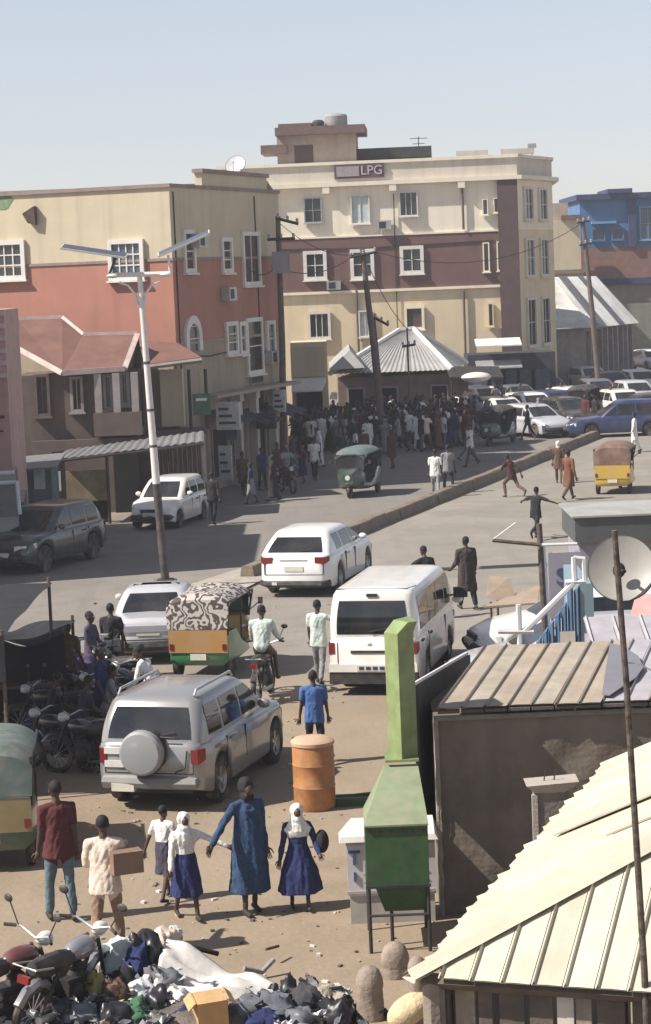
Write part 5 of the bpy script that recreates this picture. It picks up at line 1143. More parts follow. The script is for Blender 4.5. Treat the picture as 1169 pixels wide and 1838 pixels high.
while n < 232:
    px = r2.uniform(528, 856); t = r2.random() ** .8
    y0 = 764 + (700 - px) * .012; y1 = 818 - max(0, px - 690) * .10 - max(0, 600 - px) * .05
    wh = ('at the left end of the crowd', 'mid crowd by the leaning pole', 'at the right end of the crowd')[0 if px < 630 else 1 if px < 745 else 2]
    crowd_person(px, y0 + (y1 - y0) * t, 'dense crowd in the shaded street', ('in front ' if t > .6 else 'further back ') + wh); n += 1
for px, py in ((500, 872), (472, 880), (528, 858), (545, 868), (640, 838), (655, 830), (575, 840), (845, 838), (842, 828), (705, 842), (452, 905), (492, 900)):
    crowd_person(px, py, 'people at the near edge of the crowd', 'at the loose near edge of the crowd', r2.choice(COLS[1:6]) if px < 560 else None)
for px, py in ((855, 770), (862, 778), (936, 742), (987, 738), (1068, 770), (1140, 812), (968, 770), (948, 790), (1010, 745), (1040, 752), (890, 745), (915, 752), (1098, 752), (1052, 770)):
    crowd_person(px, py, 'people among the far cars', 'standing among the far cars')
# ------------------------------------------------------------------ right side: cream roofed shed, mud shed with rusty roof, green hopper, kiosk
CREAM = M('cream_metal_sheet', (.55, .505, .395), rough=.5, var=.14, scale=.9, streak=.28, dust=.25); CREAM2 = M('cream_metal_sheet_dull', (.49, .45, .355), rough=.5, var=.12, scale=1.3, streak=.25, dust=.25)
# hipped shed roof of single ribbed sheets; local x along the front eave, y back along the street, corner at the origin
ce = P(762, 1742, 15.9); z_e = ce.z
cr = thing('cream_roof_shed', 'wooden shed with cream ribbed metal hip roof in the lower right corner', 'shed', (ce.x, ce.y, 0), STREET)
sl = .45
def rsheet(parent, A, B, C, D, mat, w, name='roof_sheet'):
    """one ribbed sheet: A-B lower edge, D-C upper edge"""
    A, B, C, D = map(Vector, (A, B, C, D)); n = (B - A).cross(D - A).normalized()
    if n.z < 0: n = -n
    us = (0, .04, .10, .14, .5, .9, 1.0); hs_ = (0, .0, .032, 0, .004, .0, .0)
    vs = []
    for v in (0, .33, .66, 1):
        for u, h in zip(us, hs_):
            p = (A * (1 - u) + B * u) * (1 - v) + (D * (1 - u) + C * u) * v; vs.append(p + n * (h + .004))
    k = len(us); fs = [(j * k + i, j * k + i + 1, (j + 1) * k + i + 1, (j + 1) * k + i) for j in range(3) for i in range(k - 1)]
    lo = len(vs); vs += [A - n * .004, B - n * .004, C - n * .004, D - n * .004]; fs += [(lo, lo + 1, lo + 2, lo + 3)]
    mb = MB(mat); mb.add(vs, fs); return mb.build(name, parent, angle=0)
WF, WL = 6.0, 7.0; pw = .232
for i in range(int(WF / 2 / pw) + 2):            # front plane, cut by the hip
    x0, x1 = .12 + i * pw, .12 + (i + 1) * pw - .006; r_ = rnd.uniform(-.012, .012)
    rsheet(cr, (x0, -.06 + r_, z_e - .03), (x1, -.06 + r_, z_e - .03), (x1, x1 - .05, z_e + sl * (x1 - .05)), (x0, x0 - .05, z_e + sl * (x0 - .05)), CREAM if i % 3 else CREAM2, pw)
pl2 = .33
for i in range(int(WL / pl2)):
    y0, y1 = i * pl2, (i + 1) * pl2 - .006; d0, d1 = min(y0, 3), min(y1, 3); r_ = rnd.uniform(-.025, .02)
    rsheet(cr, (-.08 + r_, y1, z_e - .03), (-.08 + r_, y0, z_e - .03), (max(.03, d0 - .02), y0, z_e + sl * max(.03, d0)), (max(.06, d1 - .02), y1, z_e + sl * max(.06, d1)), CREAM if (i * 7) % 5 < 3 else CREAM2, pl2)
mb = MB(CREAM)
A, B = Vector((-.1, -.1, z_e - .03)), Vector((3, 3, z_e + sl * 3)); s_ = Vector((1, -1, 0)).normalized() * .17
mb.add([A - s_ * .5, A + s_ * .5, B + s_, B - s_, A + Vector((0, 0, .06)), B + Vector((0, 0, .10))], [(0, 4, 5, 3), (4, 1, 2, 5)]); mb.add([A - s_ * .5 - Vector((0, 0, .02)), A + s_ * .5 - Vector((0, 0, .02)), B + s_ - Vector((0, 0, .04)), B - s_ - Vector((0, 0, .04))], [(0, 1, 2, 3)]); mb.build('hip_cap', cr, angle=0)
for y, dx in ((2.3, .9), (3.4, .2), (4.2, 1.2)):       # short lapped strips lying on the left slope
    mb = MB(CREAM2); x = dx; mb.hexa([(x, y, z_e + sl * x + .05), (x + 1.0, y + .05, z_e + sl * (x + 1) + .05), (x + 1.0, y + .22, z_e + sl * (x + 1) + .05), (x, y + .18, z_e + sl * x + .05), (x, y, z_e + sl * x + .066), (x + 1.0, y + .05, z_e + sl * (x + 1) + .066), (x + 1.0, y + .22, z_e + sl * (x + 1) + .066), (x, y + .18, z_e + sl * x + .066)]); mb.build('patch_sheet', cr, angle=0)
PLANK = M('weathered_plank', (.24, .20, .165), var=.3, scale=3, streak=.5, bump=.3); PLANK2 = M('dark_plank', (.11, .09, .075), var=.35, scale=3, streak=.5, bump=.3); PLANKW = M('pale_plank', (.5, .47, .42), var=.2, scale=3, streak=.4)
mb = MB(PLANK2); mb.tube((-.02, .02, z_e - .08), (WF, .02, z_e - .08), .06, n=4); mb.build('eave_beam', cr, angle=0)
x = .02; i = 0
while x < WF:
    w = rnd.uniform(.09, .22); m_ = (PLANK2, PLANK, PLANK2, PLANK2, PLANKW if i in (6, 7) else PLANK2)[i % 5] if i != 5 else PLANKW
    mb = MB(m_); mb.box((x + w / 2, .12 + rnd.uniform(-.025, .02), (z_e - .15) / 2), (w - .014, .03, z_e - .16)); mb.build('plank', cr, angle=0); x += w + rnd.uniform(0, .04); i += 1
y = .15
while y < WL:
    w = rnd.uniform(.16, .26); mb = MB(PLANK2); mb.box((.1 + rnd.uniform(-.02, .02), y + w / 2, (z_e - .15) / 2), (.03, w - .01, z_e - .16)); mb.build('plank', cr, angle=0); y += w
mb = MB(PLANK); mb.tube((.05, .05, 0), (.05, .05, z_e - .08), .085, n=8); mb.build('corner_post', cr)
# tall thin pole with satellite dish standing at the shed's front
pb0 = P(1157, 1745, 15.35); ptop = P(1103, 952, 15.25)
foot_ = Vector((pb0.x + .05, pb0.y, 0))
pl_t = thing('aerial_pole', 'thin dark aerial pole rising in front of the cream roof at the right', 'pole', foot_, 0)
mb = MB(M('pole_dark', (.05, .04, .035), var=.4, scale=9, dust=.35)); mb.path([(0, 0, 0), pb0 - foot_, (P(1125, 1230, 15.3) - foot_), ptop - foot_], [.026, .025, .022, .021], 10); mb.build('pole', pl_t)
mb = MB(STEEL); q_ = P(1128, 1190, 15.3) - foot_; mb.path([q_, q_ + Vector((.08, -.02, -.01)), q_ + Vector((.16, 0, -.06)), q_ + Vector((.3, .02, -.05))], .006, 5); mb.build('cable_clamp', pl_t)
dc = P(1117, 1021, 15.42)
dt = thing('satellite_dish', 'round pale satellite dish fixed behind the thin pole at the right', 'satellite dish', dc, 0)
aim = Vector((-.12, -.90, .36)); q3 = aim.to_track_quat('Z', 'Y').to_matrix(); R = .235
DGR = M('dish_pale', (.30, .29, .27), rough=.45, var=.12, scale=3, dust=.25)
mb = MB(DGR); pr = [(.002, -.05), (R * .25, -.047), (R * .5, -.035), (R * .75, -.018), (R, .01), (R, .02), (R * .75, -.008), (R * .5, -.025), (R * .25, -.037), (.002, -.04)]; mb.lathe(pr, (0, 0, 0), 36, 'Z', q3); mb.build('reflector', dt)
mb = MB(IRON); mb.path([q3 @ Vector((R * math.cos(k * math.pi / 18), R * math.sin(k * math.pi / 18), .014)) for k in range(37)], .006, 6, False); mb.build('rim', dt)
mb = MB(IRON); mb.ell((-.03, -.06, .0), (.045, .03, .055)); mb.tube((-.02, -.06, 0), (.0, -.14, .0), .012, n=6); mb.build('bracket', dt)
# mud-plastered shed with rusty ribbed roof
MUD = M('mud_plaster', (.16, .133, .104), rough=.95, var=.35, scale=1.1, bump=.5, bscale=9, streak=.4, dust=.35, dustcol=(.17, .14, .115)); MUDE = M('mud_edge', (.27, .24, .2), var=.3, scale=6, bump=.4)
D0 = 26.7; m0 = P(778, 1292, D0); m1 = m0.x + 4.2; mx0 = P(797, 1655, D0).x
ms = thing('mud_shed', 'dark mud plastered shed with rusty ribbed roof, right of the green hopper', 'shed', (m0.x + .02, D0, 0), 0)
zt_ = m0.z
mb = MB(MUD); mb.grid(lambda u, v: (4.2 * u + .015 * noise.noise(Vector((u * 9, v * 7, 1))), .03 * noise.noise(Vector((u * 11, v * 6, 0))), zt_ * v), 60, 36); mb.span((0, .06, 0), (4.2, 3.0, zt_ - .02)); mb.build('wall', ms, angle=0)
mb = MB(MUDE); mb.grid(lambda u, v: (-.012 + .05 * u + .018 * noise.noise(Vector((u, v * 14, 3))), -.035 + .01 * noise.noise(Vector((u * 3, v * 22, 5))), zt_ * v), 4, 40); mb.grid(lambda u, v: (-.014 + .014 * noise.noise(Vector((u, v * 14, 3))), -.035 + .25 * u, zt_ * v), 3, 40); mb.build('wall_edge', ms, angle=0)
mb = MB(M('wall_top_trim', (.20, .18, .15), var=.25, scale=4)); mb.tube((-.02, -.03, zt_ + .02), (4.2, -.03, zt_ + .02), .035, n=6); mb.build('wall_plate', ms)
TANR = M('rusty_tan_sheet', (.33, .275, .215), rough=.7, var=.22, scale=1.6, streak=.35, dust=.25); TANR2 = M('rusty_pale_sheet', (.345, .30, .24), rough=.65, var=.2, scale=2, streak=.4); TANR3 = M('lavender_sheet', (.36, .34, .36), rough=.6, var=.15, scale=2, streak=.25)
lm = ms.location
ra, rb = P(783, 1272, D0 - .12) - lm, P(868, 1160, 29.7) - lm
rib = .285
for i in range(12):
    x0 = ra.x + i * rib; dx = rb.x - ra.x; m_ = (TANR, TANR2, TANR)[i % 3] if i < 7 else (TANR2 if i % 4 else TANR)
    if i in (7, 8): m_ = TANR3
    ex_ = rnd.uniform(-.04, .03)
    rsheet(ms, (x0, ra.y + ex_, ra.z), (x0 + rib - .006, ra.y + ex_, ra.z), (x0 + dx + rib - .006, rb.y, rb.z), (x0 + dx, rb.y, rb.z), m_, rib)
    mb = MB(PLANK2); mb.tube((x0 + .02, ra.y + .04, ra.z - .05), (x0 + rib, ra.y + .04, ra.z - .05), .03, n=5)
    mb.build('eave_batten', ms)
# thin curved grey patch just above that roof
GS = M('slate_grey', (.17, .165, .185), rough=.6, var=.12, scale=2)
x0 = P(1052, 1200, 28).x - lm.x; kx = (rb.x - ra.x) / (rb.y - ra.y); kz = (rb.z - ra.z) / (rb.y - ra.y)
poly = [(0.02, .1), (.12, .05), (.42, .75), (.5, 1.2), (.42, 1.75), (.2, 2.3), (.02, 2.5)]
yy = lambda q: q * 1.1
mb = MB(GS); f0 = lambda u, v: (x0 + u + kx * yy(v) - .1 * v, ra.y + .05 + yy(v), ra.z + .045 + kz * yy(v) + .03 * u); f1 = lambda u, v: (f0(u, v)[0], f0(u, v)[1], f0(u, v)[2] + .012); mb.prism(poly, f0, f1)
gs_ = mb.build('curved_patch', None, lm, angle=0); tag(gs_, 'curved slate grey patch on the rusty shed roof', 'roof sheet')
# broken column between the sheds
cp = P(985, 1420, 24.2); cl = thing('stub_column', 'short grey stub column with flared top rising behind the cream roof', 'column', (cp.x, 24.2, 0), 0)
zt2 = P(985, 1398, 24.2).z
mb = MB(CONCD); mb.span((-.17, -.15, 0), (.17, .15, zt2 - .12)); mb.build('shaft', cl, angle=0)
mb = MB(CONC); mb.hexa([(-.17, -.15, zt2 - .12), (.17, -.15, zt2 - .12), (.17, .15, zt2 - .12), (-.17, .15, zt2 - .12), (-.26, -.2, zt2 - .03), (.32, -.2, zt2), (.32, .2, zt2), (-.26, .2, zt2 - .03)]); mb.build('flared_top', cl, angle=0)
mb = MB(CONC); mb.span((-.2, -.17, .2), (-.14, -.1, zt2 - .14)); mb.build('plaster_edge', cl, angle=0)
for k in (-.05, .06): mb = MB(IRON); mb.tube((k, 0, zt2 - .03), (k + .02, 0, zt2 + .1), .008, n=5); mb.build('starter_bar', cl)
# green hopper with chute
GRL = M('hopper_green', (.20, .26, .11), rough=.5, var=.2, scale=3.5, dust=.35, dustcol=(.16, .10, .06), streak=.3); GRD = M('hopper_dark_green', (.028, .078, .028), rough=.5, var=.3, scale=4, streak=.35, dust=.35, dustcol=(.10, .07, .045)); GRT = M('hopper_top', (.20, .24, .14), rough=.6, var=.15, scale=3, dust=.35)
DH = 25.25; h0 = P(655, 1485, DH); h1 = P(768, 1485, DH); hb = P(655, 1592, DH).z; hbb = P(700, 1640, DH).z
hc_ = Vector(((h0.x + h1.x) / 2, DH, 0)); hw_ = (h1.x - h0.x) / 2
hp_ = thing('green_hopper', 'dark green sheet metal hopper on thin legs with a tall bent light green chute', 'hopper', hc_, 0)
zt3 = h0.z; dep = .95
bk_l, bk_r, bz = P(690, 1372, DH + dep).x - hc_.x, P(750, 1372, DH + dep).x - hc_.x, P(700, 1372, DH + dep).z
mb = MB(GRD); mb.hexa([(-hw_, 0, hb), (hw_, 0, hb), (hw_, dep, hb), (-hw_, dep, hb), (-hw_, 0, zt3), (hw_, 0, zt3), (hw_, dep, zt3), (-hw_, dep, zt3)]); mb.build('bin', hp_, angle=0)
mb = MB(GRD); mb.hexa([(-hw_ + .2, .1, hbb), (hw_ - .07, .1, hbb), (hw_ - .07, dep - .12, hbb), (-hw_ + .2, dep - .12, hbb), (-hw_ + .09, .02, hb), (hw_ - .03, .02, hb), (hw_ - .03, dep - .02, hb), (-hw_ + .09, dep - .02, hb)]); mb.build('lower_funnel', hp_, angle=0)
mb = MB(GRT); mb.hexa([(-hw_ - .01, -.02, zt3), (hw_ + .01, -.02, zt3), (hw_, dep, zt3), (-hw_, dep, zt3), (-hw_ - .01, -.02, zt3 + .02), (hw_ + .01, -.02, zt3 + .02), (bk_r, dep - .03, bz), (bk_l, dep - .03, bz)]); mb.build('sloping_lid', hp_, angle=0)
for i in range(6):
    mb = MB(IRON); x = -hw_ + .06 + i * (2 * hw_ - .12) / 5; mb.ell((x, -.012, zt3 - .06), (.014, .012, .014), 6, 4); mb.build('rivet', hp_)
mb = MB(IRON); mb.span((-hw_ - .015, -.03, hb - .02), (hw_ + .015, .0, hb + .012)); mb.build('rim_strip', hp_, angle=0)
mb = MB(IRON); mb.span((-hw_, -.028, zt3 - .02), (hw_, -.002, zt3 + .0)); mb.build('rim_strip', hp_, angle=0)
for x, y in ((-hw_ + .02, .02), (hw_ - .02, .02), (-hw_ + .02, dep), (hw_ - .02, dep), (-hw_ + .28, .3)): mb = MB(IRON); mb.tube((x, y, 0), (x, y, hb if abs(x) > .3 else hbb), .022, n=8); mb.build('leg', hp_)
mb = MB(IRON); mb.tube((-hw_ + .02, .0, hbb - .02), (hw_ - .02, .0, hbb - .02), .016, n=6); mb.build('cross_bar', hp_)
yc = DH + dep
c0, c1, c2 = P(699, 1362, yc) - hc_, P(747, 1362, yc) - hc_, P(703, 1140, yc) - hc_
c3, c4, c5 = P(722, 1117, yc) - hc_, P(757, 1119, yc) - hc_, P(752, 1150, yc) - hc_
mb = MB(GRL); out = [(c0.x, c0.z), (c1.x, c1.z), (c5.x, c5.z), (c4.x, c4.z), (c3.x, c3.z), (c2.x, c2.z)]
# box chute: light left cheek leans over at the top
xm_ = (c0.x + c1.x) / 2 - .01
def cut(x0, x1, y0, y1, za, zb_l, zb_r):     # one slab of the lozenge-plan chute between two plan points
    pass
L_, F_, R2_, B_ = (c0.x, dep + .22), (xm_, dep - .06), (c1.x + .03, dep + .18), (xm_ + .06, dep + .46)
zl, zf, zr = c2.z, (c2.z + c3.z) / 2 + .03, c4.z
mb.add([(L_[0], L_[1], c0.z), (F_[0], F_[1], c0.z), (R2_[0], R2_[1], c0.z), (B_[0], B_[1], c0.z), (L_[0], L_[1], zl), (F_[0], F_[1], zl + .02), (R2_[0], R2_[1], zl), (B_[0], B_[1], zl), (L_[0] + .12, L_[1], c3.z), (F_[0] + .13, F_[1] + .04, c3.z), (R2_[0] + .05, R2_[1], c4.z), (B_[0] + .1, B_[1], c3.z)],
       [(3, 2, 1, 0), (0, 1, 5, 4), (1, 2, 6, 5), (2, 3, 7, 6), (3, 0, 4, 7), (4, 5, 9, 8), (5, 6, 10, 9), (6, 7, 11, 10), (7, 4, 8, 11), (8, 9, 10, 11)]); mb.build('chute', hp_, angle=0)
mb = MB(GRL); mb.span((c0.x - .05, dep - .08, c0.z - .03), (c1.x + .03, dep + .52, c0.z + .0)); mb.build('chute_flange', hp_, angle=0)
# dark lean-to sheet between chute and mud shed
dk = thing('dark_screen', 'dark grey sloping screen with pale top rail between green chute and mud shed', 'screen', (0, 0, 0), 0)
a_, b_ = P(742, 1232, 27.2), P(838, 1176, 30.4); a2, b2 = Vector((a_.x, a_.y, .9)), Vector((b_.x, b_.y, .9))
mb = MB(M('dark_sheet', (.05, .047, .045), rough=.8, var=.3, scale=2)); o_ = Vector((.05, .03, 0)); mb.hexa([a2, a2 + o_, b2 + o_, b2, a_, a_ + o_, b_ + o_, b_]); mb.build('sheet', dk, angle=0)
mb = MB(WHITE); mb.tube(a_ + Vector((0, 0, .02)), b_ + Vector((0, 0, .02)), .028, n=6); mb.build('top_rail', dk)
for p in (a2, b2): mb = MB(IRON); mb.tube((p.x, p.y, 0), p, .03, n=6); mb.build('post', dk)
# white kiosk with blue lettering behind the hopper
DK = 26.45; k0, k1 = P(617, 1498, DK), P(780, 1498, DK)
kb = thing('white_kiosk', 'small white kiosk with blue lettering behind the green hopper', 'kiosk', (k0.x, DK, 0), 0)
KW = M('kiosk_white', (.52, .49, .52), var=.12, scale=2, streak=.3, dust=.2); KBL = M('kiosk_blue', (.06, .09, .2), var=.2); KG2 = M('kiosk_plinth', (.36, .33, .30), var=.2, streak=.4)
w = k1.x - k0.x; kz = k0.z; kd = .3
mb = MB(KW); mb.span((0.03, 0, .35), (w, kd, kz - .09)); mb.build('cabinet', kb, angle=0)
mb = MB(KG2); mb.span((.05, .02, 0), (w - .02, kd, .35)); mb.build('plinth', kb, angle=0)
mb = MB(WHITE); mb.hexa([(-.06, -.06, kz - .09), (w + .04, -.06, kz - .09), (w + .04, kd + .15, kz - .09), (-.06, kd + .15, kz - .09), (-.04, -.04, kz - .02), (w, -.04, kz - .02), (w, kd + .1, kz + .1), (.1, kd + .1, kz + .1)]); mb.build('roof', kb, angle=0)
for z in (.38, kz - .14): mb = MB(KBL if z > 1 else KG2); mb.span((.02, -.012, z), (w, 0, z + .035)); mb.build('trim_strip', kb, angle=0)
text(kb, 'T', .24, KBL, (.115, -.004, kz - .30), (math.pi / 2, 0, 0)); text(kb, 'i', .17, KBL, (.115, -.004, kz - .53), (math.pi / 2, 0, 0))
for i in range(3): mb = MB(KBL if i == 0 else KG2); mb.span((.25 + i * .16, -.008, .70), (.38 + i * .16, .0, .725)); mb.build('printed_line', kb, angle=0)
for z in (.52, .62): mb = MB(KG2); mb.span((.22, -.008, z), (w - .08, 0, z + .012)); mb.build('printed_line', kb, angle=0)
# round headed concrete posts, pot and straw bale in front of it
def post(px, ptop, d, r, lab, lean=0.0):
    p = P(px, ptop, d); H_ = p.z
    mb = MB(M('post_stone', (.24, .19, .155), var=.35, scale=5, bump=.5, bscale=18, dust=.4)); pr = [(r * 1.0, 0), (r * .98, H_ * .3), (r * .92, H_ - r * 1.7), (r * 1.0, H_ - r * 1.4), (r * .95, H_ - r * .9), (r * .75, H_ - r * .38), (r * .4, H_ - r * .08), (.01, H_)]
    mb.lathe(pr, (0, 0, 0), 18); o = mb.build('stone_post', None, (p.x, d, 0), angle=50); o.rotation_euler = (0, lean, 0); tag(o, lab, 'post')
post(662, 1733, 23.0, .15, 'round headed stone post left of the pair under the green hopper'); post(707, 1690, 24.4, .165, 'taller round headed stone post touching the hopper leg', .03); post(748, 1716, 22.4, .10, 'pale narrow stone post beside the cream roof corner')
mb = MB(M('straw_sack', (.52, .42, .26), var=.25, scale=10, bump=.5, bscale=25)); mb.ell((0, 0, 0), (.26, .17, .15), 18, 12)
o = mb.build('straw_sack', None, P(735, 1812, 22.3)); o.rotation_euler = (0, -.5, .2); tag(o, 'bulging straw coloured sack between the stone posts and the shed', 'sack')
# ------------------------------------------------------------------ behind the rusty roof: blue container, stair, kiosk with grey roof, sign
cb = P(1012, 1150, 36.0); bc = thing('blue_container', 'corrugated blue metal container behind the rusty shed roof', 'container', (P(962, 1150, 36).x, 36.0, 0), 0)
BCON = M('container_blue', (.06, .13, .24), rough=.5, var=.2, scale=1.5, streak=.4, dust=.2); BCON2 = M('container_pale_blue', (.22, .31, .35), rough=.55, var=.15, streak=.3)
zc0 = P(1040, 1050, 36).z; wc = P(1042, 1100, 36).x - bc.location.x
npan = 7
for i in range(npan):
    x0, x1 = i * wc / npan + .004, (i + 1) * wc / npan - .004
    zt4 = zc0 - .95 + .95 * min(1, (i + 1) / npan) if i < 5 else zc0
    mb = MB(BCON); mb.hexa([(x0, 0, 0), (x0 + .06, -.05, 0), (x1, 0, 0), (x1, .06, 0), (x0, 0, zt4 - .1), (x0 + .06, -.05, zt4 - .06), (x1, 0, zt4), (x1, .06, zt4)]); mb.build('side_panel', bc, angle=0)
mb = MB(BCON2); mb.span((wc, -.02, 0), (wc + .22, 2.4, zc0 + .02)); mb.build('corner_panel', bc, angle=0)
mb = MB(PLATE); mb.span((wc - .35, -.06, zc0 - .95), (wc - .1, -.052, zc0 - .75)); mb.build('notice', bc, angle=0)
# white stair with handrail
st_ = thing('stair_rail', 'white slanted stair rail in front of the blue container', 'stair rail', (0, 0, 0), 0)
RW = M('rail_white', (.62, .62, .64), rough=.5, var=.15, dust=.25)
A, B = P(942, 1133, 35.6), P(1030, 1046, 35.6)
mb = MB(RW); mb.tube(A, B, .05, n=6); mb.build('handrail', st_)
mb = MB(RW); mb.tube(P(894, 1133, 35.6), P(958, 1133, 35.6), .05, n=6); mb.build('landing_rail', st_)
mb = MB(RW); mb.tube(P(1015, 1045, 35.6), P(1052, 1043, 35.6), .045, n=6); mb.build('top_rail', st_)
for px, y0, y1 in ((933, 1085, 1133), (1032, 1000, 1044), (1050, 1003, 1043)):
    a_, b_ = P(px, y1, 35.6), P(px - 2, y0, 35.6); mb = MB(RW); mb.tube((a_.x, a_.y, 0) if px == 933 else a_, b_, .045, n=6); mb.build('baluster', st_)
mb = MB(RW); mb.tube(P(1030, 1001, 35.6), P(1050, 1003, 35.6), .04, n=6); mb.build('cap_rail', st_)
# T shaped post
tp = P(975, 1110, 38.5); tpo = thing('cross_post', 'leaning wooden post with a long crossbar beside the running person', 'post', (tp.x, 38.5, 0), 0)
o3 = Vector((tp.x, 38.5, 0)); WD = M('dark_wood', (.07, .05, .042), var=.3, scale=6, dust=.3)
mb = MB(WD); mb.tube(Vector((.06, 0, 0)), P(968, 940, 38.5) - o3, .055, .05, 8); mb.build('pole', tpo)
mb = MB(RW); mb.tube(Vector((.16, .04, 0)), P(975, 975, 38.5) - o3 + Vector((0, .04, 0)), .04, n=8); mb.build('pale_pole', tpo)
mb = MB(WD); mb.tube(P(884, 970, 38.4) - o3, P(972, 978, 38.4) - o3, .035, n=6); mb.build('crossbar', tpo)
mb = MB(RW); mb.tube(P(972, 978, 38.4) - o3, P(1036, 976, 38.4) - o3, .03, n=6); mb.build('crossbar', tpo)
mb = MB(RW); mb.tube(P(884, 969, 38.4) - o3, P(926, 938, 38.4) - o3, .012, n=6); mb.build('stay', tpo)
# grey roofed kiosk
g0 = P(1032, 930, 47.5); gk = thing('grey_roof_kiosk', 'kiosk with flat grey roof and lavender walls at the right edge', 'kiosk', (g0.x, 47.5, 0), 0)
GF = M('grey_fascia', (.085, .09, .09), rough=.6, var=.2, streak=.3); LAV = M('lavender_wall', (.30, .28, .32), var=.12, streak=.3); GTOP = M('roof_felt', (.30, .30, .28), var=.2, scale=1.2)
zf1, zf0 = P(1034, 928, 47.5).z, P(1034, 975, 47.5).z; w = 3.2
mb = MB(GF); mb.span((0, 0, zf0), (w, 2.6, zf1 - .02)); mb.build('fascia', gk, angle=0)
mb = MB(GTOP); mb.span((-.06, -.05, zf1 - .02), (w, 2.7, zf1 + .02)); mb.build('roof_slab', gk, angle=0)
mb = MB(LAV); mb.span((.12, .35, 0), (w, 2.5, zf0)); mb.build('wall', gk, angle=0)
mb = MB(DARK); mb.span((.7, .3, .9), (1.6, .36, zf0 - .3)); mb.build('hatch', gk, angle=0)
# lavender sign board with dark letter
sgd = P(1010, 1040, 39.5); sgb = thing('sign_board', 'pale lavender sign board with dark curved letter left of the stair', 'sign', (P(985, 1040, 39.5).x, 39.5, 0), 0)
x1 = P(1044, 1040, 39.5).x - sgb.location.x; z0, z1 = P(1000, 1110, 39.5).z, P(1000, 992, 39.5).z
mb = MB(LAV); mb.span((0, 0, max(.1, z0)), (x1, .06, z1)); mb.build('board', sgb, angle=0)
for x in (.06, x1 - .06): mb = MB(WD); mb.tube((x, .1, 0), (x, .1, z1), .03, n=6); mb.build('post', sgb)
text(sgb, 'S', .42, KBL, (x1 * .38, -.004, P(1000, 1036, 39.5).z), (math.pi / 2, 0, 0))
# pink awning and pale sheet roofs at the right edge
pa = thing('pink_awning', 'salmon pink awning behind the satellite dish at the right edge', 'awning', (P(1135, 1100, 33).x, 33.0, 0), 0)
PNK = M('salmon_cloth', (.62, .30, .27), rough=.9, var=.12, scale=3)
zA, zB = P(1135, 1112, 33).z, P(1160, 1068, 33.9).z
mb = MB(PNK); mb.grid(lambda u, v: (-.05 + 1.8 * u + .25 * v, 1.0 * v, zA + (zB - zA) * v - .05 * math.sin(u * 9) * (1 - v)), 14, 6); mb.build('canopy', pa)
mb = MB(PNK); mb.grid(lambda u, v: (-.05 + 1.8 * u, -.01 - .01 * v, zA - .12 * v - .05 * math.sin(u * 9)), 14, 2); mb.build('valance', pa)
for x in (0, 1.6): mb = MB(WD); mb.tube((x, .05, 0), (x, .05, zA), .025, n=6); mb.build('post', pa)
ls = thing('lavender_roof', 'pale lavender sheet roof below the pink awning at the right edge', 'roof', (P(1060, 1120, 31.3).x, 31.3, 0), 0)
za, zb_ = P(1060, 1158, 31.3).z, P(1060, 1108, 32.6).z
for i in range(5): rsheet(ls, (i * .4, 0, za), (i * .4 + .39, 0, za), (i * .4 + .44, 1.3, zb_), (i * .4 + .05, 1.3, zb_), TANR3, .4)
mb = MB(LAV); mb.span((.05, .1, 0), (2.0, 1.2, za - .03)); mb.build('wall', ls, angle=0)
# beige boards leaning by the white car
bd = thing('tilted_board', 'pale brown plywood board tilted on a trestle left of the cross post', 'board', (P(905, 1090, 46).x, 46.0, 0), 0)
PLY = M('plywood', (.30, .23, .17), var=.2, scale=3, dust=.3); o4 = bd.location
q = [P(872, 1072, 45.8) - o4, P(930, 1086, 45.8) - o4, P(915, 1036, 46.3) - o4, P(880, 1034, 46.3) - o4]
mb = MB(PLY); t_ = Vector((0, .04, 0)); mb.hexa([q[0], q[1], q[1] + t_, q[0] + t_, q[3], q[2], q[2] + t_, q[3] + t_]); mb.build('board', bd, angle=0)
q = [P(868, 1092, 45.4) - o4, P(965, 1085, 45.4) - o4, P(970, 1052, 46.6) - o4, P(925, 1070, 46.6) - o4]
mb = MB(PLY); t_ = Vector((0, 0, .04)); mb.hexa([q[0], q[1], q[2], q[3]] + [p + t_ for p in q]); mb.build('board', bd, angle=0)
for x, y in ((-.3, -.4), (.6, -.4), (-.1, .4), (.7, .4)): mb = MB(WD); mb.tube((x, y, 0), (x, y, q[0].z + .1), .025, n=6); mb.build('leg', bd)
# orange drum, green stuff beside it
dr = G(566, 1450); ot = thing('orange_drum', 'tall worn orange plastic drum standing by the silver SUV', 'drum', dr, 0)
OR = M('orange_plastic', (.36, .15, .045), rough=.6, var=.28, scale=4, dust=.45, streak=.35)
rd = .31; hd = 1.0
mb = MB(OR); mb.lathe([(rd * .93, 0), (rd, .05), (rd, .33), (rd * 1.03, .35), (rd, .37), (rd * 1.0, .66), (rd * 1.03, .68), (rd, .7), (rd, hd - .08), (rd * .97, hd - .04), (rd * .97, hd)], (0, 0, 0), 28); mb.build('shell', ot)
mb = MB(M('drum_lid', (.47, .30, .20), var=.2, dust=.5)); mb.lathe([(rd * 1.04, hd - .03), (rd * 1.05, hd + .02), (rd * .9, hd + .06), (rd * .4, hd + .085), (.01, hd + .09)], (0, 0, 0), 28); mb.build('lid', ot)
gb = MB(GRD); gb.box((0, 0, .06), (.55, .3, .12)); gb.tube((-.35, 0, .1), (.4, .05, .14), .03); o = gb.build('green_bundle', None, G(632, 1443)); tag(o, 'small green bundle lying right of the orange drum', 'bundle')
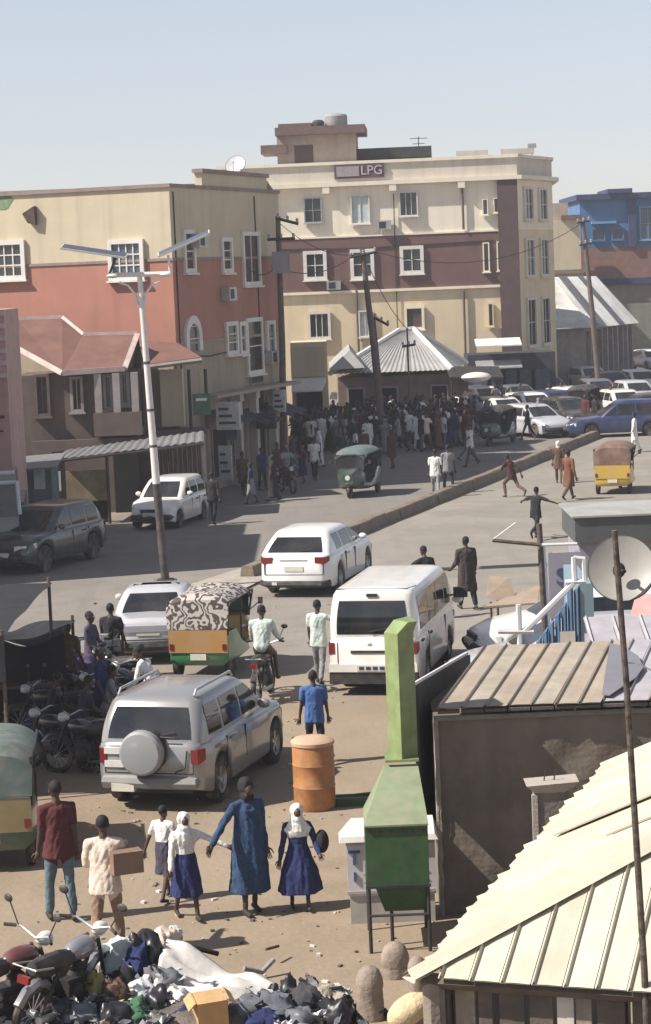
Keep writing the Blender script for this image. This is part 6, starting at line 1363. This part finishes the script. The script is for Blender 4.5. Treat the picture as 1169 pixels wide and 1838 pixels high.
# ------------------------------------------------------------------ street lamp, power poles and wires
lb = G(298, 1062); lp = thing('street_lamp', 'twin solar street lamp on a white pole with dark painted foot', 'street lamp', lb, 0)
LW = M('lamp_white', (.62, .58, .56), rough=.45, var=.1, streak=.15); LD = M('lamp_dark_paint', (.035, .032, .035), rough=.6, var=.3, dust=.3)
d = lb.y
mid_, top_ = P(281, 868, d) - lb, P(251, 497, d) - lb
mb = MB(LD); mb.path([(0, 0, .3), mid_], [.11, .10], 12); mb.build('pole_foot', lp)
mb = MB(LW); mb.path([mid_, top_], [.10, .065], 12); mb.build('pole', lp)
for py in (650, 735, 800):
    k = (868 - py) / (868 - 497); c = mid_.lerp(top_, k); mb = MB(LD); mb.tube(c - Vector((0, 0, .03)), c + Vector((0, 0, .03)), .105 - .02 * k, n=12); mb.build('band', lp)
mb = MB(CONCD); mb.span((-.28, -.28, 0), (.28, .28, .3)); mb.build('plinth', lp, angle=0)
mb = MB(LD); mb.span((-.2, -.2, .3), (.2, .2, .33)); mb.build('base_plate', lp, angle=0)
la, lc = P(196, 494, d) - lb, P(306, 491, d) - lb
mb = MB(LW); mb.tube(la, lc, .07, n=6); mb.build('arm', lp)
for s in (-1, 1):
    e = top_ + Vector((s * .52, 0, -.12)); mb = MB(LW); mb.path([top_ + Vector((s * .05, 0, -.75)), top_ + Vector((s * .14, 0, -.42)), top_ + Vector((s * .3, 0, -.2)), e], .03, 6); mb.build('brace', lp)
    hd_ = (la if s < 0 else lc); mb = MB(LW); mb.ell(hd_ + Vector((s * -.1, -.12, -.02)), (.16, .22, .06)); mb.build('lamp_head', lp)
PVC = M('solar_cell', (.02, .025, .05), rough=.15, var=.2); PVF = M('panel_back', (.55, .52, .45), rough=.5, var=.12)
for (xa, ya, xb, yb), dep_, nm in (((108, 446, 226, 463), .30, 'solar_panel'), ((284, 461, 377, 419), .22, 'solar_panel')):
    A, B = P(xa, ya, d - .3) - lb, P(xb, yb, d - .3) - lb; ax = (B - A).normalized(); L_ = (B - A).length
    up = Vector((0, .985, .17 if xa < 200 else .17)); up = (up - ax * up.dot(ax)).normalized(); n = ax.cross(up).normalized()
    Rm = Matrix((ax, up, n)).transposed(); c = (A + B) / 2 + up * .3
    mb = MB(PVF); mb.box(c, (L_, .62, .05), R=Rm); p_ = mb.build(nm, lp, angle=0)
    mb = MB(PVC); mb.box(c + n * (.028 if n.z > 0 else -.028), (L_ - .06, .56, .008), R=Rm); mb.build('cells', p_, angle=0)
    base = (la if xa < 200 else lc); mb = MB(LW if xa > 200 else IRON); mb.tube(base, (P(208, 462, d - .1) if xa < 200 else P(302, 458, d - .1)) - lb, .03, n=6); mb.build('bracket', lp)
WOOD = M('pole_wood', (.13, .095, .08), var=.3, scale=3, streak=.4); WIRE = M('wire_black', (.02, .02, .02)); CER = M('insulator', (.35, .32, .3), rough=.4)
POLES = []
def power_pole(label, foot_px, top_px, dd, arms, r=.13, box=False):
    b_ = P(*foot_px, dd); b_.z = 0; t = thing('power_pole', label, 'power pole', b_, 0, 'power poles along the street')
    top = P(*top_px, dd) - b_; mb = MB(WOOD); mb.path([(0, 0, 0), top * .5 + Vector((.05, 0, 0)), top], [r, r * .85, r * .65], 10); mb.build('pole', t)
    for (xa, ya, xb, yb) in arms:
        A, B = P(xa, ya, dd) - b_ + Vector((0, -.1, 0)), P(xb, yb, dd) - b_ + Vector((0, -.1, 0)); mb = MB(IRON); mb.tube(A, B, .06, n=4); ar = mb.build('crossarm', t, angle=0)
        for k in (.06, .5, .94):
            p = A.lerp(B, k); mb = MB(CER); mb.lathe([(.03, .02), (.06, .08), (.045, .12), (.065, .17), (.02, .22)], p, 8); mb.build('insulator', ar)
    if box:
        q_ = P(*box, dd) - b_; mb = MB(M('transformer_grey', (.25, .24, .24), rough=.5, var=.2)); mb.span(q_ + Vector((-.35, -.55, -.45)), q_ + Vector((.35, -.15, .4))); mb.build('transformer', t, angle=0)
    POLES.append((b_, top)); return t
power_pole('crooked power pole with double crossarms at the corner of the yellow building', (510, 846), (499, 388), 89, [(497, 392, 536, 402), (480, 430, 530, 428), (488, 484, 522, 488)], .15, (505, 470))
power_pole('leaning power pole in front of the brown middle band of the block', (688, 790), (650, 446), 100, [(628, 462, 676, 452)], .17)
power_pole('short pole with little crossarm in front of the hipped roof', (733, 770), (731, 588), 106, [(722, 622, 746, 618)], .06)
power_pole('slim tilted post beside the leaning pole', (690, 790), (672, 568), 101.5, [(672, 570, 698, 584)], .07)
power_pole('dark power pole in front of the white roofed shed', (1078, 735), (1046, 396), 124, [(1036, 400, 1058, 396), (1040, 440, 1062, 436)], .17)
def wire(A, B, sag):
    mb = MB(WIRE); mb.path([A.lerp(B, k / 10) - Vector((0, 0, sag * 4 * (k / 10) * (1 - k / 10))) for k in range(11)], .018, 4); o = mb.build('overhead_wire', None); return o
ends = [(P(499, 398, 89), P(650, 455, 100), .5, 'upper wire from the crooked pole to the leaning pole'), (P(522, 488, 89), P(630, 462, 100), .3, 'lower pale wire between the crooked and the leaning pole'), (P(488, 486, 89), P(446, 482, 86), .2, 'short wire from the crooked pole to the yellow building'),
        (P(652, 455, 100), P(733, 592, 106), .4, 'wire from the leaning pole down to the short pole'), (P(672, 452, 100), P(1046, 400, 124), 1.2, 'long sagging wire from the leaning pole to the pole by the white shed')]
for A, B, sg, lab in ends: tag(wire(A, B, sg), lab, 'wire')

# ------------------------------------------------------------------ black canopied stalls at the left
STB = M('stall_black', (.014, .014, .017), rough=.9, var=.4, scale=3, bump=.3); GOODS = [CBLK, CBRO, CGRY, cloth('dull_purple', (.07, .055, .11)), cloth('drab_green', (.06, .075, .05)), CNAVY]
def stall(label, xa, xb, py_top, py_low, d, zg, tilt=0.0, deep=1.8):
    A, B = P(xa, py_top, d), P(xb, py_top, d); t = thing('market_stall', label, 'stall', ((A.x + B.x) / 2, d, 0), 0)
    w = (B.x - A.x) / 2; zh = P((xa + xb) / 2, py_top, d).z; zl = P((xa + xb) / 2, py_low, d).z
    mb = MB(STB); mb.grid(lambda u, v: ((u - .5) * 2 * w, deep * v - .1, zh + tilt * (u - .5) + .08 * math.sin(u * 7 + v * 3) - .1 * math.sin(math.pi * u) + .08 * noise.noise(Vector((u * 4, v * 4, d)))), 16, 10); mb.build('canopy', t)
    mb = MB(STB); mb.grid(lambda u, v: ((u - .5) * 2 * w, -.12 - .05 * math.sin(u * 14), (zh + tilt * (u - .5) + .08 * math.sin(u * 7) - .1 * math.sin(math.pi * u)) * (1 - v) + (zl + .05 * math.sin(u * 11)) * v), 20, 6); mb.build('front_cloth', t)
    for x in (-w + .05, w - .05):
        for y in (0, deep - .2): mb = MB(WD); mb.tube((x, y, 0), (x, y, zh + .1), .03, n=6); mb.build('post', t)
    mb = MB(PLANK2); mb.span((-w * .95, .2, zg - .05), (w * .95, 1.4, zg)); mb.build('counter', t, angle=0)
    mb = MB(STB); mb.span((-w * .95, .22, .03), (w * .95, 1.35, zg - .052)); mb.build('counter_skirt', t, angle=0)
    return t
stall('stall under a low sagging black canopy at the left edge', -60, 118, 1142, 1225, 39.5, .7)
stall('stall added off the left edge, its black canopy shading the ground by the tricycle', -460, 10, 1152, 1225, 33.6, .7, 0, 6.2)  # added almost wholly out of view so its deep canopy shades the ground
stall('second stall with tilted dark sheet roof right of the sagging black canopy', 122, 212, 1175, 1190, 42.5, .8, .5)
def blob_mesh(name, r, mat, seed, amp=.3, fr=2.2, n=20, m=14, flat=0.0):
    mb = MB(mat); mb.ell((0, 0, 0), r, n, m); vs = []
    for x, y, z in mb.v:
        p = Vector((x / r[0], y / r[1], z / r[2])); k = 1 + amp * noise.noise(p * fr + Vector((seed, seed * .7, 0))) + amp * .45 * noise.noise(p * fr * 3.1 + Vector((0, seed, seed)))
        # folds pinch towards the top like a tied sack
        vs.append((x * k, y * k, max(-r[2] * (1 - flat), z * k)))
    mb.v = vs; return mb.mesh(name, 60)
def goods(name, label, cat, p, r, mat, seed, group=None, rot=0, tilt=0.0, amp=.3):
    o = put(name, blob_mesh(name, r, mat, seed, amp), None, p, 0); o.rotation_euler = (tilt, tilt * .6, rot); return tag(o, label, cat, group)
k = 0
for (px, py, z, r, nm, lab) in ((60, 1262, .0, (.3, .3, .34), CBLK, 'black sack on the ground under the sagging canopy'), (22, 1275, 0, (.28, .3, .3), CGRY, 'grey sack at the left edge under the sagging canopy'), (112, 1288, 0, (.34, .3, .38), CBRO, 'brown bundle at the right end of the black stall'),
        (150, 1262, .0, (.42, .36, .5), GOODS[3], 'heap of dull purple cloth beside the second stall'), (190, 1240, 0, (.36, .3, .42), CBLK, 'black bundle under the tilted sheet roof'), (132, 1322, 0, (.3, .28, .3), GOODS[4], 'drab green sack in the shade by the traders'), (215, 1305, 0, (.3, .28, .34), CBLK, 'black sack touching the silver SUV shade'),
        (172, 1372, 0, (.34, .3, .3), CBLK, 'black bin bag nearest the silver SUV corner'), (84, 1316, 0, (.33, .3, .35), CNAVY, 'navy bundle beside the seated traders')):
    goods('sack', lab, 'sack', G(px, py, .0) + Vector((0, 0, r[2] * .75 + z)), r, nm, k * 3.7, 'sacks and bundles by the black stalls'); k += 1
r4 = random.Random(5)
for i in range(16):     # small goods on the counters, too small to pick apart singly
    pass
mb = MB(CGRY); 
for i in range(60):
    x = r4.uniform(112, 215); mb.use(r4.choice(GOODS + [CGRY, PALEC])); p = P(x, 1238 + r4.uniform(-12, 12), 42.3 + r4.uniform(0, 1)); p.z = .82 + r4.uniform(0, .15); mb.box(p, (r4.uniform(.06, .2), r4.uniform(.06, .2), r4.uniform(.06, .24)), r4.uniform(0, 3))
o = mb.build('small_goods', None, angle=0); o['kind'] = 'stuff'; o['label'] = 'jumble of small goods laid out on the second stall'

# ------------------------------------------------------------------ motorcycles
def motorcycle(label, loc, rz, tank, lean=0.0, group='motorcycles', mirrors=True, seatmat=None):
    t = thing('motorcycle', label, 'motorcycle', loc, rz, group); t.rotation_euler = (0, lean, rz)
    for y in (-.62, .64):
        mb = MB(RUB); R = .29; mb.path([(0, y + R * math.cos(a * math.pi / 12), R + R * .94 * math.sin(a * math.pi / 12)) for a in range(25)], .048, 8, False); w_ = mb.build('wheel', t)
        mb = MB(STEEL); mb.lathe([(.02, -.05), (.045, -.05), (.045, .05), (.02, .05)], (0, y, R), 10, 'X')
        for a in range(6): q_ = a * math.pi / 6; mb.tube((0, y - .25 * math.cos(q_), R - .25 * math.sin(q_)), (0, y + .25 * math.cos(q_), R + .25 * math.sin(q_)), .006, n=4)
        mb.build('spokes', w_)
        mb = MB(tank); mb.path([(0, y + .33 * math.cos(a), R + .33 * math.sin(a)) for a in [math.radians(k) for k in (30, 60, 90, 120, 150)]], .06, 6); mb.build('mudguard', t)
    mb = MB(TRIM)
    for s in (-1, 1):
        mb.tube((s * .08, .64, .29), (s * .07, .42, .86), .022, n=8); mb.tube((s * .1, -.62, .29), (s * .1, -.35, .68), .02, n=8); mb.tube((s * .09, -.62, .29), (s * .07, .0, .33), .018, n=6)
    mb.tube((0, .42, .8), (0, .25, .38), .03, n=8); mb.tube((0, .4, .78), (0, -.5, .62), .03, n=8); mb.build('frame', t)
    mb = MB(IRON); mb.box((0, .05, .38), (.22, .34, .26)); mb.ell((.1, .05, .34), (.09, .12, .12)); mb.ell((-.1, .05, .34), (.09, .12, .12)); mb.lathe([(.09, 0), (.11, .05), (.09, .1), (.11, .15), (.05, .2)], (0, .14, .46), 10); mb.build('engine', t)
    mb = MB(tank); mb.ell((0, .2, .78), (.13, .27, .12), 16, 10); mb.build('fuel_tank', t)
    mb = MB(seatmat or TRIM); mb.path([(0, -.02, .74), (0, -.2, .75), (0, -.5, .78), (0, -.72, .82)], [.09, .12, .12, .07], 10); mb.build('seat', t)
    mb = MB(STEEL); mb.path([(.1, .2, .36), (.15, .1, .22), (.16, -.3, .24), (.17, -.75, .3)], [.025, .025, .04, .045], 8); mb.build('exhaust', t)
    mb = MB(STEEL); mb.path([(-.36, .3, 1.02), (-.22, .4, 1.02), (0, .42, .94), (.22, .4, 1.02), (.36, .3, 1.02)], .014, 6); hb_ = mb.build('handlebar', t)
    for s in (-1, 1): mb = MB(TRIM); mb.tube((s * .26, .37, 1.02), (s * .37, .29, 1.02), .02, n=6); mb.build('grip', hb_)
    mb = MB(CLEARL); mb.lathe([(.02, .16), (.075, .15), (.085, .08), (.05, 0), (.02, -.02)], (0, .46, .9), 12, 'Y'); mb.build('headlight', t)
    if mirrors:
        for s in (-1, 1):
            mb = MB(TRIM); mb.tube((s * .24, .38, 1.03), (s * .36, .36, 1.26), .008, n=5); mb.ell((s * .38, .35, 1.3), (.065, .02, .045)); mb.build('mirror', t)
    mb = MB(REDL); mb.box((0, -.84, .74), (.14, .05, .08)); mb.build('taillight', t, angle=0)
    mb = MB(STEEL); mb.path([(-.13, -.5, .8), (-.14, -.85, .88), (.14, -.85, .88), (.13, -.5, .8)], .012, 6); mb.build('grab_rail', t)
    return t
MRED = paint('bike_maroon', (.12, .03, .03), dust=.3); MBLK = paint('bike_black', (.02, .02, .023), dust=.3); MSIL = paint('bike_silver', (.26, .26, .29), metal=.3, dust=.25)
motorcycle('motorcycle ridden by the man in the pale mint gown', G(474, 1252), R_(170) + math.pi, MBLK)
motorcycle('motorcycle ridden by the man in grey in the shade', G(516, 884), R_(20) + math.pi, MRED)
motorcycle('black parked motorcycle with raised mirror in front of the man in beige', G(112, 1838) + Vector((0, .1, 0)), R_(-28), MSIL, R_(10))
motorcycle('maroon parked motorcycle cut off by the bottom left corner', G(6, 1850), R_(-40), MRED, R_(8))
for px, py, a_, lab in ((222, 1290, 30, 'dark motorcycle parked behind the silver SUV left corner'), (200, 1258, 50, 'dark motorcycle parked under the tilted sheet roof'), (138, 1300, 65, 'dark motorcycle parked just right of the sagging black canopy'), (178, 1312, 42, 'dark motorcycle between the purple cloth heap and the silver SUV'), (98, 1330, 75, 'dark motorcycle standing behind the tricycle with grey green canopy'), (158, 1392, 58, 'dark motorcycle nearest the silver SUV spare wheel'), (108, 1382, 62, 'dark motorcycle nearest the man in maroon')):
    motorcycle(lab, G(px, py), R_(a_), MBLK, R_(9))
for px, py, lab, c in ((205, 1232, 'person in black standing under the tilted sheet roof', CBLK), (168, 1250, 'person in dull purple standing beside the purple cloth heap', GOODS[3]), (128, 1272, 'person in brown standing at the corner of the sagging black canopy', CBRO), (188, 1330, 'person in navy standing at the silver SUV left side', CNAVY)):
    person(lab, G(px, py), R_(rnd.uniform(60, 220)), top=c, bot=CBLK, H=1.66, vox=.022, arms=((14, 8, 40), (6, 8, 20)))

# ------------------------------------------------------------------ rubbish heap along the bottom edge
WS = M('white_sheet', (.62, .58, .54), rough=.9, var=.1, scale=4, bump=.3, bscale=9); 
DH_ = 23.9
def heap_z(x, y): return .34 * math.exp(-((x + 1.5) / 1.0) ** 2 - ((y - 23.0) / .6) ** 2)
mb = MB(M('heap_soil', (.12, .10, .085), var=.4, scale=6, bump=.6))
mb.grid(lambda u, v: (-3.4 + 4.4 * u, 22.4 + 2.6 * v, heap_z(-3.4 + 4.4 * u, 22.4 + 2.6 * v) - .07 + .05 * noise.noise(Vector((u * 20, v * 14, 0))) ), 70, 40); o = mb.build('rubbish_ground', None); o['kind'] = 'stuff'; o['label'] = 'trodden rubbish and soil under the heap'
# white sheet draped from the peak towards the right
pk_, rt, lf, ft = P(300, 1686, 24.1), P(522, 1774, 23.8), P(272, 1782, 23.2), P(470, 1812, 22.9)
def shf(u, v):
    a = pk_.lerp(rt, u); b = lf.lerp(ft, u); p = a.lerp(b, v); p = p + Vector((0, 0, .05 * math.sin(u * 10 + v * 4) + .06 * noise.noise(Vector((u * 5, v * 6, 2))) + .03 * math.sin(v * 17 + u * 5) - .05 * math.sin(math.pi * u))); return p
mb = MB(WS); mb.grid(shf, 34, 22); o = mb.build('white_sheet', None, angle=60); m_ = o.modifiers.new('t', 'SOLIDIFY'); m_.thickness = .008; tag(o, 'large crumpled white sheet draped over the rubbish heap', 'sheet')
cbx = thing('cardboard_box', 'worn tan cardboard box standing in front of the white sheet', 'box', P(380, 1812, 22.7) + Vector((0, 0, -.14)), R_(12)); cbx.rotation_euler = (.12, -.05, R_(14))
CARD = M('cardboard', (.46, .29, .135), rough=.9, var=.14, scale=5)
mb = MB(CARD); mb.span((-.17, -.15, -.1), (.15, .15, .30)); mb.build('body', cbx, angle=0)
for x0, x1, s in ((.155, .22, 1), (-.175, -.2, -1)): mb = MB(CARD); mb.hexa([(x0, -.15, .31), (x0 + .02 * s, -.15, .31), (x0 + .02 * s, .15, .31), (x0, .15, .31), (x0 + .07 * s, -.15, .24), (x0 + .09 * s, -.15, .24), (x0 + .09 * s, .15, .24), (x0 + .07 * s, .15, .24)]); mb.build('flap', cbx, angle=0)
mb = MB(M('box_red_edge', (.25, .07, .05))); mb.span((.15, -.152, -.1), (.154, .15, .28)); mb.build('printed_edge', cbx, angle=0)
POLYW = M('poly_white', (.55, .55, .55), rough=.35, var=.25, scale=9); POLYK = M('poly_black', (.022, .022, .027), rough=.35, var=.3); POLYG = M('poly_grey_blue', (.13, .135, .15), rough=.45, var=.3, scale=6); OLIVE = M('olive_can', (.28, .25, .08), rough=.5, var=.25, scale=5)
items = [(222, 1722, (.28, .2, .24), PALEC, 'pale grey bundle at the feet of the man in beige'), (262, 1728, (.16, .2, .36), POLYK, 'tall black bag standing left of the white sheet'), (246, 1745, (.15, .15, .28), CNAVY, 'navy bag leaning on the tall black bag'), (296, 1692, (.16, .15, .17), CBEI, 'dusty cream rag bundle on the peak of the heap'),
         (312, 1678, (.09, .09, .10), POLYW, 'small white bag on top of the heap peak'), (300, 1768, (.2, .16, .18), POLYG, 'grey blue bag half under the white sheet'), (258, 1786, (.18, .2, .18), POLYW, 'crumpled white plastic bag left of the box'), (290, 1806, (.2, .18, .2), POLYK, 'black plastic bag in front of the crumpled white bag'), (322, 1800, (.17, .15, .15), POLYW, 'white plastic bag touching the box left side'),
         (240, 1825, (.2, .18, .18), CGRN, 'dark green rag bundle at the bottom edge'), (330, 1832, (.22, .16, .15), CNAVY, 'navy rag bundle below the box'), (440, 1820, (.30, .22, .18), POLYG, 'grey blue tarpaulin roll right of the box'), (490, 1815, (.28, .2, .2), cloth('slate', (.10, .105, .125)), 'slate cloth bundle at the heap right slope'), (520, 1788, (.10, .10, .22), POLYK, 'upright black bag at the right end of the white sheet'),
         (548, 1802, (.22, .18, .2), cloth('charcoal', (.05, .05, .058)), 'charcoal bundle right of the upright black bag'), (590, 1800, (.22, .16, .18), M('net_bag', (.33, .29, .23), var=.3, scale=14, bump=.6), 'pale net bag under the curved black strap'), (604, 1826, (.24, .2, .2), POLYK, 'black bag at the bottom edge by the stone post'), (475, 1838, (.35, .2, .16), CNAVY, 'long navy bundle at the bottom edge'), (540, 1838, (.28, .2, .17), POLYG, 'grey blue bundle at the bottom edge, right'),
         (98, 1745, (.16, .2, .16), POLYG, 'grey cloth over the parked motorcycle seat'), (172, 1778, (.15, .14, .17), OLIVE, 'mustard yellow can wedged beside the parked motorcycle'), (145, 1762, (.2, .18, .18), cloth('blue_grey', (.13, .14, .17)), 'blue grey bundle strapped on the parked motorcycle'), (208, 1790, (.16, .18, .2), CBRO, 'brown bundle between motorcycle and heap'), (36, 1770, (.2, .2, .12), cloth('dusty_mauve', (.22, .15, .15)), 'dusty mauve cloth on the maroon motorcycle'), (205, 1838, (.2, .2, .2), POLYK, 'black bag at the bottom edge left of the plank'),
         (398, 1838, (.2, .16, .12), cloth('plum', (.09, .06, .09)), 'plum coloured rag at the bottom edge below the box'), (560, 1768, (.07, .07, .09), POLYK, 'small black pouch at the top of the charcoal bundle'),
         (20, 1818, (.24, .2, .2), CBLK, 'black cloth bundle in the bottom left corner'), (70, 1822, (.22, .2, .2), cloth('dark_mauve', (.09, .06, .07)), 'dark mauve bundle between the two parked motorcycles'), (115, 1826, (.2, .18, .18), POLYK, 'black bag in front of the black motorcycle wheel'), (150, 1832, (.2, .18, .2), POLYG, 'grey blue bag left of the pinkish plank'), (55, 1795, (.14, .14, .14), CGRY, 'small grey bundle beside the maroon motorcycle'), (185, 1815, (.16, .14, .16), CBLK, 'black rag bundle under the mustard can'),
         (228, 1768, (.14, .14, .2), CBLK, 'black cloth roll behind the pinkish plank'), (275, 1760, (.13, .12, .16), cloth('ash', (.15, .145, .15)), 'ash grey bundle under the left edge of the white sheet')]
for i, (px, py, r, m_, lab) in enumerate(items):
    dd = 24.3 - (py - 1690) / 150 * 1.5; goods('bundle', lab, 'bundle', P(px, py, dd), r, m_, i * 5.3 + 2, 'bags and bundles of the rubbish heap', rnd.uniform(0, 3), rnd.uniform(-.3, .3), amp=.42)
# crumpled rags and sheets tangled between the bags, too many and too mixed to pick apart
mb = MB(POLYW)
for i in range(170):
    px = r4.choice((r4.gauss(275, 45), r4.gauss(520, 60), r4.uniform(10, 240), r4.uniform(330, 620))); py = (1748 + 90 * r4.random()) if px < 268 else (1800 + 45 * r4.random()) if px < 460 else (1785 + 55 * r4.random() + max(0, (px - 520)) * .0)
    dd = 24.2 - (py - 1690) / 150 * 1.5; c = P(px, py, dd) - Vector((0, 0, .05)); mb.use(r4.choice((POLYW, WS, POLYK, POLYK, POLYG, CBLK, CBLK, CGRY, CBRO, CBRO, CBEI)))
    a, b = r4.uniform(.08, .24), r4.uniform(.07, .18); Rm = Matrix.Rotation(r4.uniform(0, 6.28), 3, 'Z') @ Matrix.Rotation(r4.uniform(-.9, .9), 3, 'X'); sd_ = r4.uniform(0, 99)
    def rag(u, v):
        x, y = (u - .5) * 2, (v - .5) * 2; k = 1 - .25 * noise.noise(Vector((x * 2, y * 2, sd_)))
        return c + Rm @ Vector((a * x * k, b * y * k, .09 * noise.noise(Vector((x * 2.2, y * 2.2, sd_))) + .05 * noise.noise(Vector((x * 5, y * 5, sd_ + 9))) - .05 * (x * x + y * y)))
    mb.grid(rag, 9, 9)
o = mb.build('rag_tangle', None, angle=70); o['kind'] = 'stuff'; o['label'] = 'tangle of crumpled rags and plastic sheets over the rubbish heap'
# leaf-like torn scraps spread over the heap
mb = MB(POLYW)
for i in range(150):
    px = r4.choice((r4.gauss(285, 35), r4.gauss(500, 70), r4.uniform(200, 620), r4.uniform(10, 200))); py = r4.uniform(1762, 1850) if px > 330 else r4.uniform(1730, 1850)
    dd = 24.2 - (py - 1690) / 150 * 1.5 - .1; p = P(px, py, dd); mb.use(r4.choice((POLYW, POLYW, POLYW, POLYK, POLYK, POLYG, CBLK, CBRO, CGRY)))
    a, b, c = r4.uniform(.03, .11), r4.uniform(.015, .05), r4.uniform(0, 6.28); Rm = Matrix.Rotation(c, 3, 'Z') @ Matrix.Rotation(r4.uniform(-1, 1), 3, 'X') @ Matrix.Rotation(r4.uniform(-.8, .8), 3, 'Y')
    q = [p + Rm @ Vector(w) for w in ((-a, -b, 0), (0, -b * 1.3, .02), (a, -b * .4, 0), (a * .8, b, .01), (0, b * .8, -.02), (-a, b * .6, 0))]; mb.add(q, [(0, 1, 4, 5), (1, 2, 3, 4)])
o = mb.build('litter_scraps', None, angle=0); o['kind'] = 'stuff'; o['label'] = 'torn scraps of plastic, cloth and card over the heap'
def rod(label, name, cat, a, b, r, mat, mid=None):
    mb = MB(mat); mb.path([a] + (mid or []) + [b], r, 8); tag(mb.build(name, None), label, cat)
mb = MB(M('pink_plank', (.42, .28, .24), var=.2)); a_, b_ = P(165, 1850, 22.6), P(252, 1758, 23.6); d_ = (b_ - a_).normalized(); z_ = Vector((0, 0, 1)); x_ = d_.cross(z_).normalized(); mb.box((a_ + b_) / 2, (.09, (b_ - a_).length, .03), R=Matrix((x_, d_, x_.cross(d_))).transposed()); tag(mb.build('plank', None, angle=0), 'pinkish plank lying slantwise left of the rubbish heap', 'plank')
rod('dark curved strap arching over the pale net bag', 'strap', 'strap', P(575, 1790, 23.2), P(628, 1790, 23.2), .02, CBLK, [P(588, 1776, 23.2), P(612, 1772, 23.2)])
rod('grey palm frond lying behind the white sheet', 'frond', 'branch', P(438, 1738, 24.4), P(492, 1722, 24.6), .03, CGRY, [P(470, 1745, 24.5)])
rod('dark stick lying on the sand above the white sheet', 'stick', 'stick', P(478, 1704, 25.0), P(500, 1698, 25.2), .018, CBRO)
rod('dark stick along the upper edge of the white sheet', 'stick', 'stick', P(330, 1696, 24.3), P(392, 1712, 24.4), .03, CBLK)
# carton carried by the man in beige
ct = MB(M('brown_carton', (.20, .125, .09), var=.2)); ct.span((-.18, -.13, -.13), (.18, .13, .13)); o = ct.build('carton', None, P(226, 1545, pb.y - .1), R_(20), angle=0); tag(o, 'brown carton held at the elbow of the man in beige', 'carton')
# shoulder bag of the girl and schoolbag
bg_ = MB(CBLK); bg_.ell((0, 0, 0), (.09, .12, .15)); o = bg_.build('shoulder_bag', None, P(578, 1510, foot(540, 1632).y + .02)); tag(o, 'black bag hanging from the shoulder of the girl in the navy dress', 'bag')
# scattered pebbles and litter on the open ground
mb = MB(CONC)
for i in range(380):
    t = r4.random(); py = 1080 + 700 * t; px = r4.uniform(0, 800); p = G(px, py); mb.use(r4.choice((CONCD, CONCD, CARD, PLANK2, PLANK2, CONC, POLYW))); s_ = r4.uniform(.012, .05) * (1.4 if r4.random() < .1 else 1); mb.box(p + Vector((0, 0, s_ * .3)), (s_ * r4.uniform(.7, 2.2), s_, s_ * .6), r4.uniform(0, 3))
o = mb.build('ground_litter', None, angle=0); o['kind'] = 'stuff'; o['label'] = 'pebbles and small litter on the ground'
# ------------------------------------------------------------------ dusty air
hm = bpy.data.materials.new('haze_air'); hm.use_nodes = True; t_ = hm.node_tree
for nd in list(t_.nodes):
    if nd.type != 'OUTPUT_MATERIAL': t_.nodes.remove(nd)
vo = t_.nodes.new('ShaderNodeVolumePrincipled'); vo.inputs['Color'].default_value = (.85, .86, .9, 1); vo.inputs['Density'].default_value = .0008; vo.inputs['Anisotropy'].default_value = .3
t_.links.new(vo.outputs[0], t_.nodes['Material Output'].inputs['Volume'])
mb = MB(hm); mb.span((-310, -30, -1), (310, 570, 20)); o = mb.build('haze', None, angle=0); o['kind'] = 'stuff'; o['label'] = 'thin dusty air over the whole street'
